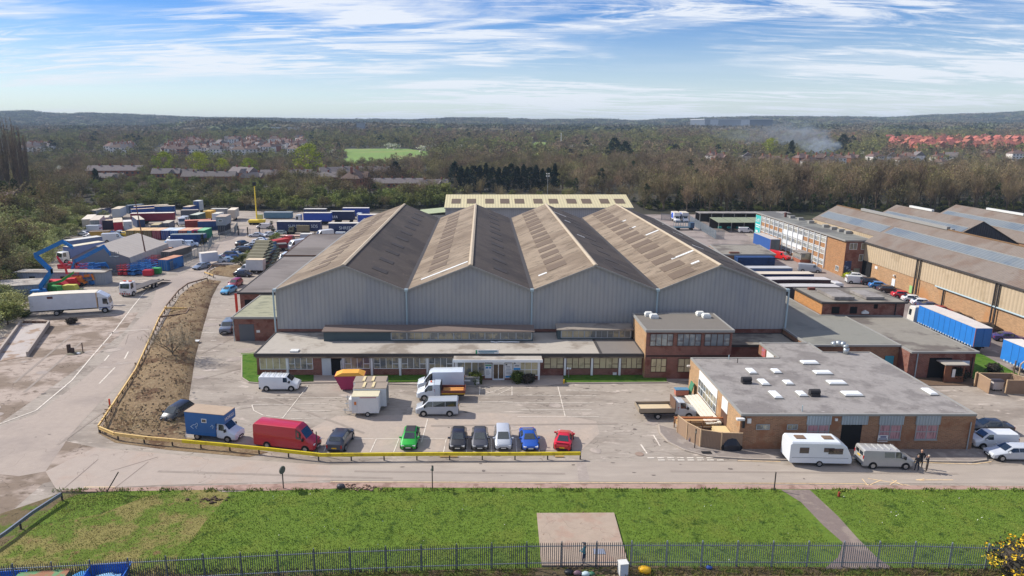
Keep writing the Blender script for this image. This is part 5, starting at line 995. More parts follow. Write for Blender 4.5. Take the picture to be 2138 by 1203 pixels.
part(T, 'post', FASC, lambda b: [b.box(75.6 + i * 4.05, 75.75 + i * 4.05, 217.1, 217.25, 0, 3) for i in range(6)]); part(T, 'rear_wall', FASCD, lambda b: b.box(75.5, 96, 225.6, 225.9, 0, 3.4)); 
for i in range(4): part(T, 'brush', flat(46, 150, 140), lambda b: b.box(76.3 + i * 2.9, 77.4 + i * 2.9, 219, 219.6, .9, 1.5))
T = thing('open_carport', 'rearmost long grey-roofed open shed at the foot of the wood', 'shed')
part(T, 'roof', FELT2, lambda b: b.box(76, 108, 238, 243, 3.3, 3.5)); part(T, 'rear_wall', FASCD, lambda b: b.box(76, 108, 242.6, 242.9, 0, 3.3)); part(T, 'post', FASC, lambda b: [b.box(76.1 + i * 4, 76.3 + i * 4, 238.1, 238.3, 0, 3.3) for i in range(8)])
T = thing('small_shed', 'dark shed with white-edged roof beside the parked estate van in the right-hand yard', 'shed')
part(T, 'wall', flat(56, 62, 58), lambda b: b.box(87, 95, 212, 216, 0, 2.7)); part(T, 'roof', FASCW, lambda b: b.box(86.8, 95.2, 211.8, 216.2, 2.7, 2.9))
# ---- left yard buildings
T = thing('nissen_hut', 'grey fabric-covered shed with sloping sides and a ridge in the equipment yard', 'shed')
HUT = mat('canvas_sheet', S(186, 176, 164), .85, 0, .07, .6, wave=('Y', 1.6, .5, .12)); x0, x1 = -95.0, -80.6; xm = -88.6
prof = [(x0, 0), (x1, 0), (x1 - .6, 3.6), (xm, 6.3), (x0 + .6, 3.6)]
part(T, 'front_wall', mat('grey_board', S(132, 134, 136), .8, 0, .08, 1), lambda b: b.yprism(prof, 154.5, 154.7)); part(T, 'rear_wall', HUT, lambda b: b.yprism(prof, 173.8, 174))
def hut(b):
    for (a, c) in (((x1, 0), (x1 - .6, 3.6)), ((x1 - .6, 3.6), (xm, 6.3)), ((xm, 6.3), (x0 + .6, 3.6)), ((x0 + .6, 3.6), (x0, 0))):
        b.quad([(a[0] * 1.0, 154.4, a[1]), (a[0], 174.1, a[1]), (c[0], 174.1, c[1] + .02), (c[0], 154.4, c[1] + .02)])
part(T, 'roof', HUT, hut)
T = thing('site_cabin', 'long low grey site cabin with a pale flat roof behind the boom lifts', 'cabin')
CAB = mat('cabin_grey', S(150, 156, 162), .7, 0, .08, 1.2, wave=('X', .5, .5, .2))
part(T, 'wall', CAB, lambda b: b.box(-99.5, -80.5, 142, 145, 0, 2.7)); part(T, 'roof', FELT, lambda b: b.box(-99.7, -80.3, 141.8, 145.2, 2.7, 2.85)); FC = Face(-99.5, 142, 1, 0); part(T, 'door', flat(86, 98, 116), lambda b: FC.box(b, 12.2, 13.6, 0, 2.1, 0, .05)); part(T, 'window', BLACKO, lambda b: (FC.box(b, 9.6, 10.9, .9, 1.9, 0, .04), FC.box(b, 3, 4.2, .9, 1.9, 0, .04)))
T = thing('site_cabin', 'rusty-edged grey cabin at the far left of the equipment yard beside the bushes', 'cabin')
part(T, 'wall', CAB, lambda b: b.prism([(-97.5, 128), (-86.5, 131.5), (-89, 137), (-99, 134)], 0, 2.6)); part(T, 'roof', FELT, lambda b: b.prism([(-97.7, 127.8), (-86.2, 131.4), (-88.9, 137.2), (-99.3, 134.1)], 2.6, 2.75)); part(T, 'window', BLACKO, lambda b: b.hexa([(-96.6, 128.1, .9), (-94.9, 128.65, .9), (-94.9, 128.7, .9), (-96.6, 128.2, .9), (-96.6, 128.1, 1.9), (-94.9, 128.65, 1.9), (-94.9, 128.7, 1.9), (-96.6, 128.2, 1.9)]))
T = thing('brick_bungalow', 'brown-roofed building half hidden behind the bushes at the left frame edge', 'building')
part(T, 'wall', BR_RED, lambda b: b.box(-215, -203, 296, 305, 0, 4)); part(T, 'roof', ROOFB, lambda b: b.xprism([(295.5, 4), (305.5, 4), (300.5, 7)], -215.5, -202.5))
print('buildings done')
# ================================================================== vehicles (x forward, origin on the ground)
def ring(st):
    x, zb, zm, zt, wm, wt = st; h = [(wm * .88, zb), (wm, zb + .14), (wm, zm), (wt + .03, zt - .07), (wt - .12, zt)]
    return [(x, -y, z) for y, z in h] + [(x, y, z) for y, z in reversed(h)]
def at_(sts, x):
    for a, b in zip(sts, sts[1:]):
        if a[0] >= x >= b[0]:
            t = (a[0] - x) / (a[0] - b[0]) if a[0] != b[0] else 0; return tuple(a[i] + (b[i] - a[i]) * t for i in range(6))
    return sts[-1]
def side_patch(sts, x0, x1, sgn, v0=.10, v1=.93):
    xs = sorted({x0, x1} | {s[0] for s in sts if min(x0, x1) < s[0] < max(x0, x1)}, reverse=True); b = M()
    lo, hi = [], []
    for x in xs:
        s = at_(sts, x)
        for v, L_ in ((v0, lo), (v1, hi)):
            y = s[4] + (s[5] + .03 - s[4]) * v + .014; z = s[2] + (s[3] - .07 - s[2]) * v; L_.append((x, sgn * y, z))
    for i in range(len(xs) - 1):
        q = [lo[i], lo[i + 1], hi[i + 1], hi[i]]; b.quad(q if sgn > 0 else q[::-1])
    return b
def top_patch(sts, x0, x1, k=.90, off=.02):
    xs = sorted({x0, x1} | {s[0] for s in sts if min(x0, x1) < s[0] < max(x0, x1)}, reverse=True); b = M(); P = []
    for x in xs:
        s = at_(sts, x); d = at_(sts, x - .05)[3] - at_(sts, x + .05)[3]; sl = atan2(d, .1); ox, oz = sin(sl) * off, cos(sl) * off
        P.append(((x + ox, -(s[5] - .06) * k, s[3] + oz), (x + ox, (s[5] - .06) * k, s[3] + oz)))
    for a, c in zip(P, P[1:]): b.quad([a[0], a[1], c[1], c[0]])
    return b
def wheel_mesh(r, w):
    b = M(); b.tube((0, -w / 2, 0), (0, w / 2, 0), r, r, 14); return b.mesh('wheel', RUBBER)
def rim_mesh(r, w):
    b = M(); b.tube((0, -w / 2 - .012, 0), (0, w / 2 + .012, 0), r * .62, r * .62, 10); return b.mesh('rim', ALLOY)
WM_ = {}
def add_wheels(root, xs, hw, r, w=.2, det=2, axw=None, name='wheel'):
    k = (r, w)
    if k not in WM_: WM_[k] = (wheel_mesh(r, w), rim_mesh(r, w))
    for x in xs:
        for s in (-1, 1):
            o = mk(name, WM_[k][0], root, (x, s * (hw - w / 2 + (.045 if det else -.02)), r))
            if det: mk('rim', WM_[k][1], o)
SPEC = {
 'hatch': dict(st=[(2.0, .32, .50, .60, .62, .52), (1.9, .22, .60, .72, .80, .68), (1.15, .18, .84, .95, .87, .74), (.38, .18, .93, 1.43, .87, .60), (-1.15, .18, .97, 1.46, .87, .60), (-1.8, .2, .97, 1.06, .86, .68), (-2.0, .3, .62, .92, .78, .66)], ws=(1.08, .42), rw=(-1.2, -1.72), sw=[(.92, -.12), (-.18, -1.35)], wh=(1.3, -1.25), r=.31, W=1.75),
 'mpv': dict(st=[(2.1, .32, .52, .66, .66, .56), (1.98, .22, .64, .82, .82, .70), (1.45, .18, .92, 1.05, .89, .76), (.55, .18, 1.0, 1.58, .89, .64), (-1.5, .18, 1.04, 1.62, .89, .64), (-1.95, .2, 1.04, 1.2, .88, .70), (-2.1, .3, .66, 1.0, .80, .68)], ws=(1.38, .6), rw=(-1.55, -1.9), sw=[(1.15, .02), (-.04, -.95), (-1.02, -1.6)], wh=(1.35, -1.35), r=.33, W=1.79),
 'saloon': dict(st=[(2.3, .32, .5, .58, .66, .56), (2.18, .22, .6, .70, .82, .70), (1.1, .18, .84, .94, .89, .76), (.3, .18, .92, 1.40, .89, .60), (-.9, .18, .96, 1.42, .89, .60), (-1.65, .2, .98, 1.05, .89, .74), (-2.2, .24, .9, .98, .84, .74), (-2.3, .34, .6, .84, .76, .66)], ws=(1.02, .34), rw=(-.95, -1.58), sw=[(.85, -.18), (-.24, -1.2)], wh=(1.45, -1.4), r=.32, W=1.8),
 'estate': dict(st=[(2.3, .32, .5, .6, .66, .56), (2.18, .22, .62, .74, .82, .70), (1.15, .18, .88, .98, .91, .77), (.35, .18, .96, 1.46, .91, .62), (-1.65, .18, 1.0, 1.46, .91, .62), (-2.1, .2, 1.0, 1.1, .9, .72), (-2.28, .3, .64, .96, .8, .7)], ws=(1.07, .4), rw=(-1.68, -2.05), sw=[(.9, -.15), (-.2, -1.1), (-1.16, -1.75)], wh=(1.45, -1.4), r=.33, W=1.84),
 'suv': dict(st=[(2.25, .4, .62, .78, .7, .6), (2.12, .3, .74, .92, .86, .74), (1.2, .26, 1.02, 1.14, .94, .8), (.5, .26, 1.1, 1.68, .94, .68), (-1.6, .26, 1.14, 1.7, .94, .68), (-2.05, .28, 1.14, 1.3, .93, .76), (-2.25, .38, .74, 1.1, .84, .74)], ws=(1.13, .55), rw=(-1.63, -2.0), sw=[(.95, -.12), (-.18, -1.05), (-1.1, -1.7)], wh=(1.4, -1.38), r=.37, W=1.88),
 'offroad': dict(st=[(2.3, .45, .75, .95, .86, .8), (2.2, .35, .85, 1.1, .92, .84), (1.1, .3, 1.1, 1.2, .95, .84), (.6, .3, 1.15, 1.8, .95, .76), (-2.1, .3, 1.15, 1.85, .95, .78), (-2.25, .3, 1.15, 1.78, .95, .78)], ws=(1.08, .64), rw=None, sw=[(.9, -.1), (-.18, -1.1), (-1.2, -2.0)], wh=(1.35, -1.3), r=.4, W=1.92),
 'coupe': dict(st=[(2.1, .3, .45, .54, .62, .52), (1.98, .2, .56, .66, .82, .68), (1.0, .16, .78, .87, .9, .76), (.2, .16, .84, 1.26, .9, .56), (-.6, .16, .88, 1.27, .9, .56), (-1.6, .18, .9, .96, .9, .76), (-2.0, .24, .8, .9, .84, .72), (-2.1, .34, .6, .76, .74, .62)], ws=(.94, .24), rw=(-.65, -1.5), sw=[(.75, -.3), (-.35, -.95)], wh=(1.3, -1.25), r=.33, W=1.82),
 'van': dict(st=[(2.5, .34, .6, .78, .74, .64), (2.38, .24, .8, .98, .92, .78), (1.75, .2, 1.06, 1.2, .97, .84), (1.0, .2, 1.14, 1.88, .97, .78), (-2.35, .2, 1.18, 1.96, .97, .82), (-2.5, .24, 1.14, 1.86, .95, .80)], ws=(1.68, 1.05), rw=None, sw=[(1.5, .58)], wh=(1.6, -1.55), r=.34, W=1.95),
 'minibus': dict(st=[(2.5, .34, .6, .78, .74, .64), (2.38, .24, .8, .98, .92, .78), (1.75, .2, 1.06, 1.2, .97, .84), (1.0, .2, 1.14, 1.88, .97, .78), (-2.35, .2, 1.18, 1.96, .97, .82), (-2.5, .24, 1.14, 1.86, .95, .80)], ws=(1.68, 1.05), rw=None, sw=[(1.5, .5), (.42, -.95), (-1.02, -2.25)], wh=(1.55, -1.5), r=.34, W=1.95),
 'smallvan': dict(st=[(2.15, .32, .54, .68, .7, .6), (2.05, .22, .7, .86, .84, .72), (1.45, .2, .96, 1.08, .88, .76), (.8, .2, 1.04, 1.72, .88, .7), (-2.0, .2, 1.08, 1.78, .88, .74), (-2.15, .24, 1.04, 1.68, .86, .72)], ws=(1.38, .85), rw=None, sw=[(1.22, .4)], wh=(1.35, -1.35), r=.32, W=1.78),
 'bigvan': dict(st=[(3.0, .36, .66, .84, .8, .7), (2.86, .26, .9, 1.08, .96, .84), (2.15, .22, 1.2, 1.34, 1.0, .88), (1.45, .22, 1.3, 2.3, 1.0, .84), (1.0, .22, 1.3, 2.58, 1.0, .86), (-2.85, .22, 1.34, 2.64, 1.0, .9), (-3.0, .26, 1.3, 2.5, .98, .88)], ws=(2.08, 1.48), rw=None, sw=[(1.9, 1.0)], wh=(2.0, -1.65), r=.36, W=2.0),
 'longvan': dict(st=[(3.45, .36, .66, .84, .8, .7), (3.3, .26, .9, 1.08, .96, .84), (2.6, .22, 1.2, 1.34, 1.0, .88), (1.9, .22, 1.3, 2.3, 1.0, .84), (1.45, .22, 1.3, 2.62, 1.0, .86), (-3.3, .22, 1.34, 2.68, 1.0, .9), (-3.45, .26, 1.3, 2.54, .98, .88)], ws=(2.53, 1.93), rw=None, sw=[(2.35, 1.45)], wh=(2.45, -1.9), r=.36, W=2.0),
 'cab': dict(st=[(2.9, .34, .62, .80, .78, .68), (2.76, .26, .86, 1.04, .94, .82), (2.05, .22, 1.14, 1.28, .98, .86), (1.4, .3, 1.22, 2.02, .98, .78), (.75, .34, 1.26, 2.08, .98, .8), (.65, .4, 1.26, 1.98, .97, .8)], ws=(1.98, 1.46), rw=None, sw=[(1.82, .9)], wh=(1.9, -1.7), r=.35, W=1.98),
 'lorrycab': dict(st=[(4.3, .55, 1.1, 1.45, 1.1, 1.02), (4.24, .42, 1.5, 1.62, 1.2, 1.14), (4.02, .42, 1.6, 2.72, 1.22, 1.1), (3.8, .42, 1.6, 2.86, 1.22, 1.12), (2.45, .5, 1.6, 2.9, 1.22, 1.12), (2.4, .5, 1.6, 2.86, 1.2, 1.1)], ws=(4.23, 4.04), rw=None, sw=[(3.95, 3.15)], wh=(3.4,), r=.48, W=2.46),
}
VC = {}
def car_root(kind, col, det, label, cat, group=None, trim=None):
    sp = SPEC[kind]; st = sp['st']; root = mk(cat.replace(' ', '_'), None, None, None, None, label, cat, group); k = (kind, col[:3])
    if k not in VC:
        pm = paint(*col[:3]); b = M(); b.loft([ring(s) for s in st]); body = b.mesh('body', pm, True); q = {'body': body}
        try: body.set_sharp_from_angle(angle=radians(32))
        except Exception: pass
        q['ws'] = top_patch(st, *sp['ws']).mesh('windscreen', GLASS)
        if sp['rw']: q['rw'] = top_patch(st, *sp['rw']).mesh('rear_window', GLASS)
        q['sw'] = [side_patch(st, a, c, s).mesh('side_window', GLASS) for a, c in sp['sw'] for s in (-1, 1)]
        f = st[1]; L0 = st[0][0]; zf = f[2] - .02; yb = f[4] * .72
        q['hl'] = []; q['tl'] = []
        for s in (-1, 1):
            b = M(); b.box(f[0] - .12, L0 - .02, s * yb - .16, s * yb + .16, zf - .06, zf + .08); q['hl'].append(b.mesh('headlight', LAMP))
            e = st[-1]; b = M(); ye = e[4] * .9; zt = e[2] + (.05 if e[2] < 1 else 0); b.box(e[0] - .03, e[0] + .10, s * ye - .07, s * ye + .07, zt - .12, zt + .22); q['tl'].append(b.mesh('tail_light', REDL))
        b = M(); b.box(L0 - .06, L0 + .03, -f[4] * .62, f[4] * .62, st[0][1] - .02, st[0][1] + .13); b.box(st[-1][0] - .04, st[-1][0] + .05, -.6, .6, st[-1][1] - .02, st[-1][1] + .12); q['bp'] = b.mesh('bumper', DARK)
        b = M(); b.box(L0 + .005, L0 + .03, -.34, .34, st[0][2] - .12, st[0][2]); q['gr'] = b.mesh('grille', DARK)
        b = M(); b.box(L0 + .031, L0 + .045, -.26, .26, .36, .47); q['pf'] = b.mesh('number_plate', PLATEW)
        b = M(); z = st[-1][2] - .02; b.box(st[-1][0] - .05, st[-1][0] - .01, -.26, .26, z - .1, z + .02); q['pr'] = b.mesh('number_plate', PLATEY)
        q['mr'] = []
        xm = sp['ws'][0] - .25; a = at_(st, xm)
        for s in (-1, 1): b = M(); b.box(xm - .1, xm + .06, min(s * (a[4] - .02), s * (a[4] + .2)), max(s * (a[4] - .02), s * (a[4] + .2)), a[2] + .04, a[2] + .2 + (.12 if sp['W'] > 1.9 else 0)); q['mr'].append(b.mesh('mirror', pm if sp['W'] < 1.9 else DARK))
        if kind in ('van', 'minibus', 'bigvan', 'longvan', 'smallvan', 'offroad'):
            e = st[-1]; b = M(); [b.box(e[0] - .012, e[0] + .03, s * .38 - .3, s * .38 + .3, e[2] + .12, e[2] + .5) for s in (-1, 1)]; q['rw'] = b.mesh('rear_window', GLASS)
        VC[k] = q
    q = VC[k]; mk('body', q['body'], root); mk('windscreen', q['ws'], root)
    if 'rw' in q: mk('rear_window', q['rw'], root)
    for m in q['sw']: mk('side_window', m, root)
    if det:
        for m in q['hl']: mk('headlight', m, root)
        for m in q['tl']: mk('tail_light', m, root)
        mk('bumper', q['bp'], root)
    if det > 1:
        mk('grille', q['gr'], root); mk('number_plate', q['pf'], root); mk('number_plate', q['pr'], root)
        for m in q['mr']: mk('mirror', m, root)
    if det:
        for x in sp['wh']:
            for s in (-1, 1):
                key = (kind, x, s)
                if key not in WM_:
                    R = sp['r'] * 1.24; a = at_(st, x)[4] + .008; c = [(x + R * cos(t), sp['r'] + R * sin(t)) for t in [(-.35 + i * (pi + .7) / 9) for i in range(10)]]; b = M(); b.yprism(c[::-1] if False else c, min(s * a, s * (a - .1)), max(s * a, s * (a - .1))); WM_[key] = b.mesh('wheel_arch', DARK)
                mk('wheel_arch', WM_[key], root)
    add_wheels(root, sp['wh'], sp['W'] / 2, sp['r'], .2 if sp['W'] < 2.2 else .3, det); return root
def setp(o, x, y, h, z=.03): o.location = (x, y, z); o.rotation_euler = (0, 0, h); return o
def by_wheels(kind, col, pr, pf, side, label, cat='car', det=2, **k):
    sp = SPEC[kind]; a, b = G(*pr), G(*pf); h = atan2(b[1] - a[1], b[0] - a[0]); o = car_root(kind, col, det, label, cat, **k)
    xm = (sp['wh'][0] + sp['wh'][-1]) / 2; s = 1 if side == 'R' else -1; nx, ny = -sin(h) * s, cos(h) * s; d = sp['W'] / 2 - .1
    return setp(o, (a[0] + b[0]) / 2 + nx * d - cos(h) * xm, (a[1] + b[1]) / 2 + ny * d - sin(h) * xm, h)
def by_c(kind, col, c, hd, label, cat='car', det=1, **k):
    x, y = G(*c); return setp(car_root(kind, col, det, label, cat, **k), x, y, radians(hd))
SIL = (178, 182, 186); WHT = (222, 224, 224); BLK = (34, 36, 40); NAVY = (34, 44, 78); DGR = (70, 74, 80)
# ---- front row behind the yellow rail
by_c('suv', (62, 68, 84), (712, 929), 84, 'dark blue-grey hatchback seen from behind, rear to the yellow rail', det=2)
g = by_c('hatch', (34, 170, 50), (857, 925), -91, 'bright green hatchback with a dark roof behind the yellow rail', det=2)
part(g, 'roof_panel', flat(48, 46, 50), lambda b: b.hexa([(-1.1, -.52, 1.465), (.36, -.52, 1.44), (.36, .52, 1.44), (-1.1, .52, 1.465), (-1.1, -.5, 1.485), (.34, -.5, 1.46), (.34, .5, 1.46), (-1.1, .5, 1.485)]))
by_c('hatch', (46, 44, 46), (957, 926), -91, 'black hatchback, first of five cars in the row behind the yellow rail', det=2)
by_c('hatch', (72, 72, 78), (1002, 926), -90, 'charcoal hatchback between the black hatchback and the silver car', det=2)
by_c('mpv', (186, 190, 196), (1050, 925), -90, 'silver people carrier between the charcoal hatchback and the blue car', det=2)
by_c('coupe', (40, 84, 170), (1104, 926), -88, 'bright blue sports car parked nose to the yellow rail', det=2)
rc = by_c('coupe', (206, 36, 44), (1177, 927), 78, 'red coupe with its tail to the yellow rail, last in the row', det=2)
part(rc, 'rear_spoiler', paint(206, 36, 44), lambda b: b.box(-2.0, -1.8, -.7, .7, 1.0, 1.05))
# ---- vans in the car park
t = by_wheels('van', WHT, (556, 817.3), (610, 817), 'R', 'white panel van with roof rack bars parked by the office grass', 'van')
for i in range(5): part(t, 'roof_bar', CHROME, lambda b: b.tube((.7 - i * .68, -.8, 2.06), (.7 - i * .68, .8, 2.06), .03, n=5))
part(t, 'rear_edge', DARK, lambda b: b.box(-2.53, -2.3, -.98, .98, .3, .55))
by_wheels('minibus', (172, 176, 180), (939, 869.7), (884.5, 869.7), 'L', 'silver minibus with dark side windows in the middle of the car park', 'minibus')
by_wheels('bigvan', (204, 212, 220), (954, 817), (880, 817), 'L', 'tall long white van parked beyond the tipper near the porch', 'van')
by_wheels('longvan', (186, 40, 56), (558.5, 936), (639, 945), 'R', 'long faded red high-roof van behind the yellow rail', 'van')
by_c('mpv', (40, 44, 52), (371, 872), -104, 'grey people carrier half hidden behind the blue horsebox', det=2)
by_c('offroad', (110, 118, 132), (477, 692), -84, 'grey four-wheel-drive parked beside the brick annex', 'off-roader', det=2)
by_c('hatch', (92, 168, 208), (478, 612), -102, 'light blue hatchback below the red car left of the store', det=2); by_c('mpv', (150, 56, 76), (492, 598), -95, 'dark red car tucked behind the light blue hatchback', det=2)
by_wheels('hatch', (40, 44, 56), (493, 578.8), (517.8, 579.2), 'R', 'dark blue hatchback side-on at the end of the brown bank')
by_c('saloon', (134, 146, 162), (421, 561), -112, 'silver-blue saloon parked at the kerb end of the timber barrier')
# horsebox, chassis-cab vehicles
def chassis(root, x0, x1, z=.55, w=.8): part(root, 'chassis', DARK, lambda b: (b.box(x0, x1, -w / 2 - .06, -w / 2 + .06, z - .1, z + .08), b.box(x0, x1, w / 2 - .06, w / 2 + .06, z - .1, z + .08)))
def boxbody(root, x0, x1, w, z0, z1, col, roof, name='box_body', over=None, m=None):
    pm = m or flat(*col, .5)
    o = part(root, name, pm, lambda b: (b.box(x0, x1, -w / 2, w / 2, z0, z1), b.box(x1, x1 + over[0], -w / 2, w / 2, over[1], z1) if over else None))
    part(o, 'roof', flat(*roof), lambda b: b.box(x0 - .02, x1 + (over[0] if over else 0) + .02, -w / 2 - .02, w / 2 + .02, z1 + .003, z1 + .05)); return o
h = by_wheels('cab', (206, 214, 224), (411, 917.4), (479.8, 924.3), 'R', 'blue horsebox with white cab parked at the foot of the brown bank', 'horsebox'); chassis(h, -2.9, .9)
bb = boxbody(h, -2.95, .62, 2.15, .95, 3.15, (34, 96, 158), (172, 150, 126), over=(1.15, 2.12)); part(bb, 'skirt', flat(34, 96, 158), lambda b: b.box(-2.95, .6, -1.08, 1.08, .6, .949))
part(bb, 'window', FRW, lambda b: b.box(-.95, -.35, -1.11, -1.076, 2.1, 2.55)); part(bb, 'window_glass', GLASS, lambda b: b.box(-.88, -.42, -1.12, -1.111, 2.17, 2.48))
txt(bb, 'HORSES', .5, (1.775 + .012, -.98, 2.45), (pi / 2, 0, pi / 2), WHITE, sx=1.0)
part(bb, 'horse_head_motif', flat(196, 214, 226), lambda b: [b.tube((x0_, -1.085, z0_), (x1_, -1.085, z1_), .03, .02, 5) for x0_, z0_, x1_, z1_ in ((-2.3, 1.5, -2.0, 1.75), (-2.0, 1.75, -1.75, 1.78), (-1.75, 1.78, -1.55, 2.0), (-1.55, 2.0, -1.45, 1.9), (-1.45, 1.9, -1.5, 1.65), (-1.5, 1.65, -1.75, 1.55), (-1.75, 1.55, -1.6, 1.35), (-2.3, 1.5, -2.0, 1.3), (.1, 1.7, .28, 1.95), (.28, 1.95, .4, 1.75), (.4, 1.75, .3, 1.5))])
tp = by_wheels('cab', (214, 220, 224), (952, 837), (881.4, 836.8), 'L', 'white flatbed tipper with an orange beacon between the tall van and the minibus', 'tipper'); chassis(tp, -3, .9)
part(tp, 'crew_cab', paint(196, 206, 214), lambda b: b.box(-.05, .66, -.9, .9, .6, 2.06)); part(tp, 'load_bed', flat(120, 66, 50), lambda b: (b.box(-3.1, -.2, -1.02, 1.02, .85, 1.0), b.box(-3.1, -.2, -1.05, -1.0, 1.0, 1.3), b.box(-3.1, -.2, 1.0, 1.05, 1.0, 1.35), b.box(-3.15, -3.1, -1.05, 1.05, 1.0, 1.4))); part(tp, 'plank_load', flat(206, 140, 70), lambda b: [b.bar((-2.9, -.7 + i * .28, 1.06 + .03 * (i % 2)), (-.4, -.5 + i * .22, 1.1), .22, .05) for i in range(5)]); part(tp, 'beacon', flat(230, 90, 20), lambda b: b.tube((1.1, 0, 2.06), (1.1, 0, 2.24), .1)); part(tp, 'side_stripe', PLATEY, lambda b: b.box(-3.1, -.3, 1.051, 1.06, .9, 1.0)); part(tp, 'headboard', DARK, lambda b: b.box(-.2, -.12, -1, 1, 1.0, 2.1))
db = by_wheels('cab', (196, 200, 200), (1361.7, 876), (1448, 875), 'R', 'pale dropside truck parked by the stacked sheets beside the workshop', 'dropside truck'); chassis(db, -3.6, .9)
part(db, 'load_bed', flat(150, 136, 116), lambda b: (b.box(-3.9, .2, -1.05, 1.05, .85, .98), b.box(-3.9, .2, -1.08, -1.02, .98, 1.4), b.box(-3.9, .2, 1.02, 1.08, .98, 1.4), b.box(-3.95, -3.88, -1.08, 1.08, .98, 1.4))); part(db, 'headboard', flat(110, 84, 66), lambda b: b.box(.22, .3, -1.05, 1.05, .98, 2.3)); part(db, 'crew_cab', paint(186, 190, 190), lambda b: b.box(.32, .66, -.9, .9, .6, 2.06)); part(db, 'sand_load', flat(206, 186, 150), lambda b: b.box(-3.7, 0, -.9, .9, .985, 1.1))
# catering trailers
def trailer_box(name, cx, cy, rz, L, w, z0, z1, col, roof, label, wheels=(0,), panels=True, cat='trailer'):
    t = thing(name, label, cat, (cx, cy, .03), rz); b_ = boxbody(t, -L / 2, L / 2, w, z0, z1, col, roof, 'body'); add_wheels(t, wheels, w / 2, .3, .18)
    part(t, 'drawbar', CHROME, lambda b: (b.tube((-L / 2, .6, z0 + .05), (-L / 2 - 1.2, 0, .45), .04, n=5), b.tube((-L / 2, -.6, z0 + .05), (-L / 2 - 1.2, 0, .45), .04, n=5), b.tube((-L / 2 - 1.0, 0, .05), (-L / 2 - 1.0, 0, .7), .04, n=5))); return t
x, y = G(763, 871); t = trailer_box('box_trailer', x, y + 1.0, radians(1), 3.1, 2.0, .45, 2.5, (216, 216, 214), (206, 196, 164), 'small white box trailer with a warning panel, nearest of the trailers', (.25,))
part(t, 'door', flat(206, 206, 204), lambda b: b.box(-1.45, -.85, -1.04, -1.005, .6, 2.3)); part(t, 'warning_sign', flat(210, 120, 50), lambda b: b.box(-1.25, -1.0, -1.055, -1.041, 1.5, 1.9)); part(t, 'red_stripe', flat(186, 60, 60), lambda b: b.box(-.6, 1.3, -1.02, -1.005, 2.35, 2.42)); part(t, 'gas_locker', WHITE, lambda b: b.box(-1.95, -1.58, -.6, .6, .6, 2.0))
for i, (lb) in enumerate(('white panelled trailer with slatted vents on top, just behind the small trailer', 'white panelled trailer farthest back beside the maroon skip')):
    x, y = G(772, 860 - i * 14); t = trailer_box('box_trailer', x, y + 1.4, radians(1), 3.9, 2.1, .5, 2.75, (204, 206, 206), (150, 136, 120), lb, (-.3, .5)); part(t, 'roof_vent', flat(214, 196, 150), lambda b: (b.box(-.9, -.6, -.8, .8, 2.802, 2.9), b.box(.2, .5, -.8, .8, 2.802, 2.9))); part(t, 'side_ribs', FASC, lambda b: [b.box(1.951, 2.0, -1.0 + k * .32, -.95 + k * .32, .6, 2.7) for k in range(7)])
def skip(x, y, rz, s, col, label, lid=None, rust=None):
    t = thing('skip', label, 'skip', (x, y, .03), rz); b = M(); w = .85 * s; pr = [(-1.0 * s, .1), (1.0 * s, .1), (1.75 * s, 1.25 * s), (-1.75 * s, 1.25 * s)]; b.xprism([(p[0], p[1]) for p in pr], -w, w) if False else b.yprism(pr, -w, w)
    b.obj('tub', rust or flat(*col), t)
    if lid: part(t, 'lid', flat(*lid), lambda b: b.hexa([(-1.7 * s, -w, 1.26 * s), (1.7 * s, -w, 1.26 * s), (1.7 * s, w, 1.26 * s), (-1.7 * s, w, 1.26 * s), (-.9 * s, -w * .8, 1.5 * s), (1.0 * s, -w * .8, 1.5 * s), (1.0 * s, w * .8, 1.5 * s), (-.9 * s, w * .8, 1.5 * s)]))
    else: part(t, 'rim', flat(*[int(c * .8) for c in col]), lambda b: (b.box(-1.8 * s, 1.8 * s, -w - .05, -w + .03, 1.25 * s, 1.33 * s), b.box(-1.8 * s, 1.8 * s, w - .03, w + .05, 1.25 * s, 1.33 * s))); part(t, 'load', flat(120, 104, 90), lambda b: b.box(-1.6 * s, 1.6 * s, -w * .9, w * .9, 1.255 * s, 1.3 * s))
    return t
x, y = G(730, 816); skip(x, y + .9, .05, 1.1, (150, 46, 84), 'maroon enclosed skip with an orange lid outside the office door', (222, 160, 60)).scale = (1, 1, 1.4)
# caravan and tow van
c0, c1 = G(1646.5, 974), G(1777, 976.5); hd = atan2(c1[1] - c0[1], c1[0] - c0[0]); L = hypot(c1[0] - c0[0], c1[1] - c0[1]); t = thing('caravan', 'white touring caravan hitched behind the silver van on the road', 'caravan', ((c0[0] + c1[0]) / 2 - sin(hd) * 1.1, (c0[1] + c1[1]) / 2 + cos(hd) * 1.1, .03), hd)
CWH = mat('caravan_shell', S(222, 226, 228), .35, 0, .04, 1, coat=.3)
b = M(); w = 1.12
def cring(x, z0, z1, k=1): return [(x, -w * k, z0), (x, -w * k, z1 - .15), (x, -w * k + .12, z1), (x, w * k - .12, z1), (x, w * k, z1 - .15), (x, w * k, z0)]
b.loft([cring(-L / 2, .5, 2.45, .97), cring(-L / 2 + .15, .4, 2.6), cring(L / 2 - 1.3, .4, 2.6), cring(L / 2 - .6, .4, 2.15), cring(L / 2 - .12, .4, 1.2), cring(L / 2, .5, .9, .95)][::-1]); b.obj('shell', CWH, t)
for a, c_, z0, z1 in ((-L / 2 + .9, -L / 2 + 1.8, 1.45, 2.05), (.2, 1.2, 1.6, 2.05), (L / 2 - 2.4, L / 2 - 1.0, 1.4, 2.0)):
    for s in (-1, 1): part(t, 'window', GLASS, lambda b: b.box(a, c_, min(s * w, s * (w + .03)), max(s * w, s * (w + .03)), z0, z1))
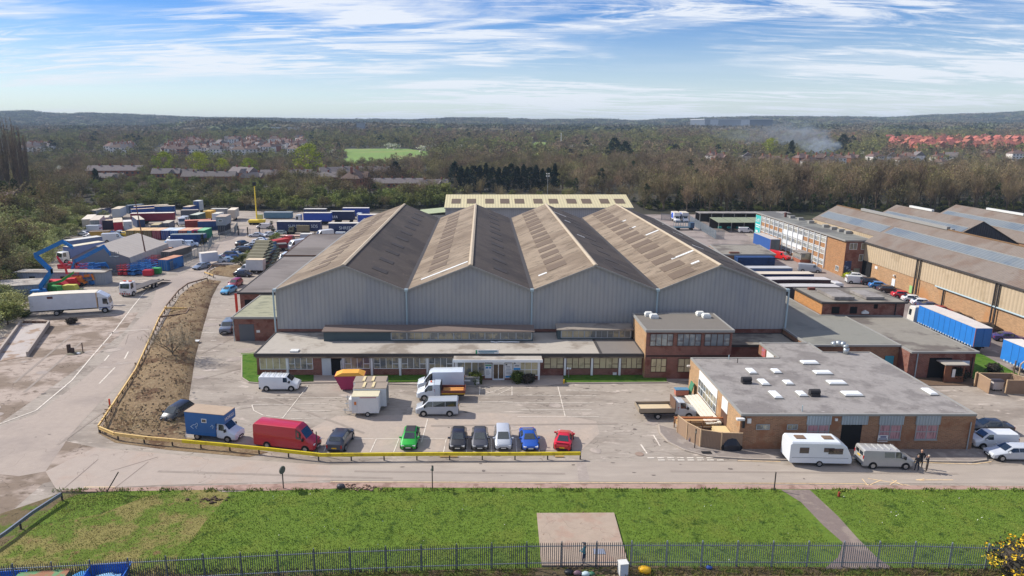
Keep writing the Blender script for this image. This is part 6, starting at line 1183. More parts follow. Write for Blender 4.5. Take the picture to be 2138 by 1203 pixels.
part(t, 'door_panel', FRG, lambda b: b.box(-.6, .05, -w - .012, -w, .6, 2.3)) if False else None
for x0_ in (-L / 2 + .8, L / 2 - 2.6): part(t, 'rooflight', flat(120, 96, 76), lambda b: b.box(x0_, x0_ + .95, -.35, .4, 2.6, 2.68))
part(t, 'side_stripe', FRG, lambda b: b.box(-L / 2 + .2, L / 2 - .4, -w - .012, -w, .95, 1.0)); add_wheels(t, (-.1,), w, .32, .18); part(t, 'drawbar', CHROME, lambda b: (b.tube((L / 2, .4, .5), (L / 2 + 1.3, 0, .5), .05, n=5), b.tube((L / 2, -.4, .5), (L / 2 + 1.3, 0, .5), .05, n=5)))
t = by_wheels('van', (170, 168, 164), (1818.6, 979), (1890.3, 980.5), 'R', 'silver van towing the white caravan, three men standing by its bonnet', 'van'); part(t, 'side_window', GLASS, lambda b: b.hexa([(-.5, -.985, 1.25), (.45, -.985, 1.25), (.45, -.95, 1.25), (-.5, -.95, 1.25), (-.5, -.86, 1.75), (.45, -.86, 1.75), (.45, -.82, 1.75), (-.5, -.82, 1.75)]))
for i in range(5): part(t, 'roof_rib', paint(190, 190, 188), lambda b: b.box(.7 - i * .62, .74 - i * .62, -.6, .6, 1.9, 1.985))
by_wheels('smallvan', WHT, (2108, 940), (2049, 938), 'L', 'white small van parked nose-left past the workshop corner', 'van'); by_wheels('estate', (186, 190, 196), (2152, 964.5), (2088.5, 963.5), 'L', 'silver car with a black sunroof at the right frame edge', 'car')
by_c('saloon', (50, 54, 62), (2062, 901), 176, 'black saloon just behind the white small van', det=2)
# ---- cars along the warehouse wall
for i, (k, col, px, py, lb) in enumerate((('hatch', (220, 222, 222), 1808, 583, 'white hatchback at the head of the warehouse row beside the yellow shrub'), ('mpv', (52, 44, 46), 1832, 595, 'dark people carrier next to the white hatchback'), ('hatch', (56, 124, 186), 1843, 602, 'bright blue hatchback in the warehouse row'), ('estate', (66, 54, 52), 1872, 611, 'dark brown estate between the blue and red cars'), ('hatch', (200, 34, 44), 1893, 622, 'red hatchback in the warehouse row'), ('hatch', (220, 220, 218), 1913, 631, 'white hatchback below the red one by the wall'), ('hatch', (214, 216, 220), 1936, 639, 'white car between the other white hatchback and the navy car'), ('saloon', (42, 54, 92), 1962, 646, 'navy saloon above the blue trailer roof'), ('hatch', (150, 40, 44), 1990, 655, 'dark red car glimpsed above the blue trailer'), ('estate', (44, 40, 42), 2015, 668, 'black car glimpsed behind the middle of the blue trailer'), ('mpv', (58, 46, 44), 2078, 694, 'dark brown car behind the tail of the blue trailer'), ('saloon', (60, 54, 110), 2118, 712, 'purple-blue saloon in front of the second blue trailer'))):
    x, y = G(px, py); x = 81.6; y0_ = G(px, py)[1]; setp(car_root(k, col, 1, lb, 'car', 'cars along the warehouse wall'), max(80.0, min(83.1, G(px, py)[0])), y0_, radians(-14))
# ---- lorries and trailers
CUR = {}
def lorry_box(root, x0, x1, w, z0, z1, side, roof, rear=None, ribs=False, crown=.0, name='load_box'):
    sm = flat(*side, .55)
    if crown:
        n = 9; b = M()
        b.box(x0, x1, -w / 2, w / 2, z0, z1); o = b.obj(name, sm, root); rm = flat(*roof); b = M()
        for i in range(n): pass
        pts = [(x0 - .03, z1 + .003)] + [(x0 - .03 + (x1 - x0 + .06) * i / n, z1 + .02 + crown * sin(pi * i / n)) for i in range(n + 1)] + [(x1 + .03, z1 + .003)]
        b.v += [(p[0], -w / 2 - .03, p[1]) for p in pts] + [(p[0], w / 2 + .03, p[1]) for p in pts]; k = len(pts)
        b.f.append(tuple(range(k))); b.m.append(0); b.f.append(tuple(reversed(range(k, 2 * k)))); b.m.append(0)
        for i in range(k): j = (i + 1) % k; b.f.append((j, i, k + i, k + j)); b.m.append(0)
        b.obj('roof', rm, o)
    else:
        b = M(); b.box(x0, x1, -w / 2, w / 2, z0, z1); o = b.obj(name, sm, root); part(o, 'roof', flat(*roof), lambda b: b.box(x0 - .03, x1 + .03, -w / 2 - .03, w / 2 + .03, z1 + .003, z1 + .06))
    if rear:
        for s in (-1, 1): part(o, 'rear_door', flat(*rear, .5), lambda b: b.box(x0 - .06, x0 - .002, min(s * .03, s * (w / 2 - .08)), max(s * .03, s * (w / 2 - .08)), z0 + .1, z1 - .12))
        part(o, 'rear_frame', flat(150, 100, 100), lambda b: (b.box(x0 - .07, x0 + .02, -w / 2 - .01, -w / 2 + .07, z0, z1), b.box(x0 - .07, x0 + .02, w / 2 - .07, w / 2 + .01, z0, z1)))
    part(o, 'side_rail', flat(176, 190, 196), lambda b: [b.box(x0 + .3 + i * .62, x0 + .55 + i * .62, s * (w / 2 + .02) - .02, s * (w / 2 + .02) + .02, z0 - .1, z0 + .12) for i in range(int((x1 - x0) / .62)) for s in (-1, 1)]) if ribs else None
    if ribs:
        for i in range(int((x1 - x0) / 1.24)):
            for s in (-1, 1): part(o, 'strap', flat(*[int(c * .72) for c in side]), lambda b: b.box(x0 + .6 + i * 1.24, x0 + .66 + i * 1.24, s * (w / 2 + .006) - .008, s * (w / 2 + .006) + .008, z0 + .15, z1 - .1))
    return o
def semi(x, y, hd, label, side=(40, 60, 120), roof=(196, 186, 172), L=13.4, cab=None, ht=4.0, rear=None, text=None, crown=0, cat='lorry trailer', ribs=False, wave_=False, z0=1.15):
    t = thing('lorry' if cab else 'lorry_trailer', label, 'lorry' if cab else cat, (x, y, .03), hd); bx = lorry_box(t, -L / 2, L / 2, 2.5, z0, ht, side, roof, rear, ribs, crown, 'curtain_body')
    chassis(t, -L / 2 + .2, L / 2 - .5, .95, 1.1); add_wheels(t, (-L / 2 + 2.0, -L / 2 + 3.3, -L / 2 + 4.6) if L > 10 else (-L / 2 + 2, -L / 2 + 3.2), 1.22, .5, .35, 0)
    if cab:
        c = M(); c.loft([ring((s[0] - 4.3 + L / 2 + 2.9, s[1], s[2], s[3] + (.5 if s[3] > 2.5 else 0), s[4], s[5])) for s in SPEC['lorrycab']['st']]); cb = c.obj('cab', paint(*cab), t); st2 = [(s[0] - 4.3 + L / 2 + 2.9, s[1], s[2], s[3] + (.5 if s[3] > 2.5 else 0), s[4], s[5]) for s in SPEC['lorrycab']['st']]
        top_patch(st2, L / 2 + 2.83, L / 2 + 2.66).obj('windscreen', GLASS, cb); [side_patch(st2, L / 2 + 2.5, L / 2 + 1.8, s, .1, .7).obj('side_window', GLASS, cb) for s in (-1, 1)]; add_wheels(t, (L / 2 + 2.0, L / 2 - 1.2), 1.22, .5, .35, 0)
    else: part(t, 'landing_leg', DARK, lambda b: (b.box(L / 2 - 2.2, L / 2 - 2.05, -.8, -.65, 0, 1), b.box(L / 2 - 2.2, L / 2 - 2.05, .65, .8, 0, 1)))
    if text:
        for s_, sz, tx, tz_, m in text: txt(bx, s_, sz, (tx, -1.262, tz_), (pi / 2, 0, 0), m)
    return t
def along(p, q, back=1.25):  # centre and heading of a 2.5 m wide box whose near bottom edge runs p -> q on the ground
    a, b = G(*p), G(*q); h = atan2(b[1] - a[1], b[0] - a[0]); return (a[0] + b[0]) / 2 - sin(h) * back, (a[1] + b[1]) / 2 + cos(h) * back, h, hypot(b[0] - a[0], b[1] - a[1])
LET = flat(206, 212, 214)
x, y, h, L = along((577, 490), (672, 490)); semi(x, y, h, 'dark blue curtain trailer lettered in white, nearest the gate', (26, 44, 86), (206, 200, 188), 13.6, text=(('SHREDALL  SDS', 1.35, -3.3, 2.15, LET),))
x, y, h, L = along((686, 494), (780, 494)); semi(x, y, h, 'dark blue lettered curtain trailer half hidden by the factory roof', (26, 44, 86), (206, 200, 188), 13.6, text=(('SHREDALL  SDS', 1.35, -3.6, 2.15, LET),))
x, y, h, L = along((636, 469), (688, 470)); semi(x, y, pi, 'bright blue lorry with a white cab facing left behind the lettered trailers', (30, 70, 160), (210, 204, 190), 9.5, cab=(206, 208, 206)); 
x, y, h, L = along((691, 466), (738, 466)); o = semi(x, y, 0, 'navy lorry with a white cab facing right in the back row', (22, 36, 76), (200, 196, 186), 8.4, cab=(210, 214, 210)); part(o, 'chevron_print', WHITE, lambda b: [b.hexa([(-4.0 + i * .7, -1.275, 1.7), (-3.6 + i * .7, -1.275, 1.7), (-3.6 + i * .7, -1.262, 1.7), (-4.0 + i * .7, -1.262, 1.7), (-4.2 + i * .7, -1.275, 2.6), (-3.8 + i * .7, -1.275, 2.6), (-3.8 + i * .7, -1.262, 2.6), (-4.2 + i * .7, -1.262, 2.6)]) for i in range(4)])
x, y, h, L = along((720, 458), (766, 458)); semi(x, y, h, 'blue trailer with a white headboard farthest back by the hedge', (30, 64, 150), (206, 200, 190), 9.5); x, y, h, L = along((752, 474), (800, 474)); semi(x, y, h, 'blue lettered lorry body whose right half is hidden by the factory ridge', (30, 70, 165), (206, 200, 190), 9); x, y, h, L = along((638, 459), (678, 459)); semi(x, y, h, 'small navy trailer behind the bright blue lorry', (26, 40, 80), (196, 192, 184), 8, ht=3.8)
# right-hand yard
x, y, h, L = along((2033.5, 727), (1920, 673.4), -1.3)
semi(74.0, 103.2, pi / 2, 'long bright blue curtain-sided artic with a white cab beside the warehouse', (40, 124, 204), (206, 196, 186), 13.4, cab=(226, 222, 210), rear=(36, 110, 180), crown=.16, ribs=True)
x2, y2 = G(2087, 764); semi(74.2, 84.5, pi / 2, 'second bright blue trailer cut by the right frame edge', (40, 124, 204), (214, 206, 196), 13.6, crown=.14, ribs=True)
x, y, h, L = along((1571, 530), (1608, 551), -1.25); semi(77.2, 183.5, pi / 2, 'blue curtain trailer with open rear parked against the brick office', (40, 84, 150), (186, 178, 170), 11.6, rear=(90, 100, 104))
for i, (px0, px1, py, col, rf, lb, cb) in enumerate(((1560, 1655, 561, (110, 130, 160), (176, 176, 176), 'blue-grey trailer farthest back of the stack of trailers beyond the factory', None), (1560, 1700, 573, (34, 44, 90), (206, 192, 172), 'cream-roofed trailer second from the back beyond the factory', None), (1590, 1735, 585, (70, 40, 44), (196, 190, 186), 'grey-roofed lorry with a white cab third from the back', (222, 222, 220)), (1600, 1755, 600, (60, 60, 66), (186, 182, 178), 'grey-roofed lorry with a white cab nearest the plant building', (222, 222, 220)))):
    x1_, yy = G(px1, py, 4.0); L = 13.6; semi(x1_ - L / 2, yy + 1.25, 0, lb, col, rf, L, cab=cb, crown=.1 if cb else 0)
def container(x, y, rz, L, col, label, top=None, h=2.6, z=.05, name='shipping_container', group=None):
    t = thing(name, label, 'container', (x, y, z), rz, group); cm = mat('container_paint', S(*col), .7, .1, .2, 1.0, coord='O', wave=('X', .3, .8, .35), c2=S(*[int(c * .75) for c in col]), s2=.6)
    part(t, 'body', cm, lambda b: b.box(-L / 2, L / 2 - .04, -1.22, 1.22, 0, h)); part(t, 'roof', flat(*(top or col)), lambda b: b.box(-L / 2 - .01, L / 2 - .03, -1.23, 1.23, h + .002, h + .05))
    for s in (-1, 1):
        d = part(t, 'door', flat(*col, .6), lambda b: b.box(L / 2 - .035, L / 2 + .02, min(s * .02, s * 1.19), max(s * .02, s * 1.19), .08, h - .08)); part(d, 'lock_bar', FASC, lambda b: (b.box(L / 2 + .021, L / 2 + .05, s * .35 - .03, s * .35 + .03, .1, h - .1), b.box(L / 2 + .021, L / 2 + .05, s * .85 - .03, s * .85 + .03, .1, h - .1)))
    return t
t = container(64.5, 159.0, 0, 8.8, (30, 62, 108), 'dark blue container standing in front of the low brick store', (30, 62, 108), 2.9)
container(55, 127, 0, 6, (30, 56, 120), 'blue container between the factory corner and the plant building', (170, 170, 170), 3.4)
rv = by_c('van', (214, 36, 34), (1629, 541), -60, 'red van with its bonnet open behind the blue trailer', 'van'); part(rv, 'rear_opening', BLACKO, lambda b: b.box(-2.54, -2.5, -.7, .7, .5, 1.7)); part(rv, 'tailgate', paint(214, 36, 34), lambda b: b.box(-3.3, -2.5, -.8, .8, 1.88, 1.94))
by_c('van', (160, 166, 172), (1690, 568), -20, 'silver-grey tank-backed pickup van by the office porch', 'van', det=1); by_c('smallvan', (216, 218, 216), (1788, 592), -12, 'white small van nose to the office end wall', 'van')
by_c('smallvan', WHT, (1556, 486), -5, 'white estate van parked before the dark shed', 'van')
for px, col, lb in ((1411, (226, 228, 230), 'white luton van with a blue flash facing the camera by the wood'), (1428, (200, 202, 204), 'pale box van parked beside the luton van by the wood')):
    t = by_c('cab', WHT, (px, 463), -92, lb, 'box van'); boxbody(t, -3.3, .62, 2.2, .9, 3.3, col, (206, 196, 176), over=(1.1, 2.2)); part(t, 'blue_flash', flat(40, 90, 200), lambda b: (b.box(-2.4, .2, -1.115, -1.105, 1.2, 3.1)))
t = thing('skip_cage', 'blue-green wire cage trailer left in the middle of the right-hand yard', 'cage trailer', G(1428, 480) + (.03,), 0); part(t, 'deck', flat(70, 96, 110), lambda b: b.box(-3.2, 1.6, -1.2, 1.2, .7, .95)); part(t, 'mesh_side', flat(110, 140, 150), lambda b: [b.box(-3.2 + i * .8, -3.14 + i * .8, s * 1.2 - .03, s * 1.2 + .03, .95, 2.6) for i in range(7) for s in (-1, 1)]); part(t, 'top_rail', flat(90, 120, 140), lambda b: [b.box(-3.2, 1.6, s * 1.2 - .04, s * 1.2 + .04, 2.6, 2.7) for s in (-1, 1)]); part(t, 'cab', flat(60, 84, 110), lambda b: b.box(1.7, 3.0, -1.1, 1.1, .6, 2.4)); add_wheels(t, (-2, 2.2), 1.2, .4, .25, 0)
# ================================================================== left yard
def facebox(pl, pr, depth, h, col, roof, label, name='lorry_trailer', cat='trailer', z0=1.0, door=None, hd=None, wheels=True):
    a, b_ = G(*pl), G(*pr); w = hypot(b_[0] - a[0], b_[1] - a[1]); h0 = atan2(b_[1] - a[1], b_[0] - a[0]) + pi / 2 if hd is None else radians(hd)
    w = max(2.3, min(w, 2.7)); cx, cy = (a[0] + b_[0]) / 2 + cos(h0) * depth / 2, (a[1] + b_[1]) / 2 + sin(h0) * depth / 2
    t = thing(name, label, cat, (cx, cy, .03), h0); o = part(t, 'body', flat(*col, .6), lambda q: q.box(-depth / 2, depth / 2, -w / 2, w / 2, z0, h)); part(o, 'roof', flat(*roof), lambda q: q.box(-depth / 2 - .03, depth / 2 + .03, -w / 2 - .03, w / 2 + .03, h + .003, h + .06))
    for s in (-1, 1): part(o, 'rear_door', flat(*(door or [int(c * .9) for c in col])), lambda q: q.box(-depth / 2 - .05, -depth / 2 - .001, min(s * .03, s * (w / 2 - .1)), max(s * .03, s * (w / 2 - .1)), z0 + .1, h - .1))
    if wheels and z0 > .5: chassis(t, -depth / 2 + .1, depth / 2 - .3, .8, 1.1); add_wheels(t, (-depth / 2 + 1.6, -depth / 2 + 2.9), w / 2, .48, .35, 0)
    return t
facebox((177, 483), (190, 484), 13, 3.9, (206, 198, 178), (214, 204, 186), 'tall cream trailer at the left end of the container yard', hd=112)
facebox((191, 485), (210, 486), 13, 3.9, (188, 172, 170), (200, 188, 170), 'faded pinkish trailer with a grey rear, second from the left', door=(124, 126, 124), hd=112)
facebox((235, 460), (253, 460), 9, 4.0, (188, 192, 192), (200, 186, 160), 'pale grey trailer behind the pinkish one', door=(178, 184, 184), hd=104); facebox((187, 460), (202, 460), 6, 3.4, (122, 130, 134), (176, 164, 140), 'small grey box against the hedge', hd=96); facebox((206, 456), (218, 456), 6, 3.4, (84, 88, 116), (184, 174, 160), 'small slate-blue box right of the grey one against the hedge', hd=96)
facebox((239, 483), (258, 483), 12, 2.9, (184, 42, 58), (206, 192, 168), 'red shipping container with closed doors facing the hut', 'shipping_container', 'container', .05, hd=118)
facebox((289, 478), (303, 478), 12, 3.0, (58, 74, 108), (200, 190, 170), 'slate-blue shipping container behind the olive containers', 'shipping_container', 'container', .05, hd=124)
x, y, h, L = along((272, 469), (366, 467)); semi(x, y, h, 'long maroon trailer lying across the middle of the container yard', (130, 34, 54), (222, 212, 196), 14, ht=3.7); 
x, y = G(318, 449); container(x, y, radians(35), 12, (38, 66, 140), 'long blue container angled behind the maroon trailer', (206, 188, 160), 3.6); x, y = G(346, 449); container(x, y, radians(15), 7, (40, 88, 150), 'short blue container at the right end behind the maroon trailer', (206, 190, 160), 3.4); x, y = G(284, 445); container(x, y, radians(50), 6, (60, 82, 110), 'steel-blue box against the hedge beside the long blue container', (120, 130, 140), 3.2)
cols = [((128, 112, 66), (206, 172, 124)), ((146, 122, 58), (210, 172, 120)), ((112, 94, 62), (210, 176, 130)), ((138, 54, 66), (214, 176, 140)), ((46, 70, 128), (190, 200, 208)), ((38, 98, 160), (196, 204, 208)), ((142, 76, 76), (212, 160, 130)), ((50, 140, 170), (214, 168, 140)), ((44, 140, 104), (130, 186, 140))]
nm = ['olive-green', 'ochre', 'brown-olive', 'dark red', 'navy blue', 'mid blue', 'dull red', 'turquoise', 'green']
for i, (c, r_) in enumerate(cols):
    x, y = G(272 + i * 18.4, 501); container(x, y + 3.1, -pi / 2, 6.06, c, nm[i] + ' container in the row with doors facing the hut', r_, 2.7)
# stacked cabins
x, y = G(462, 491); container(x, y + 3, -pi / 2 + .12, 6.5, (44, 48, 62), 'dark container at the bottom of the stack by the yard gate', (40, 44, 54), 2.9); 
t = thing('site_cabin', 'pale blue-grey site cabin stacked on the dark container by the yard gate', 'cabin', (x, y + 3, 3.05), -pi / 2 + .12); part(t, 'wall', CAB, lambda b: b.box(-3.3, 3.3, -1.5, 1.5, 0, 2.6)); part(t, 'roof', flat(176, 160, 144), lambda b: b.box(-3.4, 3.4, -1.6, 1.6, 2.6, 2.72)); w_ = part(t, 'window', FRW, lambda b: b.box(3.3, 3.36, -.8, .4, 1.1, 1.9)); part(w_, 'glass', WG, lambda b: b.box(3.361, 3.38, -.7, .3, 1.2, 1.8)); part(t, 'wall_rib', DARK, lambda b: b.box(-3.2, 3.2, 1.501, 1.54, 0, .12))
facebox((446, 470), (456, 470), 5, 3.8, (214, 216, 214), (216, 208, 190), 'white box behind the stacked cabins', door=(206, 212, 216)); facebox((477, 462), (492, 462), 8, 3.9, (206, 196, 180), (220, 206, 184), 'cream lorry body right of the stacked cabins', door=(190, 176, 160), hd=100)
facebox((424, 462), (442, 462), 5, 3.4, (206, 158, 62), (210, 170, 84), 'mustard-yellow rounded box body by the hedge', door=(206, 158, 62)); facebox((398, 470), (414, 470), 7, 3.4, (40, 64, 62), (190, 194, 176), 'dark green lorry with a pale roof beside the mustard box', door=(36, 58, 56)); facebox((383, 449), (398, 449), 6, 3.0, (50, 74, 130), (196, 176, 150), 'blue van body with a tan roof near the hedge', door=(70, 96, 140)); facebox((407, 445), (416, 445), 4, 4.6, (190, 194, 192), (206, 206, 200), 'tall narrow white lorry cab against the hedge', door=(60, 90, 140))
for px, py, hd, lb in ((378, 470, -60, 'white lorry tractor unit between the maroon trailer and the green lorry'), (392, 466, -80, 'second white lorry cab right of the tractor unit')):
    t = by_c('lorrycab', (214, 216, 216), (px, py), hd, lb, 'lorry'); chassis(t, -2.5, 2.5, .8, 1.0); add_wheels(t, (-1.2,), 1.22, .48, .4, 0)
for i, (k, col, px, py, hd, lb, cat) in enumerate((('bigvan', (200, 206, 214), 192, 487, 178, 'white long van below the cream trailer', 'van'), ('hatch', (214, 216, 218), 176, 492, 160, 'white car at the left end of the car cluster', 'car'), ('saloon', (196, 198, 202), 190, 497, 175, 'pale saloon parked in front of the white long van', 'car'), ('mpv', (60, 66, 96), 232, 495, -85, 'dark blue people carrier left of the olive container', 'car'), ('mpv', (178, 182, 186), 248, 493, -85, 'silver people carrier beside the dark blue one', 'car'), ('hatch', (226, 190, 60), 263, 493, -20, 'small yellow car near the olive container', 'car'), ('bigvan', (214, 216, 216), 238, 505, 20, 'white recovery van with yellow chevrons behind the hut', 'van'),
    ('van', (214, 218, 222), 363, 507, -110, 'white van in front of the mid blue container', 'van'), ('saloon', (84, 152, 184), 344, 516, -110, 'light blue car in the open space right of the hut', 'car'), ('saloon', (190, 44, 44), 377, 512, 30, 'bright red car beside the parked white vans', 'car'), ('bigvan', (218, 220, 222), 374, 520, 20, 'white van nearest the fence below the red car', 'van'), ('van', (190, 204, 220), 396, 516, 15, 'pale blue-white van at the fence', 'van'), ('saloon', (206, 206, 206), 338, 530, 10, 'white saloon in front of the light blue car', 'car'))):
    t = by_c(k, col, (px, py), hd, lb, cat)
    if 'chevrons' in lb: part(t, 'chevron_board', PLATEY, lambda b: b.box(-3.06, -3.02, -.95, .95, .6, 1.9))
x, y = G(392, 509); container(x, y + 1, .12, 9.5, (30, 76, 140), 'blue container lying side-on behind the white vans', (120, 130, 130), 2.6); x, y = G(400, 494); t = container(x, y, 0, 5, (214, 90, 60), 'orange-red box beyond the blue side-on container', (206, 90, 60), 2.2)
x, y = G(385, 501); t = by_c('lorrycab', (150, 34, 46), (388, 500), 0, 'dark red recovery lorry in front of the dull red container', 'lorry'); chassis(t, -3.5, 2.5, .9, 1.0); add_wheels(t, (-2.2,), 1.22, .45, .4, 0)
x, y = G(210, 497); skip(x, y, .3, 1.6, (176, 140, 60), 'large ochre skip among the parked cars', None)
# lorry and trailer by the bushes
t = by_c('lorrycab', (204, 204, 200), (160, 545), -116, 'white-cabbed lorry with a blue-grey box body nosing out beside the hut', 'lorry', det=1); t.scale = (1, 1, 1); chassis(t, -6, 2.5, .9, 1.0); add_wheels(t, (-4,), 1.22, .48, .4, 0); boxbody(t, -7.2, 2.2, 2.45, 1.1, 3.9, (88, 108, 156), (214, 204, 176))
facebox((134, 530), (150, 532), 9, 3.6, (104, 116, 144), (206, 204, 196), 'blue-grey trailer behind the blue boom lift elbow', hd=60)
x, y, h, L = 0, 0, 0, 0
# big white lorry near the drive
a, b_ = G(119.7, 659.8), G(220.7, 653.5); h = atan2(b_[1] - a[1], b_[0] - a[0]); L = hypot(a[0] - b_[0], a[1] - b_[1])
t = setp(car_root('lorrycab', (214, 216, 218), 2, 'large white rigid lorry parked across the yard entrance', 'lorry'), b_[0] - sin(h) * 1.1 - cos(h) * 3.4, b_[1] + cos(h) * 1.1 - sin(h) * 3.4, h); chassis(t, -9.5, 3.5, .85, 1.1); add_wheels(t, (3.4 - L,), 1.22, .5, .45, 2)
o = lorry_box(t, 2.1 - 10.6, 2.15, 2.5, 1.1, 3.85, (206, 208, 212), (216, 206, 188), crown=.12, name='box_body'); part(o, 'air_deflector', paint(218, 220, 220), lambda b: b.hexa([(2.3, -1.15, 2.92), (4.0, -1.1, 2.86), (4.0, 1.1, 2.86), (2.3, 1.15, 2.92), (2.3, -1.1, 3.85), (2.6, -1.0, 3.8), (2.6, 1.0, 3.8), (2.3, 1.1, 3.85)])); part(o, 'side_vent', flat(90, 50, 50), lambda b: b.box(-5.6, -4.7, -1.28, -1.252, 3.2, 3.6)); part(o, 'front_strip', flat(196, 160, 120), lambda b: b.box(2.16, 2.3, -1.26, 1.26, 1.2, 3.8)); part(t, 'blue_band', flat(40, 60, 120), lambda b: b.box(2.5, 4.25, -1.235, -1.225, 1.0, 1.12))
# beavertail lorry facing the camera
ga, gb = G(320, 600), G(283, 614); t = by_c('lorrycab', (214, 214, 214), (290, 610), math.degrees(atan2(gb[1] - ga[1], gb[0] - ga[0])), 'white beavertail lorry with red and white bumper chevrons facing the camera', 'lorry', det=2); t.location.z = .03; chassis(t, -8, 2.5, .9, 1.0); add_wheels(t, (-3.2, -4.4), 1.2, .45, .4, 1)
part(t, 'flat_bed', flat(86, 80, 78), lambda b: (b.box(-6.5, 2.0, -1.22, 1.22, .95, 1.15), b.hexa([(-9.4, -1.2, .25), (-6.5, -1.22, .95), (-6.5, 1.22, .95), (-9.4, 1.2, .25), (-9.4, -1.2, .4), (-6.5, -1.22, 1.15), (-6.5, 1.22, 1.15), (-9.4, 1.2, .4)]))); part(t, 'bumper_chevron', REDL, lambda b: [b.box(4.32, 4.36, -1.15 + i * .5, -.95 + i * .5, .5, .8) for i in range(5)]); part(t, 'beacon_bar', flat(220, 90, 40), lambda b: [b.box(3.0, 3.3, s * .6 - .3, s * .6 + .3, 2.95, 3.1) for s in (-1, 1)])
# blue container at the yard corner + rust-topped one behind
x, y = G(338, 567); container(x + .8, y + 3.4, radians(-101), 6.06, (46, 112, 176), 'blue container with a rusty top at the fence corner of the equipment yard', (192, 136, 104), 2.6); x, y = G(326, 545); container(x, y + 2, radians(-101), 8, (90, 100, 110), 'rust-roofed grey container behind the blue corner container', (196, 146, 112), 2.4); x, y = G(362, 545); container(x, y + 2.5, radians(-101), 9, (100, 96, 92), 'grey-topped container along the fence behind the blue corner container', (160, 142, 128), 2.6)
# boom lifts
def pole(t, name, pts, r, col):
    b = M()
    for p, q in zip(pts, pts[1:]): b.bar(p, q, r, r * 1.2) if abs(p[0] - q[0]) + abs(p[1] - q[1]) > .6 else b.tube(p, q, r * .6, n=5)
    return b.obj(name, flat(*col, .4), t)
BL = (28, 112, 178)
def boom(base, hd, segs, col, label, seg_r=.36, basket=True, col2=None):
    t = thing('boom_lift', label, 'boom lift', (base[0], base[1], .03), 0); b = M(); c, s = cos(hd), sin(hd)
    fr = lambda x, y, z: (x * c - y * s, x * s + y * c, z)
    b.hexa([fr(-1.5, -1.1, .5), fr(1.5, -1.1, .5), fr(1.5, 1.1, .5), fr(-1.5, 1.1, .5), fr(-1.5, -1.1, .9), fr(1.5, -1.1, .9), fr(1.5, 1.1, .9), fr(-1.5, 1.1, .9)]); b.obj('base', flat(*(col2 or col)), t)
    part(t, 'turret', flat(*col), lambda b: b.hexa([fr(-1.8, -.8, .95), fr(1.0, -.8, .95), fr(1.0, .8, .95), fr(-1.8, .8, .95), fr(-1.6, -.7, 1.9), fr(.7, -.7, 1.9), fr(.7, .7, 1.9), fr(-1.6, .7, 1.9)]))
    for x in (-1, 1):
        for y in (-1, 1): 
            p = fr(x, y * 1.05, .45); q = fr(x, y * 1.35, .45); part(t, 'wheel', RUBBER, lambda b: b.tube(p, q, .45, n=10))
    pts = [(p[0] - base[0], p[1] - base[1], p[2]) for p in segs]
    for i, (p, q) in enumerate(zip(pts, pts[1:])): part(t, 'boom_arm', flat(*col, .4), lambda b: b.bar(p, q, seg_r * (1 - .15 * i), seg_r * 1.3 * (1 - .15 * i)) if hypot(p[0] - q[0], p[1] - q[1]) > .3 else b.tube(p, q, seg_r * .5, n=6))
    if basket: e = pts[-1]; part(t, 'basket', flat(90, 100, 110), lambda b: (b.box(e[0] - .1, e[0] + 1.7, e[1] - .5, e[1] + .5, e[2] - .6, e[2] - .5), [b.box(e[0] - .1 + u, e[0] - .04 + u, e[1] + v, e[1] + v + .06, e[2] - .5, e[2] + .5) for u in (0, .85, 1.7) for v in (-.5, .44)], b.box(e[0] - .1, e[0] + 1.75, e[1] - .5, e[1] - .44, e[2] + .45, e[2] + .52)))
    return t
def PYp(px, py, Y):
    a = (px - CX) / F; b = (CY - py) / F; fy, fz = CP + b * SP_, -SP_ + b * CP; t = Y / fy; return (a * t, Y, H + fz * t)
Yb = 130.0; boom((PYp(84, 600, Yb)[0], Yb), .2, [PYp(84, 600, Yb), PYp(108, 567, Yb), PYp(73, 533, Yb), PYp(131, 505, Yb), PYp(152, 517, Yb)], BL, 'tallest blue articulated boom lift folded in a zigzag above the white lorry', .85, False)
Yb = 146.0; boom((PYp(158, 572, Yb)[0], Yb), 0, [PYp(150, 566, Yb), PYp(157, 546, Yb), PYp(217, 515, Yb), PYp(230, 531, Yb)], BL, 'blue boom lift reaching right across the front of the canvas hut', .75, True)
Yb = 140.0; boom((PYp(148, 575, Yb)[0], Yb), .3, [PYp(140, 572, Yb), PYp(136, 557, Yb), PYp(119, 537, Yb), PYp(126, 548, Yb)], (206, 44, 50), 'red boom lift with a bent jib behind the blue machines', .45, False)
Yb = 146.0; boom((PYp(152, 568, Yb)[0], Yb), .1, [PYp(146, 560, Yb), PYp(160, 552, Yb), PYp(143, 548, Yb)], (200, 60, 56), 'second red boom lift folded low beside the site cabin', .4, True)
Yb = 133.0; boom((PYp(118, 596, Yb)[0], Yb), -.3, [PYp(100, 595, Yb), PYp(131, 586, Yb), PYp(153, 570, Yb)], (60, 150, 66), 'green boom lift lying low behind the white lorry', .4, False, (60, 120, 60))
Yb = 134.0; boom((PYp(150, 590, Yb)[0], Yb), 0, [PYp(130, 584, Yb), PYp(145, 575, Yb), PYp(154, 569, Yb)], (196, 190, 84), 'yellow-green boom lift between the red and green machines', .35, False, (90, 100, 60))
x, y = G(168, 596); boom((x, y), 0, [(x - 1, y, 1.8), (x + 2.8, y, 2.2), (x + 3.0, y, 1.2)], (228, 130, 44), 'orange machine with a long straight boom in front of the scissor lifts', .4, False)
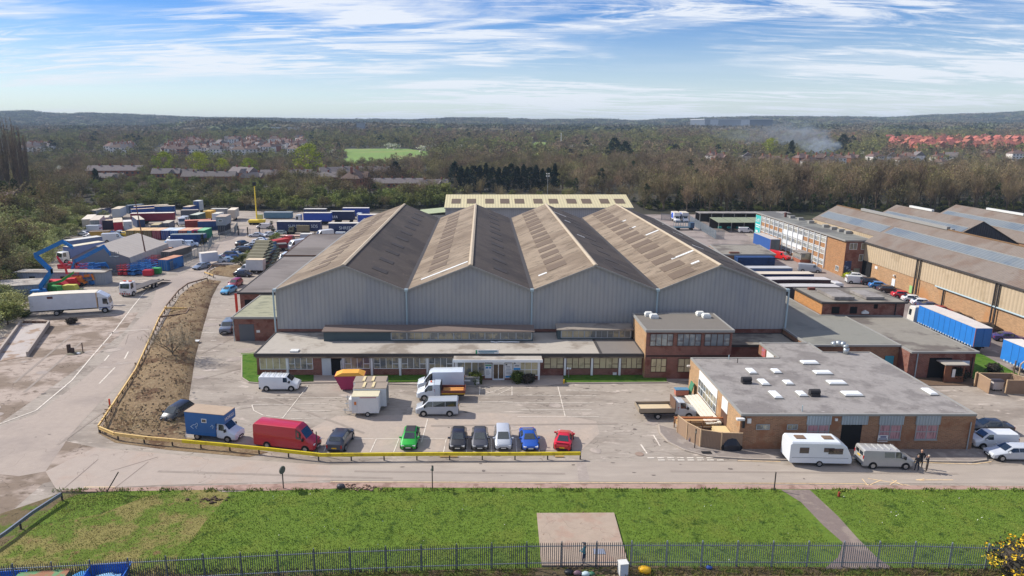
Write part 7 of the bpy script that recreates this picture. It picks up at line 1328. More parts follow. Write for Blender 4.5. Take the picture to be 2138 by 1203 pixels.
b1 = G(118, 607); t = thing('machine_cover', 'red bonneted machine body just above the white lorry roof', 'machine', (b1[0], b1[1], .03)); part(t, 'cover', flat(206, 40, 56), lambda b: b.loft([[(x_, -1.2 * k, .8), (x_, -1.1 * k, 2.2 * k), (x_, 1.1 * k, 2.2 * k), (x_, 1.2 * k, .8)] for x_, k in ((-2.2, .85), (-1.4, 1), (1.0, 1), (2.4, .6))][::-1])); part(t, 'base', flat(40, 110, 190), lambda b: b.box(-5.2, -2.25, -1.2, 1.2, .5, 1.5)); add_wheels(t, (-1.5, 1.5), 1.3, .45, .3, 0)
# scissor lifts
def scissor_proto(col, label):
    t = thing('scissor_lift', label, 'scissor lift', (0, 0, 0), 0, None); m = flat(*col, .5); part(t, 'base', m, lambda b: b.box(-.95, .95, -.4, .4, .18, .75)); part(t, 'linkage', DARK, lambda b: (b.bar((-.8, -.2, .8), (.8, -.2, 1.15), .06, .08), b.bar((.8, .2, .8), (-.8, .2, 1.15), .06, .08))); part(t, 'platform', m, lambda b: b.box(-1.0, 1.0, -.42, .42, 1.2, 1.28))
    part(t, 'guard_rail', m, lambda b: ([b.box(x - .025, x + .025, s * .4 - .025, s * .4 + .025, 1.28, 2.3) for x in (-.95, 0, .95) for s in (-1, 1)], [b.box(-1, 1, s * .4 - .03, s * .4 + .03, z, z + .05) for s in (-1, 1) for z in (1.75, 2.27)], [b.box(s * .97 - .03, s * .97 + .03, -.4, .4, z, z + .05) for s in (-1, 1) for z in (1.75, 2.27)])); add_wheels(t, (-.7, .7), .4, .2, .12, 0); return t
GS = 'scissor lifts massed beside the site cabin'
SB = scissor_proto((36, 110, 176), 'small blue scissor lift packed among others beside the site cabin'); SR = scissor_proto((190, 50, 62), 'small red scissor lift packed among others beside the site cabin'); tb, tr_ = tree_of(SB), tree_of(SR)
first = {'b': 1, 'r': 1}; r = random.Random(5)
for i in range(46):
    row, c = divmod(i, 8) if i < 40 else (i - 40, 0); px = 256 + c * 8.6 + row * 2.5 + r.uniform(-1, 1); py = 574 - row * 5.2 + r.uniform(-1, 1)
    if i >= 40: px, py = (322 + (i - 40) % 3 * 0 - 20 + (i - 40) * 2, 558 - (i - 40) * 3)
    col = 'r' if (c < 2 or (c > 5 and row > 2)) else 'b'; root, trr = (SB, tb) if col == 'b' else (SR, tr_); x, y = G(px, py)
    if first[col]: first[col] = 0; root.location = (x, y, .03); root.rotation_euler = (0, 0, r.uniform(-2, 2)); root['group'] = ('blue ' if col == 'b' else 'red ') + GS
    else: dup(root, trr, (x, y, .03), r.uniform(-2, 2), None, None)
for px, py, col, lb in ((308, 577, (198, 44, 60), 'red lidded box at the right end of the massed scissor lifts'), (325, 573, (44, 140, 66), 'green lidded box beside the blue corner container')):
    x, y = G(px, py); t = thing('storage_box', lb, 'box', (x, y + .5, .03), .05); part(t, 'body', flat(*col), lambda b: b.box(-1.0, 1.0, -.7, .7, .1, 1.2)); part(t, 'lid', flat(*[min(255, c + 20) for c in col]), lambda b: b.yprism([(-1.05, 1.2), (1.05, 1.2), (.8, 1.4), (-.8, 1.4)], -.75, .75))
for i in range(16):
    px, py = 157 + (i % 4) * 14 + r.uniform(-3, 3), 594 - (i // 4) * 6; x, y = G(px, py); q = r.random(); root, trr = (SR, tr_) if (px < 178 and q < .8) else (SB, tb)
    o = dup(root, trr, (x, y, .03), r.uniform(-2, 2), ('red' if root is SR else 'blue') + ' scissor lift in the jumble of machines below the site cabin', ('red' if root is SR else 'blue') + ' scissor lifts in the jumble of machines'); o.scale = (1.25, 1.25, 1.2)
# mast, yellow crane
x, y = G(309, 556); t = thing('mast', 'tall rusty mast leaning slightly beside the canvas hut', 'mast', (x, y, 0)); part(t, 'pole', flat(106, 72, 62), lambda b: b.tube((0, 0, 0), (-1.3, 0, 16.5), .2, .09, 8)); part(t, 'footing', DARK, lambda b: b.box(-.4, .4, -.4, .4, 0, .4))
x, y = G(537, 469); t = thing('mobile_crane', 'yellow mobile crane with a raised telescopic boom at the back of the yard', 'crane', (x, y, .03)); YC = flat(226, 196, 60)
e1 = PYp(531, 387, y); part(t, 'carrier', YC, lambda b: b.box(-2.6, 2.6, -1.3, 1.3, .8, 1.6)); part(t, 'cab', paint(200, 196, 120), lambda b: b.box(.6, 2.2, -1.3, .2, 1.92, 3.6)); part(t, 'boom', YC, lambda b: (b.tube((0, 0, 2), ((e1[0] - x) * .5, 0, 2 + (e1[2] - 2) * .5), .26, .2, 4), b.tube(((e1[0] - x) * .5, 0, 2 + (e1[2] - 2) * .5), (e1[0] - x, 0, e1[2]), .24, .16, 4))); part(t, 'boom_head', DARK, lambda b: b.box(e1[0] - x - .5, e1[0] - x + .5, -.4, .4, e1[2] - .2, e1[2] + 1.0)); add_wheels(t, (-1.9, -.6, .8, 1.9), 1.3, .5, .4, 0)
x, y = G(582, 456); t = thing('site_cabin', 'low turquoise-grey cabin at the foot of the hedge behind the crane', 'cabin', (x, y, .03)); part(t, 'wall', flat(96, 130, 146), lambda b: b.box(-5, 5, -1.4, 1.4, .2, 2.2)); part(t, 'roof', flat(140, 150, 156), lambda b: b.box(-5.1, 5.1, -1.5, 1.5, 2.2, 2.35))
# ---- middle row of cars along the drive
CR = 'cars parked along the drive left of the store'
for k, col, px, py, hd, lb, cat in (('saloon', (180, 184, 190), 535, 495, 185, 'silver saloon with its tail to the gates', 'car'), ('hatch', (206, 208, 210), 560, 494, -120, 'white hatchback near the chain-link gates', 'car'), ('estate', (190, 200, 190), 583, 491, -150, 'pale green-white estate behind the scrub', 'car'), ('suv', (44, 48, 56), 506, 514, 75, 'black hatchback standing alone on the drive edge', 'car'),
    ('saloon', (206, 210, 214), 543, 506, 180, 'white saloon at the back of the drive-side row', 'car'), ('hatch', (214, 216, 218), 545, 510, 182, 'white hatchback with red tail lamps in the drive-side row', 'car'), ('estate', (184, 188, 194), 528, 516, 182, 'silver estate in the middle of the drive-side row', 'car'), ('saloon', (50, 58, 66), 527, 521, 182, 'dark teal saloon in the middle of the drive-side row', 'car'), ('estate', (38, 42, 54), 507, 526, 182, 'black estate with a red tail lamp in the drive-side row', 'car'), ('hatch', (46, 54, 58), 500, 525, 180, 'dark green hatchback left of the black estate', 'car'),
    ('saloon', (170, 176, 182), 496, 536, -10, 'silver saloon facing the scrub in the drive-side row', 'car'), ('suv', (56, 62, 78), 477, 538, 180, 'slate-blue off-roader beside the silver saloon', 'car'), ('coupe', (92, 44, 48), 466, 543, 180, 'low dark red car behind the white box van', 'car'), ('saloon', (140, 168, 196), 474, 548, 182, 'light blue saloon at the near end of the drive-side row', 'car'), ('hatch', (44, 62, 112), 484, 544, 182, 'dark blue hatchback behind the light blue saloon', 'car')):
    by_c(k, col, (px, py), hd, lb, cat)
t = by_c('cab', (196, 200, 206), (449, 551), 35, 'white box van seen from behind beside the drive', 'box van'); boxbody(t, -3.3, .6, 2.2, .8, 3.0, (196, 202, 214), (216, 206, 190))
t = thing('plant_trailer', 'empty low plant trailer between the white box van and the scrub', 'trailer', G(468, 556) + (.03,), -.1); part(t, 'deck', flat(110, 104, 104), lambda b: b.box(-2.6, 2.6, -1.0, 1.0, .55, .7)); part(t, 'tail_board', REDL, lambda b: b.box(-2.66, -2.6, -.9, .9, .4, .6)); add_wheels(t, (-.4, .5), 1.0, .32, .2, 0)
t = by_c('cab', (214, 216, 218), (524, 570), 178, 'small white luton lorry behind the dark blue hatchback', 'box van'); boxbody(t, -3.3, .6, 2.1, .8, 3.2, (198, 200, 200), (210, 190, 160))
MG = (74, 78, 60); MT = (116, 110, 84); tproto = None
for i, (px, py) in enumerate(((541, 566), (546, 559), (548, 552), (552, 545), (556, 538), (558, 531), (560, 524))):
    x, y = G(px, py)
    if tproto is None:
        tproto = thing('army_truck', 'army truck with a rounded khaki canvas tilt, in the tight row by the store', 'truck', (x, y, .03), radians(-12), 'old army trucks in a tight row by the store'); chassis(tproto, -3.2, 3.2, .9, 1.0); part(tproto, 'tilt', flat(*MT), lambda b: b.loft([[(q, -1.15, 1.2), (q, -1.15, 2.4), (q, -.7, 2.85), (q, .7, 2.85), (q, 1.15, 2.4), (q, 1.15, 1.2)] for q in (1.0, -3.2)])); part(tproto, 'cab', flat(*MG), lambda b: b.loft([[(q, -1.1, .9), (q, -1.05, zt_), (q, 1.05, zt_), (q, 1.1, .9)] for q, zt_ in ((3.3, 1.5), (2.3, 1.7), (2.0, 2.5), (1.1, 2.55))])); part(tproto, 'windscreen', GLASS, lambda b: b.hexa([(2.31, -.95, 1.75), (2.35, -.95, 1.75), (2.35, .95, 1.75), (2.31, .95, 1.75), (2.03, -.9, 2.4), (2.07, -.9, 2.4), (2.07, .9, 2.4), (2.03, .9, 2.4)])); add_wheels(tproto, (2.4, -1.2, -2.4), 1.15, .5, .35, 0); trt = tree_of(tproto)
    else: dup(tproto, trt, (x, y, .03), radians(-12 + (i % 3) * 2))
t = by_c('lorrycab', (168, 40, 44), (588, 516), 60, 'red tipper lorry parked above the army trucks', 'lorry'); chassis(t, -4, 2.5, .9, 1.0); add_wheels(t, (-2.5,), 1.2, .45, .4, 0); part(t, 'tipper_body', flat(172, 44, 46), lambda b: b.box(-4.4, 2.2, -1.2, 1.2, 1.1, 2.3))
x, y = G(572, 524); t = thing('flatbed_lorry', 'dark red flatbed body loaded with grey sheets by the scrub', 'lorry', (x, y, .03), .35); part(t, 'bed', flat(110, 44, 48), lambda b: b.box(-3.6, 3.6, -1.2, 1.2, .8, 1.7)); part(t, 'sheet_load', flat(112, 110, 108), lambda b: b.box(-3.4, 3.4, -1.1, 1.1, 1.71, 1.95)); add_wheels(t, (-2.4, 2.4), 1.2, .45, .35, 0)
t = thing('army_truck', 'side-on olive army truck with a square canvas body under the lettered trailer', 'truck', G(626, 490) + (.03,), pi); chassis(t, -3.2, 3.2, .9, 1.0); part(t, 'tilt', flat(132, 122, 96), lambda b: b.box(-3.3, .6, -1.15, 1.15, 1.1, 3.0)); part(t, 'cab', flat(116, 116, 92), lambda b: b.loft([[(q, -1.1, .9), (q, -1.05, zt_), (q, 1.05, zt_), (q, 1.1, .9)] for q, zt_ in ((3.3, 1.5), (2.9, 2.4), (1.6, 2.6))])); part(t, 'side_window', GLASS, lambda b: (b.box(1.9, 2.7, 1.1, 1.13, 1.6, 2.2), b.box(1.9, 2.7, -1.13, -1.1, 1.6, 2.2))); add_wheels(t, (2.4, -1.2, -2.4), 1.15, .5, .35, 0)
t = thing('low_loader', 'long empty low trailer with rusty pink decking below the olive truck', 'trailer', G(625, 499) + (.03,), .02); part(t, 'deck', flat(196, 164, 146), lambda b: b.box(-6, 6, -1.2, 1.2, .9, 1.1)); part(t, 'frame', DARK, lambda b: b.box(-5.8, 5.8, -.5, .5, .5, .89)); add_wheels(t, (-4.5, -3.4, 4.4), 1.2, .42, .3, 0)
t = thing('storage_box', 'pale grey upright box trailer at the end of the low trailer', 'box', G(641, 507) + (.03,), 0); part(t, 'body', flat(176, 184, 192), lambda b: b.box(-1.6, 1.6, -1.1, 1.1, .3, 2.6)); part(t, 'roof', flat(206, 204, 196), lambda b: b.box(-1.65, 1.65, -1.15, 1.15, 2.6, 2.7)); part(t, 'side_frame', DARK, lambda b: b.box(1.61, 2.5, -1.1, 1.1, .3, 2.5))
by_c('longvan', (206, 210, 214), (622, 520), -132, 'long white high-roof van between the store roof and the red lorry', 'van', det=1); by_c('van', (196, 206, 212), (596, 545), -92, 'pale blue-white van facing the camera by the store wall', 'van'); by_c('bigvan', (214, 214, 212), (676, 498), -140, 'cream van nosing past the far end of the store roof', 'van'); by_c('smallvan', (200, 206, 210), (716, 496), 0, 'white car roof showing beyond the far end of the store', 'car'); by_c('van', (214, 206, 200), (552, 478), 170, 'pale covered pickup beyond the chain-link gates', 'van')
# ---- scrub between the rows
for px, py, s, k in ((498, 553, .32, 'bush0'), (512, 548, .34, 'bush1'), (524, 541, .3, 'bush2'), (535, 533, .28, 'bush0'), (508, 560, .24, 'ivy0'), (556, 519, .26, 'bush1'), (570, 508, .30, 'bush2'), (578, 500, .3, 'bush0'), (568, 490, .34, 'ivy1'), (424, 515, .28, 'ivy2'), (430, 508, .24, 'bush1'), (543, 527, .24, 'bush2')):
    x, y = G(px, py); plant(k, x, y, s * 1.25, s, 'low green scrub growing in the strip between the parked cars and old trucks' if px > 440 else 'overgrown bush on the palisade fence by the green container', 'scrub between the car row and the old trucks' if px > 440 else 'bushes on the palisade fence', 'shrub')
for px, py, L, hd, c, rf, lb in ((222, 470, 7, 112, (196, 190, 184), (206, 196, 176), 'off-white box squeezed between the pinkish and pale grey trailers'), (306, 462, 6, 30, (176, 180, 186), (214, 206, 190), 'silver box in front of the maroon trailer'), (330, 487, 6, 100, (96, 106, 116), (176, 160, 120), 'grey box with an ochre top behind the navy container'), (352, 482, 7, 100, (120, 124, 128), (186, 176, 156), 'long grey box behind the mid blue container'), (415, 478, 8, 20, (150, 60, 56), (206, 130, 110), 'red-topped box behind the turquoise container'), (436, 480, 6, 10, (50, 80, 130), (200, 160, 140), 'blue box beside the stacked cabins'), (232, 478, 6, 20, (70, 76, 90), (196, 176, 150), 'dark box in front of the red container'), (268, 480, 5, 118, (206, 208, 212), (216, 212, 204), 'white box between the red and slate-blue containers'), (204, 474, 5, 112, (170, 160, 150), (204, 196, 180), 'beige box behind the ochre skip'), (398, 455, 6, 10, (90, 96, 104), (170, 160, 150), 'grey box at the foot of the hedge behind the green lorry'), (300, 452, 8, 35, (46, 84, 150), (190, 170, 150), 'blue box half hidden behind the maroon trailer'), (460, 452, 6, 0, (150, 152, 156), (200, 196, 186), 'grey cabin against the hedge behind the stacked cabins')):
    x, y = G(px, py); container(x, y, radians(hd), L, c, lb, rf, 2.9, name='storage_container')
BB = 138.0
for px, lb, c in ((176, 'blue telescopic machine body behind the scissor lift jumble', BL), (200, 'second blue machine body left of the cabin door', BL), (142, 'red machine body left of the blue machines', (190, 50, 54))): boom(G(px, 574), .1, [(G(px, 574)[0] - 2, G(px, 574)[1], 2.0), (G(px, 574)[0] + 2.6, G(px, 574)[1], 2.5), (G(px, 574)[0] + 3.2, G(px, 574)[1], 1.4)], c, lb, .6, True)
print('left yard done')
# ================================================================== barriers, fences, posts
YEL = mat('yellow_rail', S(220, 196, 40), .5, 0, .06, 1.5, c2=S(190, 166, 40), s2=1.2); CREAMR = mat('faded_rail', S(226, 190, 120), .6, 0, .1, 1.5, c2=S(160, 110, 60), s2=1.4, t2=(.56, .66)); STEEL = mat('dark_post', S(66, 60, 58), .7, .2, .15, 2); RUST = mat('rusty_rail', S(132, 110, 92), .8, 0, .2, 2, c2=S(96, 66, 50), s2=2)
def rail(label, pts, z, m, w=.1, h=.3, step=3.2, name='crash_barrier', posts=True, pm=None, second=None):
    P_ = [G(p[0], p[1], z) for p in pts]; t = thing(name, label, 'barrier', (P_[0][0], P_[0][1], 0)); o = P_[0]; L_ = [(p[0] - o[0], p[1] - o[1], z) for p in P_]
    for i, (a, b_) in enumerate(zip(L_, L_[1:])):
        mm = m[i] if isinstance(m, list) else m
        part(t, 'rail', mm, lambda b: (b.bar(a, b_, w, h * .5), b.bar((a[0], a[1], z + h * .36), (b_[0], b_[1], z + h * .36), w * 1.5, h * .3), b.bar((a[0], a[1], z - h * .36), (b_[0], b_[1], z - h * .36), w * 1.5, h * .3)))
        if second: part(t, 'lower_rail', second, lambda b: b.bar((a[0], a[1], z * .5), (b_[0], b_[1], z * .5), .05, .07))
    if posts:
        d = [0]
        for a, b_ in zip(L_, L_[1:]): d.append(d[-1] + hypot(a[0] - b_[0], a[1] - b_[1]))
        n = max(2, int(d[-1] / step) + 1); pmesh = M().box(-.06, .06, .02, .14, 0, z + h * .3).mesh('post', pm or STEEL)
        for k in range(n):
            s = d[-1] * k / (n - 1); x = float(np.interp(s, d, [p[0] for p in L_])); y = float(np.interp(s, d, [p[1] for p in L_])); mk('post', pmesh, t, (x, y, 0))
    return t
rail('long yellow crash rail curving from the drive corner along the car park front', [(207, 893), (238, 906), (300, 914), (380, 921), (470, 929), (560, 938), (670, 950), (785, 949), (925, 948), (1064, 948), (1212, 947)], .72, [CREAMR, CREAMR, CREAMR, YEL, YEL, YEL, YEL, YEL, YEL, YEL], h=.34)
rail('faded yellow rail climbing the drive edge of the brown bank', [(205, 890), (235, 845), (283, 772), (300, 735), (316, 700), (332, 664), (347, 640)], .8, CREAMR, h=.26, second=RUST, step=2.6)
rail('brown timber rail round the upper end of the bank by the drive', [(347, 638), (372, 607), (392, 592), (432, 581)], .8, RUST, h=.24, step=3.0)
rail('short cream rail on the small island beside the drive', [(427, 568), (445, 575)], .6, CREAMR, h=.24, step=2.4); rail('rusty rail section at the back of the small island', [(432, 566), (443, 554), (470, 556)], .7, RUST, h=.24, step=3)
rail('yellow beam of the little enclosure on the drive side of the bank', [(343, 643), (390, 644)], .9, CREAMR, h=.3, step=4); rail('weathered rail closing the little enclosure on the bank', [(331, 662), (388, 655), (396, 643)], .8, RUST, h=.28, step=3.5)
rail('grey steel crash barrier with dark posts at the lower left corner', [(127, 1032), (68, 1070), (12, 1112), (-60, 1160)], .72, mat('galvanised_rail', S(120, 126, 138), .45, .4, .1, 2), h=.3, step=3.9)
GALV = mat('palisade_steel', S(140, 148, 158), .5, .3, .1, 2); GALVD = mat('palisade_dark', S(98, 104, 114), .55, .3, .1, 2)
def palisade(label, pts, h, pitch=.155, bay=2.75, m=GALV, world=False, pw=.06):
    P_ = pts if world else [G(*p) for p in pts]; o = P_[0]; t = thing('palisade_fence', label, 'fence', (o[0], o[1], 0)); L_ = [(p[0] - o[0], p[1] - o[1]) for p in P_]
    d = [0]
    for a, b_ in zip(L_, L_[1:]): d.append(d[-1] + hypot(a[0] - b_[0], a[1] - b_[1]))
    X = [p[0] for p in L_]; Y = [p[1] for p in L_]; n = max(1, round(d[-1] / bay)); f = lambda s: (float(np.interp(s, d, X)), float(np.interp(s, d, Y)))
    for k in range(n):
        s0, s1 = d[-1] * k / n, d[-1] * (k + 1) / n; b = M(); q = int((s1 - s0) / pitch)
        for i in range(q):
            x, y = f(s0 + (i + .5) * (s1 - s0) / q); a, c = f(s0 + (i + .5) * (s1 - s0) / q + .05); l = hypot(a - x, c - y) or 1; ux, uy = (a - x) / l * pw / 2, (c - y) / l * pw / 2; nx, ny = -uy * .3, ux * .3
            b.v += [(x - ux, y - uy, .08), (x + nx * 2, y + ny * 2, .08), (x + ux, y + uy, .08), (x - ux, y - uy, h - .12), (x + nx * 2, y + ny * 2, h - .12), (x + ux, y + uy, h - .12), (x + nx, y + ny, h)]
            e = len(b.v) - 7; b.f += [(e, e + 1, e + 4, e + 3), (e + 1, e + 2, e + 5, e + 4), (e + 3, e + 4, e + 6), (e + 4, e + 5, e + 6)]; b.m += [0] * 4
        b.obj('pale_panel', m, t); a, c = f(s0), f(s1); g = M()
        for z in (.45, h - .35): M().bar((a[0], a[1] + .03, z), (c[0], c[1] + .03, z), .05, .06).obj('rail', CHROME, t)
        g = M(); g.box(a[0] - .035, a[0] + .035, a[1] + .02, a[1] + .12, 0, h + .03); g.obj('post', m, t)
    return t
FPX = [(-60, 1185), (0, 1180), (190, 1171), (380, 1161), (640, 1148), (860, 1140), (1100, 1133), (1320, 1131)]
palisade('dark palisade fence crossing the left and middle of the lower frame edge', [G(p[0], p[1], 2.25) for p in FPX], 2.25, m=GALVD, world=True); palisade('silver palisade fence running right from the concrete slab', [G(p[0], p[1], 2.25) for p in ((1320, 1131), (1500, 1131), (1900, 1132), (2100, 1138), (2300, 1143))], 2.25, world=True)
palisade('tall grey palisade fence dividing the right-hand yard', [(1440, 467), (1494, 500), (1512, 500)], 2.8, .3, 3, mat('blue_grey_fence', S(140, 152, 160), .5, .2, .1, 1), pw=.14); palisade('dark fence at the foot of the wood behind the two box vans', [(1380, 460), (1440, 464)], 2.6, .3, 3, GALVD, pw=.14)
FG_ = mat('mesh_fence', S(120, 128, 134), .6, .3, .1, 1)
palisade('grey fence along the drive from the blue corner container to the green container', [(357, 566), (400, 545), (436, 523), (444, 509)], 2.4, .3, 3, FG_, pw=.13); palisade('grey fence beside the stacked cabins at the yard gate', [(445, 505), (470, 499), (490, 490), (497, 478)], 2.4, .3, 3, FG_, pw=.13); palisade('thin mesh gates across the back of the drive', [(500, 492), (520, 493), (542, 492), (575, 490)], 2.3, .45, 3.4, FG_, pw=.05)
for i, p in enumerate(((498, 491), (518, 494), (543, 493))): b = M(); b.box(-.15, .15, -.15, .15, 0, 2.9); o = b.obj('gate_post', STEEL, None, loc=G(*p) + (0,)); o['label'] = 'dark square post holding the mesh gates across the drive'; o['category'] = 'post'; o['group'] = 'posts of the mesh gates'
def sign_pole(px, py, h, label, sign=None, lean=None):
    x, y = G(px, py); t = thing('sign_post' if sign else 'post', label, 'sign post' if sign else 'post', (x, y, 0)); tx = lean[0] - x if lean else 0; part(t, 'pole', STEEL, lambda b: b.tube((0, 0, 0), (tx, 0, h), .055, n=6))
    if sign: part(t, 'sign_plate', flat(86, 92, 84), lambda b: b.tube((-.03, 0, h - .35), (.06, -.04, h - .35), .38 if sign == 'round' else .32, n=14 if sign == 'round' else 3))
    return t
sign_pole(592, 1021, 2.3, 'dark sign post with a round sign seen edge-on, left of the road centre', 'round'); sign_pole(903, 1021, 2.4, 'dark sign post with a triangular sign seen edge-on, mid road', 'tri'); sign_pole(1616, 1025, 1.9, 'plain dark post beside the start of the dark path'); sign_pole(222, 1029, 2.1, 'grey post leaning sharply at the grass corner', None, PYp(247, 985, G(222, 1029)[1]))
sign_pole(1450, 938, 2.3, 'thin grey sign post in front of the timber fence', 'tri'); sign_pole(663, 950, 2.6, 'slim pale post beside the red van bonnet')
# ---- weighbridge, stumps
wb = [G(*p) for p in ((-10, 757), (55, 745), (101, 681), (48, 681))]; t = thing('weighbridge', 'raised steel weighbridge ramp with low side walls at the left of the drive', 'weighbridge'); part(t, 'deck', mat('weigh_deck', S(176, 166, 158), .7, .1, .12, .9, c2=S(146, 122, 100), s2=.28, t2=(.5, .62)), lambda b: b.hexa([(p[0], p[1], 0) for p in wb] + [(wb[0][0], wb[0][1], .06), (wb[1][0], wb[1][1], .06), (wb[2][0], wb[2][1], .5), (wb[3][0], wb[3][1], .5)]))
for i, j in ((1, 2), (0, 3)): part(t, 'side_wall', mat('ramp_kerb', S(170, 158, 146), .9, 0, .15, 2), lambda b: b.bar((wb[i][0] + (.2 if i else -.2), wb[i][1], .35), (wb[j][0] + (.2 if i else -.2), wb[j][1], .6), .3, .75))
part(t, 'end_wall', RUST, lambda b: b.bar((wb[2][0], wb[2][1] + .2, .6), (wb[3][0], wb[3][1] + .2, .6), .3, .5))
x, y = G(155, 738); t = thing('post_stumps', 'cluster of charred timber stumps and a thin post in the dirty lot', 'stumps', (x, y, 0)); part(t, 'stump', flat(70, 54, 46), lambda b: b.box(-.9, -.5, -.2, .2, 0, 1.4)); part(t, 'stump', flat(64, 48, 42), lambda b: b.box(-.3, .1, -.4, 0, 0, .9)); part(t, 'thin_post', flat(80, 56, 50), lambda b: b.box(1.2, 1.3, .1, .2, 0, 1.6)); part(t, 'base_pile', flat(104, 96, 76), lambda b: b.ball((.1, 0, 0), (1.3, .9, .25), 10, 5, 0, .4)); part(t, 'rubbish', WHITE, lambda b: b.ball((.9, -.4, .15), (.3, .2, .15), 7, 5, 0, .5))
b = M(); b.tube((0, 0, 0), (0, 0, 1.1), .1, n=8); o = b.obj('bollard', flat(214, 76, 40), None, loc=G(230, 851) + (0,)); o['label'] = 'orange-red bollard at the drive corner of the bank'; o['category'] = 'bollard'
b = M(); b.box(-.7, .7, -.45, .45, 0, .08); o = b.obj('board', WHITE, None, loc=G(407, 716) + (.3,)); o['label'] = 'white board lying on the edge of the brown bank'; o['category'] = 'board'
# ---- bare tree on the bank
tr, cr = bare_tree(203, 7.2, .75, .5, twig=1); TWL = mat('pale_twigs', S(138, 126, 104), .9, 0, .2, 1); x, y = G(362, 752); o = thing('tree', 'wide bare multi-stemmed tree standing alone on the brown bank', 'tree', (x, y, .3)); tr.obj('trunk', BARK, o); cr.obj('crown', [TWL, TWL], o)
# ---- shrubs
def shrub(px, py, w, h, m, label, seed, name='shrub', z=.1, dens=1.0, flowers=None):
    x, y = G(px, py); r = random.Random(seed); t = thing(name, label, 'shrub', (x, y, z)); b = M()
    for _ in range(int(900 * dens)):
        d = rdir(r); k = (.75 + .3 * r.random()) * (1 + .22 * sin(d[0] * 5 + seed) * sin(d[1] * 6) + .12 * sin(d[2] * 9 + seed)); leafq(b, (d[0] * w / 2 * k, d[1] * w / 2 * k, h * .5 + d[2] * h / 2 * k), .16, r)
    b.ball((0, 0, h * .48), (w * .4, w * .4, h * .42), 10, 7, 0, .15); b.obj('foliage', m, t)
    if flowers:
        b = M()
        for _ in range(int(900 * dens)):
            d = rdir(r, .25); k = (.95 + .15 * r.random()) * (1 + .22 * sin(d[0] * 5 + seed) * sin(d[1] * 6) + .12 * sin(d[2] * 9 + seed))
            if sin(d[0] * 7 + 1) * sin(d[1] * 8 + d[2] * 5) < -.1: continue
            leafq(b, (d[0] * w / 2 * k, d[1] * w / 2 * k, h * .5 + d[2] * h / 2 * k), .14, r)
        b.obj('flowers', flowers, t)
    part(t, 'stem', BARK, lambda b: b.tube((0, 0, -.1), (0, 0, h * .5), .06)); return t
LFS = leafmat('clipped_shrub', S(92, 102, 44), S(70, 84, 38), .1); LFD = leafmat('dark_shrub', S(54, 58, 46), S(74, 66, 60), .1); GOR = leafmat('gorse_flower', S(228, 176, 30), S(214, 190, 60), .1)
shrub(992, 802, 1.9, 1.5, LFS, 'clipped rounded green bush left of the porch doors', 1); shrub(1080, 800, 1.6, 1.5, LFS, 'clipped upright green bush right of the porch doors', 2); shrub(1102, 800, 1.9, 1.1, LFD, 'low dark bush beside the clipped green one at the porch', 3)
shrub(1998, 793, 2.6, 1.5, LFD, 'rounded grey-green bush by the brick unit corner', 4); shrub(2074, 780, 1.8, 1.3, LFD, 'small dark bush beyond the timber bin store', 5); shrub(1775, 582, 3.2, 1.2, leafmat('yellow_shrub', S(170, 176, 50), S(140, 150, 40), .1), 'low yellow-green shrub at the foot of the office end wall', 6)
shrub(2140, 1212, 4.2, 3.0, LFD, 'gorse bush with bright yellow flowers in the lower right corner', 7, 'gorse_bush', 0, 2.2, GOR)
shrub(150, 676, 1.6, .9, LFD, 'weedy dark bush between the white lorry tail and the weighbridge', 9); shrub(52, 662, 1.8, 1.1, LFS, 'low green bush near the lorry tail by the left thicket', 10)
# ---- concrete slab things and the lower strip
PLA = mat('grey_plate', S(150, 156, 170), .6, .1, .05, 2); x, y = G(1251, 1152, .2); b = M(); b.box(-.45, .45, -.35, .35, 0, .03); o = b.obj('access_cover', PLA, None, loc=(x, y, .2)); o['label'] = 'grey metal cover plate set on the concrete slab'; o['category'] = 'cover plate'
x, y = G(1300, 1200); t = thing('cabinet', 'white utility cabinet standing just outside the palisade fence', 'cabinet', (x, y, 0), .15); part(t, 'body', WHITE, lambda b: b.box(-.32, .32, -.28, .28, 0, 1.05)); part(t, 'lid', FASCW, lambda b: b.box(-.35, .35, -.31, .31, 1.051, 1.1)); part(t, 'door', flat(196, 204, 216), lambda b: b.box(-.27, .27, -.3, -.281, .1, .98))
def bskip(px, py, zt, w, d, hgt, col, label, rz=0.1, load=True, m=None):
    x, y = G(px, py, zt); t = thing('skip', label, 'skip', (x, y, zt - hgt), rz); c = m or mat('skip_paint', S(*col), .5, 0, .12, 1.5, coord='O'); th = .08
    def fn(b):
        q = [(-w / 2 + .5, -d / 2 + .25), (w / 2 - .5, -d / 2 + .25), (w / 2 - .5, d / 2 - .25), (-w / 2 + .5, d / 2 - .25)]; Q = [(-w / 2, -d / 2), (w / 2, -d / 2), (w / 2, d / 2), (-w / 2, d / 2)]
        for i in range(4):
            j = (i + 1) % 4; a, b2, A, B = q[i], q[j], Q[i], Q[j]; b.quad([(a[0], a[1], 0), (b2[0], b2[1], 0), (B[0], B[1], hgt), (A[0], A[1], hgt)]); b.quad([(A[0] * .95, A[1] * .93, hgt), (B[0] * .95, B[1] * .93, hgt), (b2[0] * .93, b2[1] * .9, .1), (a[0] * .93, a[1] * .9, .1)]); b.quad([(A[0], A[1], hgt), (B[0], B[1], hgt), (B[0] * .95, B[1] * .93, hgt), (A[0] * .95, A[1] * .93, hgt)])
        b.quad([(p[0], p[1], 0) for p in reversed(q)])
    part(t, 'tub', c, fn)
    if load: part(t, 'load', flat(150, 196, 226), lambda b: b.ball((0, 0, hgt * .45), (w * .36, d * .34, hgt * .3), 12, 6, 0, .5))
    return t
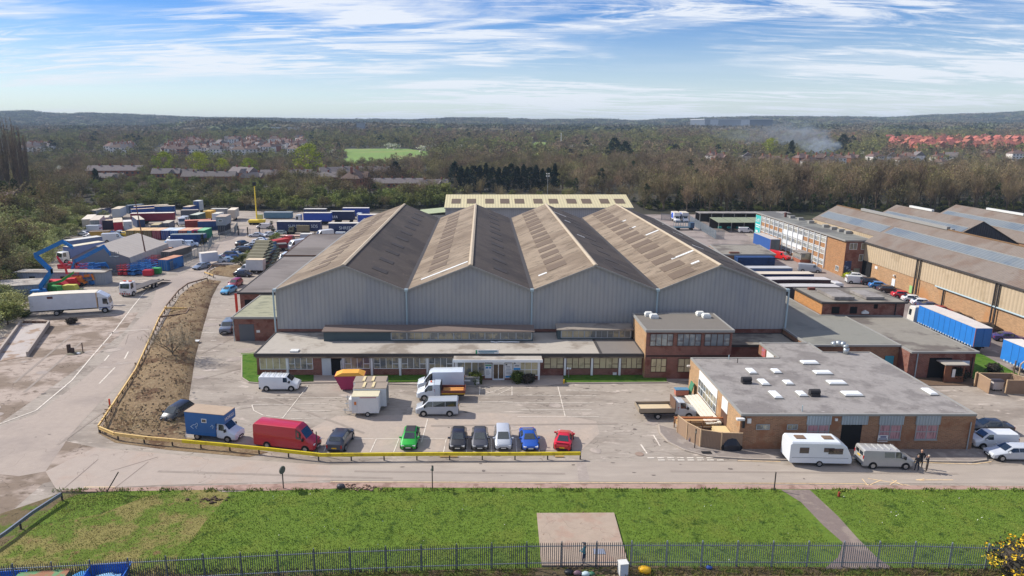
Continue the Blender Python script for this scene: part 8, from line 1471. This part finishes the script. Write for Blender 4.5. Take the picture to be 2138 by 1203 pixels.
b_ = bskip(222, 1192, 1.5, 2.9, 1.9, 1.4, (24, 96, 190), 'open blue skip half full of rubbish below the palisade fence', .12); bskip(10, 1206, 1.4, 2.4, 1.6, 1.4, (24, 96, 190), 'blue skip at the lower left frame corner', .1)
x, y = G(170, 1203, .9); b = M(); b.ball((0, 0, 0), (.7, .6, .35), 12, 6, 0, .2); o = b.obj('tarpaulin_bundle', flat(60, 140, 200), None, loc=(x, y, .8)); o['label'] = 'light blue tarpaulin bundle left of the open blue skip'; o['category'] = 'bundle'
x, y = G(95, 1200, 1.5); t = thing('rusty_container', 'rust-streaked green container top below the fence at lower left', 'container', (x, y - 1.0, 0), .12); part(t, 'body', flat(86, 110, 84), lambda b: b.box(-1.7, 1.7, -1.2, 1.2, 0, 1.6)); part(t, 'roof', mat('rusty_green', S(96, 140, 96), .8, 0, .15, 1.5, c2=S(150, 104, 76), s2=.9, t2=(.44, .54)), lambda b: b.box(-1.75, 1.75, -1.25, 1.25, 1.6, 1.68))
for i, (px, py, c, s, lb, nm) in enumerate(((1345, 1197, (236, 180, 30), .5, 'bright yellow bag of rubbish outside the fence', 'rubbish_bag'), (1480, 1189, (60, 90, 170), .25, 'small blue bag snagged outside the silver fence', 'rubbish_bag'), (1187, 1200, (40, 40, 44), .35, 'black refuse sack in the row by the slab edge', 'refuse_sack'), (1206, 1202, (110, 84, 96), .33, 'purple-brown refuse sack in the row by the slab edge', 'refuse_sack'), (1222, 1204, (180, 200, 204), .33, 'pale blue sack in the row by the slab edge', 'refuse_sack'), (712, 1021, (58, 56, 60), .42, 'black refuse bag dumped on the grass edge of the road', 'refuse_sack'), (1350, 1199, (226, 160, 40), .3, 'orange crumpled sack beside the yellow one', 'rubbish_bag'), (1235, 1203, (60, 110, 80), .28, 'green sack at the end of the row by the slab edge', 'refuse_sack'))):
    x, y = G(px, py); b = M(); b.ball((0, 0, s * .5), (s, s * .7, s * .6), 10, 7, 0, .35); o = b.obj(nm, flat(*c, .5), None, True, loc=(x, y, .05), label=lb, cat='bag')
rr = random.Random(2)
def rubble(name, px, py, n, sp, m, label, s=.15):
    x, y = G(px, py); b = M()
    for i in range(n):
        a, c = rr.gauss(0, sp), rr.gauss(0, sp * .4); k = s * rr.uniform(.5, 1.4); b.ball((a, c, k * .4), (k, k * .8, k * .6), 5, 4, 0, .6)
    mk(name, b.mesh(name, m), None, (x, y, .06), kind='stuff', label=label)
rubble('rubble', 752, 1022, 40, .8, mat('rubble', S(150, 122, 104), .9, 0, .35, 3), 'heap of broken brick and concrete on the grass edge'); rubble('rubble', 445, 1045, 26, .8, mat('earth', S(84, 66, 54), .95, 0, .3, 3), 'dark earth clods between the dry and green grass'); rubble('rubble', 1228, 1079, 26, .5, mat('dead_weeds', S(110, 84, 62), .95, 0, .3, 3), 'dead weeds on the back edge of the slab', .1); rubble('rubble', 1195, 1082, 30, .5, mat('moss_patch', S(136, 128, 66), .95, 0, .2, 3), 'mossy patch at the back edge of the slab', .09)
rubble('rubble', 1250, 1200, 90, 2.2, mat('weeds_litter', S(120, 104, 80), .95, 0, .5, 3), 'litter and dead weeds outside the fence by the slab', .12)
b = M()
for px0, py0, px1, py1, n in ((215, 890, 380, 915, 260), (270, 800, 395, 850, 260), (310, 720, 405, 760, 240), (350, 650, 430, 690, 200), (385, 600, 450, 620, 160)):
    for _ in range(n):
        x, y = G(rr.uniform(px0, px1), rr.uniform(py0 - 35, py1)); a = rr.uniform(0, 6.28); l = rr.uniform(.1, .35); px_ = PX(x, y, 0)
        if px_[0] < np.interp(px_[1], [580, 640, 735, 890], [435, 350, 305, 212]): continue
        b.quad([(x, y, .75 * rr.uniform(.7, 1.25)), (x + cos(a) * l, y + sin(a) * l, .85), (x + cos(a) * l * .9 + .03, y + sin(a) * l * .9 + .05, .98), (x + .05, y + .05, .95)])
mk('dead_leaves', b.mesh('dead_leaves', mat('dead_leaf', S(150, 128, 98), .9, 0, .4, 2)), None, kind='stuff', label='pale dead leaves and twigs littering the brown bank')
# ---- timber enclosure and stored sheets beside the workshop
TIM = mat('fence_boards', S(154, 128, 106), .9, 0, .12, 1.5, wave=('X', .14, .6, .35)); TIMY = mat('fence_boards_side', S(168, 140, 114), .9, 0, .12, 1.5, wave=('Y', .14, .6, .35)); POSTW = flat(196, 166, 130)
def board_fence(label, pts, h, world=False, gap=()):
    P_ = pts if world else [G(*p) for p in pts]; o = P_[0]; t = thing('board_fence', label, 'fence', (o[0], o[1], .05))
    for i, (a, c) in enumerate(zip(P_, P_[1:])):
        if i in gap: continue
        A, C = (a[0] - o[0], a[1] - o[1], h / 2), (c[0] - o[0], c[1] - o[1], h / 2); mm = TIM if abs(a[0] - c[0]) > abs(a[1] - c[1]) else TIMY
        part(t, 'board_panel', mm, lambda b: b.bar(A, C, .06, h)); part(t, 'capping', POSTW, lambda b: b.bar((A[0], A[1], h + .03), (C[0], C[1], h + .03), .12, .05)); part(t, 'post', POSTW, lambda b: b.box(A[0] - .06, A[0] + .06, A[1] - .09, A[1] + .03, 0, h + .1))
    return t
board_fence('curved timber board fence round the storage corner of the workshop', [(1414, 905), (1433, 920), (1461, 935), (1504, 942), (1548, 943)], 2.0)
bp = [G(2036, 806), G(2064, 823), G(2098, 823), G(2165, 824)]; tl, tr2 = G(2038, 780, 1.8), G(2112, 781, 1.8)
board_fence('pale timber walls of the open bin store beside the yard', [(tr2[0] + 2.2, tr2[1] - 5), tr2, tl, bp[0], bp[1], bp[2], bp[3]], 1.8, True, (4,))
x, y = G(2077, 814); t = thing('wheeled_bin', 'pale wheeled bin with a dark lid inside the timber bin store', 'bin', (x, y, .05)); part(t, 'body', flat(206, 196, 190), lambda b: b.hexa([(-.6, -.45, .15), (.6, -.45, .15), (.6, .45, .15), (-.6, .45, .15), (-.68, -.5, 1.2), (.68, -.5, 1.2), (.68, .5, 1.2), (-.68, .5, 1.2)])); part(t, 'lid', flat(60, 56, 64), lambda b: b.xprism([(-.52, 1.2), (.52, 1.2), (.4, 1.35), (-.3, 1.42)], -.7, .7)); add_wheels(t, (-.45, .45), .5, .1, .06, 0)
x, y = G(1422, 826); t = thing('wheeled_bin', 'blue-lidded bin trolley near the dropside truck', 'bin', (x, y, .05)); part(t, 'body', flat(186, 120, 100), lambda b: b.box(-.8, .8, -.4, .4, .1, .8)); part(t, 'lid', flat(84, 130, 160), lambda b: b.box(-.85, .85, -.45, .45, .8, .88)); t = thing('sheet_panel', 'upright green sheet leaning by the workshop back corner', 'panel', G(1441, 826) + (.05,)); part(t, 'sheet', flat(70, 130, 96), lambda b: b.hexa([(-.25, -.6, 0), (-.15, -.6, 0), (-.15, .6, 0), (-.25, .6, 0), (.15, -.6, 1.7), (.25, -.6, 1.7), (.25, .6, 1.7), (.15, .6, 1.7)]))
SHT = flat(222, 214, 196); 
for i in range(4):
    t = thing('roofing_sheet', 'long cream sheet leaning on the rack beside the workshop wall', 'sheet', (24.9 + i * .42, 73.9, .05), 0, 'cream sheets leaning beside the workshop'); part(t, 'sheet', SHT, lambda b: b.hexa([(-.18, -4.2, 1.0), (.18, -4.2, 1.0), (.18, 4.2, .9), (-.18, 4.2, .9), (-.18, -4.2, 1.08 + i * .05), (.18, -4.2, 1.08 + i * .05), (.18, 4.2, .98 + i * .05), (-.18, 4.2, .98 + i * .05)]))
t = thing('timber_rack', 'timber storage rack stacked with sawn boards behind the curved fence', 'rack', (24.6, 70.6, .05)); part(t, 'frame', flat(150, 110, 76), lambda b: ([b.box(x_ - .05, x_ + .05, y_ - .05, y_ + .05, 0, 1.3) for x_ in (-3, -1.6, -.2, 1.2) for y_ in (-.6, .6)], [b.box(-3.1, 1.3, y_ - .05, y_ + .05, z_, z_ + .08) for y_ in (-.6, .6) for z_ in (.45, 1.2)])); part(t, 'boards', flat(196, 160, 112), lambda b: [b.box(-2.9, 1.2, -.5 + j * .22, -.32 + j * .22, .55 + k * .1, .62 + k * .1) for j in range(5) for k in range(5)]); part(t, 'pipe', flat(196, 120, 72), lambda b: b.tube((-3.2, -.2, 1.45), (2.2, -.2, 1.45), .12, n=8))
t = thing('board_stack', 'stack of pale boards on a blue bearer against the workshop wall', 'timber stack', (25.9, 68.4, .05)); part(t, 'boards', flat(214, 190, 140), lambda b: [b.box(-.8 + .05 * (k % 2), .7, -.9, .8, .2 + k * .13, .28 + k * .13) for k in range(7)]); part(t, 'bearer', flat(40, 60, 130), lambda b: b.box(-1.0, .9, -.9, -.7, 0, .19))
t = thing('sheeted_pile', 'low pile under dark purple sheeting inside the curved fence', 'pile', (23.0, 68.2, .05)); part(t, 'sheeting', flat(110, 96, 100), lambda b: b.hexa([(-.9, -.9, 0), (1.1, -1.0, 0), (1.0, .9, 0), (-.9, .8, 0), (-.7, -.7, .9), (.9, -.8, .7), (.8, .7, .75), (-.7, .6, .95)]))
t = thing('covered_motorcycle', 'motorcycle under a black cover against the timber fence', 'motorcycle', G(1527, 943) + (.15,)); part(t, 'cover', flat(28, 32, 42, .5), lambda b: b.loft([[(x_, -.25 * k, 0), (x_, -.3 * k, .5 * k + .2), (x_, 0, 1.35 * k), (x_, .3 * k, .5 * k + .2), (x_, .25 * k, 0)] for x_, k in ((-.85, .55), (-.5, .9), (0, 1), (.4, .95), (.85, .5))][::-1])); part(t, 'wheel', RUBBER, lambda b: (b.tube((-.8, -.08, .3), (-.8, .08, .3), .3, n=12), b.tube((.8, -.08, .3), (.8, .08, .3), .3, n=12)))
t = thing('trestle', 'folded grey trestle leaning on the orange wall inside the fence', 'trestle', (26.1, 66.6, .05)); part(t, 'leg', CHROME, lambda b: (b.tube((0, 0, 0), (.4, 0, 1.5), .04, n=5), b.tube((.6, 0, 0), (.4, 0, 1.5), .04, n=5)))
x, y = G(1475, 948); b = M(); b.box(-.5, .5, -.3, .3, 0, .02); b.obj('drain_cover', DARK, None, loc=(x, y, .151), label='dark drain cover in the pavement by the fence', cat='drain cover')
x, y = G(1335, 949); b = M(); b.tube((0, 0, 0), (0, 0, .01), .45, n=14); b.obj('manhole_cover', flat(150, 128, 112), None, loc=(x, y, .052), label='round manhole cover in the car park entrance', cat='manhole cover')
# ---- small things at the offices
t = thing('low_wall', 'low grey wall with white paint marks beside the porch steps', 'wall', G(982, 806) + (.1,)); part(t, 'wall', flat(132, 130, 128), lambda b: b.box(-1.2, 1.2, -.12, .12, 0, 1.15)); part(t, 'paint_mark', WHITE, lambda b: b.box(-1.0, 0, -.135, -.121, .6, .8)); part(t, 'poster', WHITE, lambda b: b.box(.7, 1.15, -.14, -.121, .15, .85))
t = thing('lamp_post', 'short two-headed garden lamp on the grass before the offices', 'lamp', G(1187, 790) + (.15,)); part(t, 'pole', FASC, lambda b: b.tube((0, 0, 0), (0, 0, 1.15), .04)); part(t, 'lamp_head', WHITE, lambda b: (b.ball((-.16, 0, 1.25), .16, 8, 6), b.ball((.18, 0, 1.25), .14, 8, 6)))
b = M(); b.box(-.25, .25, -.1, .1, 0, .35); b.obj('planter_box', WHITE, None, loc=G(1283, 785) + (.16,), label='small white box on the shaded grass by the brown windows', cat='box')
b = M(); b.box(-.1, .1, -.1, .1, 0, .5); b.obj('marker_post', PLATEY, None, loc=G(1177, 802) + (.1,), label='stubby yellow marker at the corner of the front grass', cat='marker')
b = M(); b.tube((0, 0, 0), (0, 0, .45), .12, .1, 8); b.obj('hydrant_marker', flat(150, 60, 40), None, loc=G(1751, 1038) + (.06,), label='small rusty red marker stub in the right-hand lawn', cat='marker')
for px, lb in ((937, 'pale timber batten lying below the rail by the black hatchback'), (1168, 'short yellow batten lying below the rail by the red coupe')): b = M(); b.box(-.9 if px < 1000 else -.45, .9 if px < 1000 else .45, -.08, .08, 0, .1); b.obj('batten', flat(206, 170, 110), None, loc=G(px, 955) + (.05,), label=lb, cat='batten')
b = M(); b.path([(1.2, 92.1, 3.42), (1.9, 91.9, 3.36), (2.6, 92.2, 3.38), (3.3, 91.9, 3.4), (4.1, 92.1, 3.38), (4.9, 91.9, 3.4), (5.2, 92.0, 3.36)], .09, 5); b.obj('torn_membrane', WHITE, None, label='strip of torn white membrane lying on the office roof', cat='membrane strip')
t = thing('floodlight_mast', 'slim floodlight mast standing behind the cream shed', 'floodlight', PYp(1143, 410, 246)[:2] + (0,)); part(t, 'pole', CHROME, lambda b: b.tube((0, 0, 0), (0, 0, PYp(1143, 364, 246)[2]), .1, .06, 5)); part(t, 'lamp_head', FASCW, lambda b: [b.box(-.6 + i * .8, -.2 + i * .8, -.2, .2, PYp(1143, 364, 246)[2] - .8 * j, PYp(1143, 364, 246)[2] - .8 * j + .35) for i in (0, 1) for j in (0, 1)])
t = thing('floodlight_mast', 'white lattice mast in the trees above the middle wood', 'mast', GT(1171, 313) + (tz(*GT(1171, 313)),)); part(t, 'pole', WHITE, lambda b: b.tube((0, 0, 0), (0, 0, 19), .5, .3, 5))
for px, py, lb in ((2116, 782, 'straight rusty post beyond the timber bin store'), (2126, 790, 'cranked concrete post at the right frame edge')):
    x, y = G(px, py); t = thing('post', lb, 'post', (x, y, 0)); part(t, 'pole', POSTW if 'cranked' in lb else RUST, lambda b: b.path([(0, 0, 0), (0, 0, 2.0)] + ([(.6, 0, 2.6)] if 'cranked' in lb else []), .09, 6))
# ================================================================== people
def person(px, py, rz, label, h=1.76, top=(40, 40, 46), legs=(34, 38, 50), hair=(150, 130, 110), pose='hips', sleeve=True, cap=None):
    x, y = G(px, py); t = mk('person', None, None, (x, y, .04), rz, label, 'person'); k = h / 1.76; V, E, R = [], [], []
    def v(p, r, par=None):
        V.append(tuple(c * k for c in p)); R.append(r * k); i = len(V) - 1
        if par is not None: E.append((par, i))
        return i
    pel = v((0, 0, .95), .135); wa = v((0, 0, 1.12), .12, pel); ch = v((0, 0, 1.33), .15, wa); nk = v((0, 0, 1.5), .065, ch); jaw = v((.015, 0, 1.58), .07, nk); hd = v((0, 0, 1.67), .092, jaw); v((0, 0, 1.735), .06, hd); 
    hands = []
    for s in (-1, 1):
        hp = v((0, s * .1, .9), .1, pel); kn = v((.03 * s + .02, s * .13, .5), .065, hp); an = v((0, s * .15, .09), .045, kn); v((.14, s * .17, .04), .04, an)
        sh = v((0, s * .19, 1.42), .07, ch)
        if pose == 'hips': el = v((-.08, s * .36, 1.18), .048, sh); wr = v((.1, s * .2, 1.02), .034, el)
        elif pose == 'phone' and s > 0: el = v((.16, s * .28, 1.25), .048, sh); wr = v((.12, s * .13, 1.52), .034, el)
        elif pose == 'front': el = v((.02, s * .30, 1.16), .048, sh); wr = v((.26, s * .08, 1.12), .034, el)
        else: el = v((-.02, s * .26, 1.14), .048, sh); wr = v((.06, s * .26, .9), .034, el)
        up = 1 if V[wr][2] > V[el][2] + .1 else -1
        pm = v((V[wr][0] / k + .03, V[wr][1] / k, V[wr][2] / k + .05 * up), .034, wr)
        for f in range(5):
            fx = -.034 + f * .017; l = (.05, .075, .085, .078, .06)[f]; b0 = v((V[pm][0] / k + fx * .6 + .01, V[pm][1] / k - s * abs(fx) * .4, V[pm][2] / k + .02 * up), .011, pm); v((V[pm][0] / k + fx + .02, V[pm][1] / k - s * .012, V[pm][2] / k + l * up), .008, b0)
    me = bpy.data.meshes.new('body'); me.from_pydata(V, E, []); o = mk('body', me, t); sk = o.modifiers.new('skin', 'SKIN'); sv = me.skin_vertices[0].data
    for i, rr_ in enumerate(R): sv[i].radius = (rr_, rr_ * (1.25 if i in (0, 1, 2) else 1))
    for i in (1, 2): sv[i].radius = (R[i] * .8, R[i] * 1.25)
    sv[0].use_root = True; sk.use_smooth_shade = True; o.modifiers.new('sub', 'SUBSURF').levels = 1
    mt = bpy.data.materials.new('person_cloth'); mt.use_nodes = True; nt2 = mt.node_tree; bs2 = nt2.nodes['Principled BSDF']; bs2.inputs['Roughness'].default_value = .8
    tc = nt2.nodes.new('ShaderNodeTexCoord'); sp = nt2.nodes.new('ShaderNodeSeparateXYZ'); nt2.links.new(tc.outputs['Object'], sp.inputs[0]); cr_ = nt2.nodes.new('ShaderNodeValToRGB'); cr_.color_ramp.interpolation = 'CONSTANT'; dv = nt2.nodes.new('ShaderNodeMath'); dv.operation = 'DIVIDE'; dv.inputs[1].default_value = 2.0; nt2.links.new(sp.outputs[2], dv.inputs[0]); nt2.links.new(dv.outputs[0], cr_.inputs[0])
    e = cr_.color_ramp.elements; e[0].position = 0; e[0].color = S(30, 28, 28); e[1].position = .05 * k; e[1].color = S(*legs)
    for p_, c_ in ((.485 * k, S(*top)), (.76 * k, S(206, 156, 130))): q = e.new(p_); q.color = c_
    # bare hands and forearms: everything far from the trunk axis below shoulder height
    nt2.links.new(cr_.outputs[0], bs2.inputs['Base Color']); me.materials.append(mt)
    SK = flat(206, 156, 130, .6); 
    for s in (-1, 1): i = [j for j in range(len(V))]; 
    part(t, 'hair', flat(*hair), lambda b: b.ball((-.02 * k, 0, 1.70 * k), (.105 * k, .098 * k, .085 * k), 10, 7)); part(t, 'face', SK, lambda b: (b.ball((.085 * k, 0, 1.635 * k), (.022 * k, .016 * k, .03 * k), 6, 5), b.ball((0, .095 * k, 1.645 * k), (.02, .012, .03), 6, 4), b.ball((0, -.095 * k, 1.645 * k), (.02, .012, .03), 6, 4))); part(t, 'eyes', DARK, lambda b: (b.ball((.083 * k, .033 * k, 1.67 * k), .011, 6, 4), b.ball((.083 * k, -.033 * k, 1.67 * k), .011, 6, 4), b.box(.08 * k, .092 * k, -.025, .025, 1.588 * k, 1.596 * k)))
    if cap: part(t, 'cap', flat(*cap), lambda b: (b.ball((-.01, 0, 1.73 * k), (.115, .108, .075), 10, 6), b.box(.05, .2, -.07, .07, 1.715 * k, 1.735 * k)))
    if sleeve == 'bare':
        for a_, b2 in E[:]:
            pass
    return t
person(1913, 984, 1.2, 'man in dark clothes standing nearest the van bonnet', 1.7, pose='down'); person(1920, 977, -1.8, 'taller man in a black shirt standing just behind the nearest one, hand on hip', 1.88, (32, 32, 36), (44, 46, 60), (196, 150, 120), 'hips'); person(1934, 985, 2.4, 'man in a black jacket and brown trousers with a raised hand, standing apart', 1.74, (40, 42, 50), (84, 72, 62), (206, 186, 160), 'phone')
person(1219, 1184, 2.6, 'person in a teal jacket and dark trousers standing behind the fence on the slab', 1.9, (70, 130, 140), (30, 40, 70), (60, 60, 66), 'front', cap=(50, 56, 64)).location.z = .2
# ================================================================== smoke and haze
def volume(name, c, dens, noise=None, aniso=.2):
    m = bpy.data.materials.new(name); m.use_nodes = True; t = m.node_tree; t.nodes.remove(t.nodes['Principled BSDF']); v = t.nodes.new('ShaderNodeVolumePrincipled'); v.inputs['Color'].default_value = c; v.inputs['Density'].default_value = dens; v.inputs['Anisotropy'].default_value = aniso
    if noise:
        tc = t.nodes.new('ShaderNodeTexCoord'); nz = t.nodes.new('ShaderNodeTexNoise'); nz.inputs['Scale'].default_value = noise; nz.inputs['Detail'].default_value = 4; nz.inputs['Distortion'].default_value = .6; t.links.new(tc.outputs['Object'], nz.inputs[0])
        ln = t.nodes.new('ShaderNodeVectorMath'); ln.operation = 'LENGTH'; t.links.new(tc.outputs['Object'], ln.inputs[0]); f = t.nodes.new('ShaderNodeMapRange'); f.inputs[1].default_value = 1; f.inputs[2].default_value = .1; t.links.new(ln.outputs['Value'], f.inputs[0])
        g = t.nodes.new('ShaderNodeMapRange'); g.inputs[1].default_value = .42; g.inputs[2].default_value = .68; t.links.new(nz.outputs[0], g.inputs[0]); mu = t.nodes.new('ShaderNodeMath'); mu.operation = 'MULTIPLY'; t.links.new(f.outputs[0], mu.inputs[0]); t.links.new(g.outputs[0], mu.inputs[1]); m2 = t.nodes.new('ShaderNodeMath'); m2.operation = 'MULTIPLY'; t.links.new(mu.outputs[0], m2.inputs[0]); m2.inputs[1].default_value = dens; t.links.new(m2.outputs[0], v.inputs['Density'])
    t.links.new(v.outputs[0], t.nodes['Material Output'].inputs['Volume']); return m
for px, py, rx, rz_, dn, lb in ((1712, 322, 22, 13, .22, 'dense pale bonfire smoke at the foot of the plume'), (1665, 306, 40, 20, .09, 'thin blue smoke drifting left over the houses'), (1590, 298, 75, 17, .035, 'faint smoke trailing away to the left')):
    x, y = GT(px, py + 6 if py > 310 else 318); b = M(); b.ball((0, 0, 0), 1, 16, 10); o = b.obj('smoke', volume('smoke', (.78, .89, 1, 1), dn, 2.2), None, True, kind='stuff', label=lb); zc = tz(x, y) + 9 + (322 - py) * .45; o.location = (x, y, zc); o.scale = (rx, 16, rz_)
HZ = (.60, .76, .93, 1)
g_ = bpy.data.objects['ground'].data; zz = [v.co.z for v in g_.vertices]; zt = max(max(zz) + 20, 60); b = M(); b.box(-10400, 10400, -120, 7400, min(zz) - 1.2, zt); b.obj('haze', volume('haze', HZ, .00012, aniso=.0), None, kind='stuff', label='thin blue haze over the distant woods and hills')
# source objects that were never placed stay out of the scene
for k, (root, tr_) in HP.items():
    if k not in HUSED:
        for c_, gs in tr_:
            for g in gs: bpy.data.objects.remove(g)
            bpy.data.objects.remove(c_)
        bpy.data.objects.remove(root)
# lettering becomes plain mesh
dg = bpy.context.evaluated_depsgraph_get()
for o in [o for o in bpy.data.objects if o.type == 'FONT']:
    me = bpy.data.meshes.new_from_object(o.evaluated_get(dg)); n = mk('lettering', me, o.parent, o.location, None); n.rotation_euler = o.rotation_euler; n.scale = o.scale
    if not me.materials: me.materials.append(WHITE)
    bpy.data.objects.remove(o)
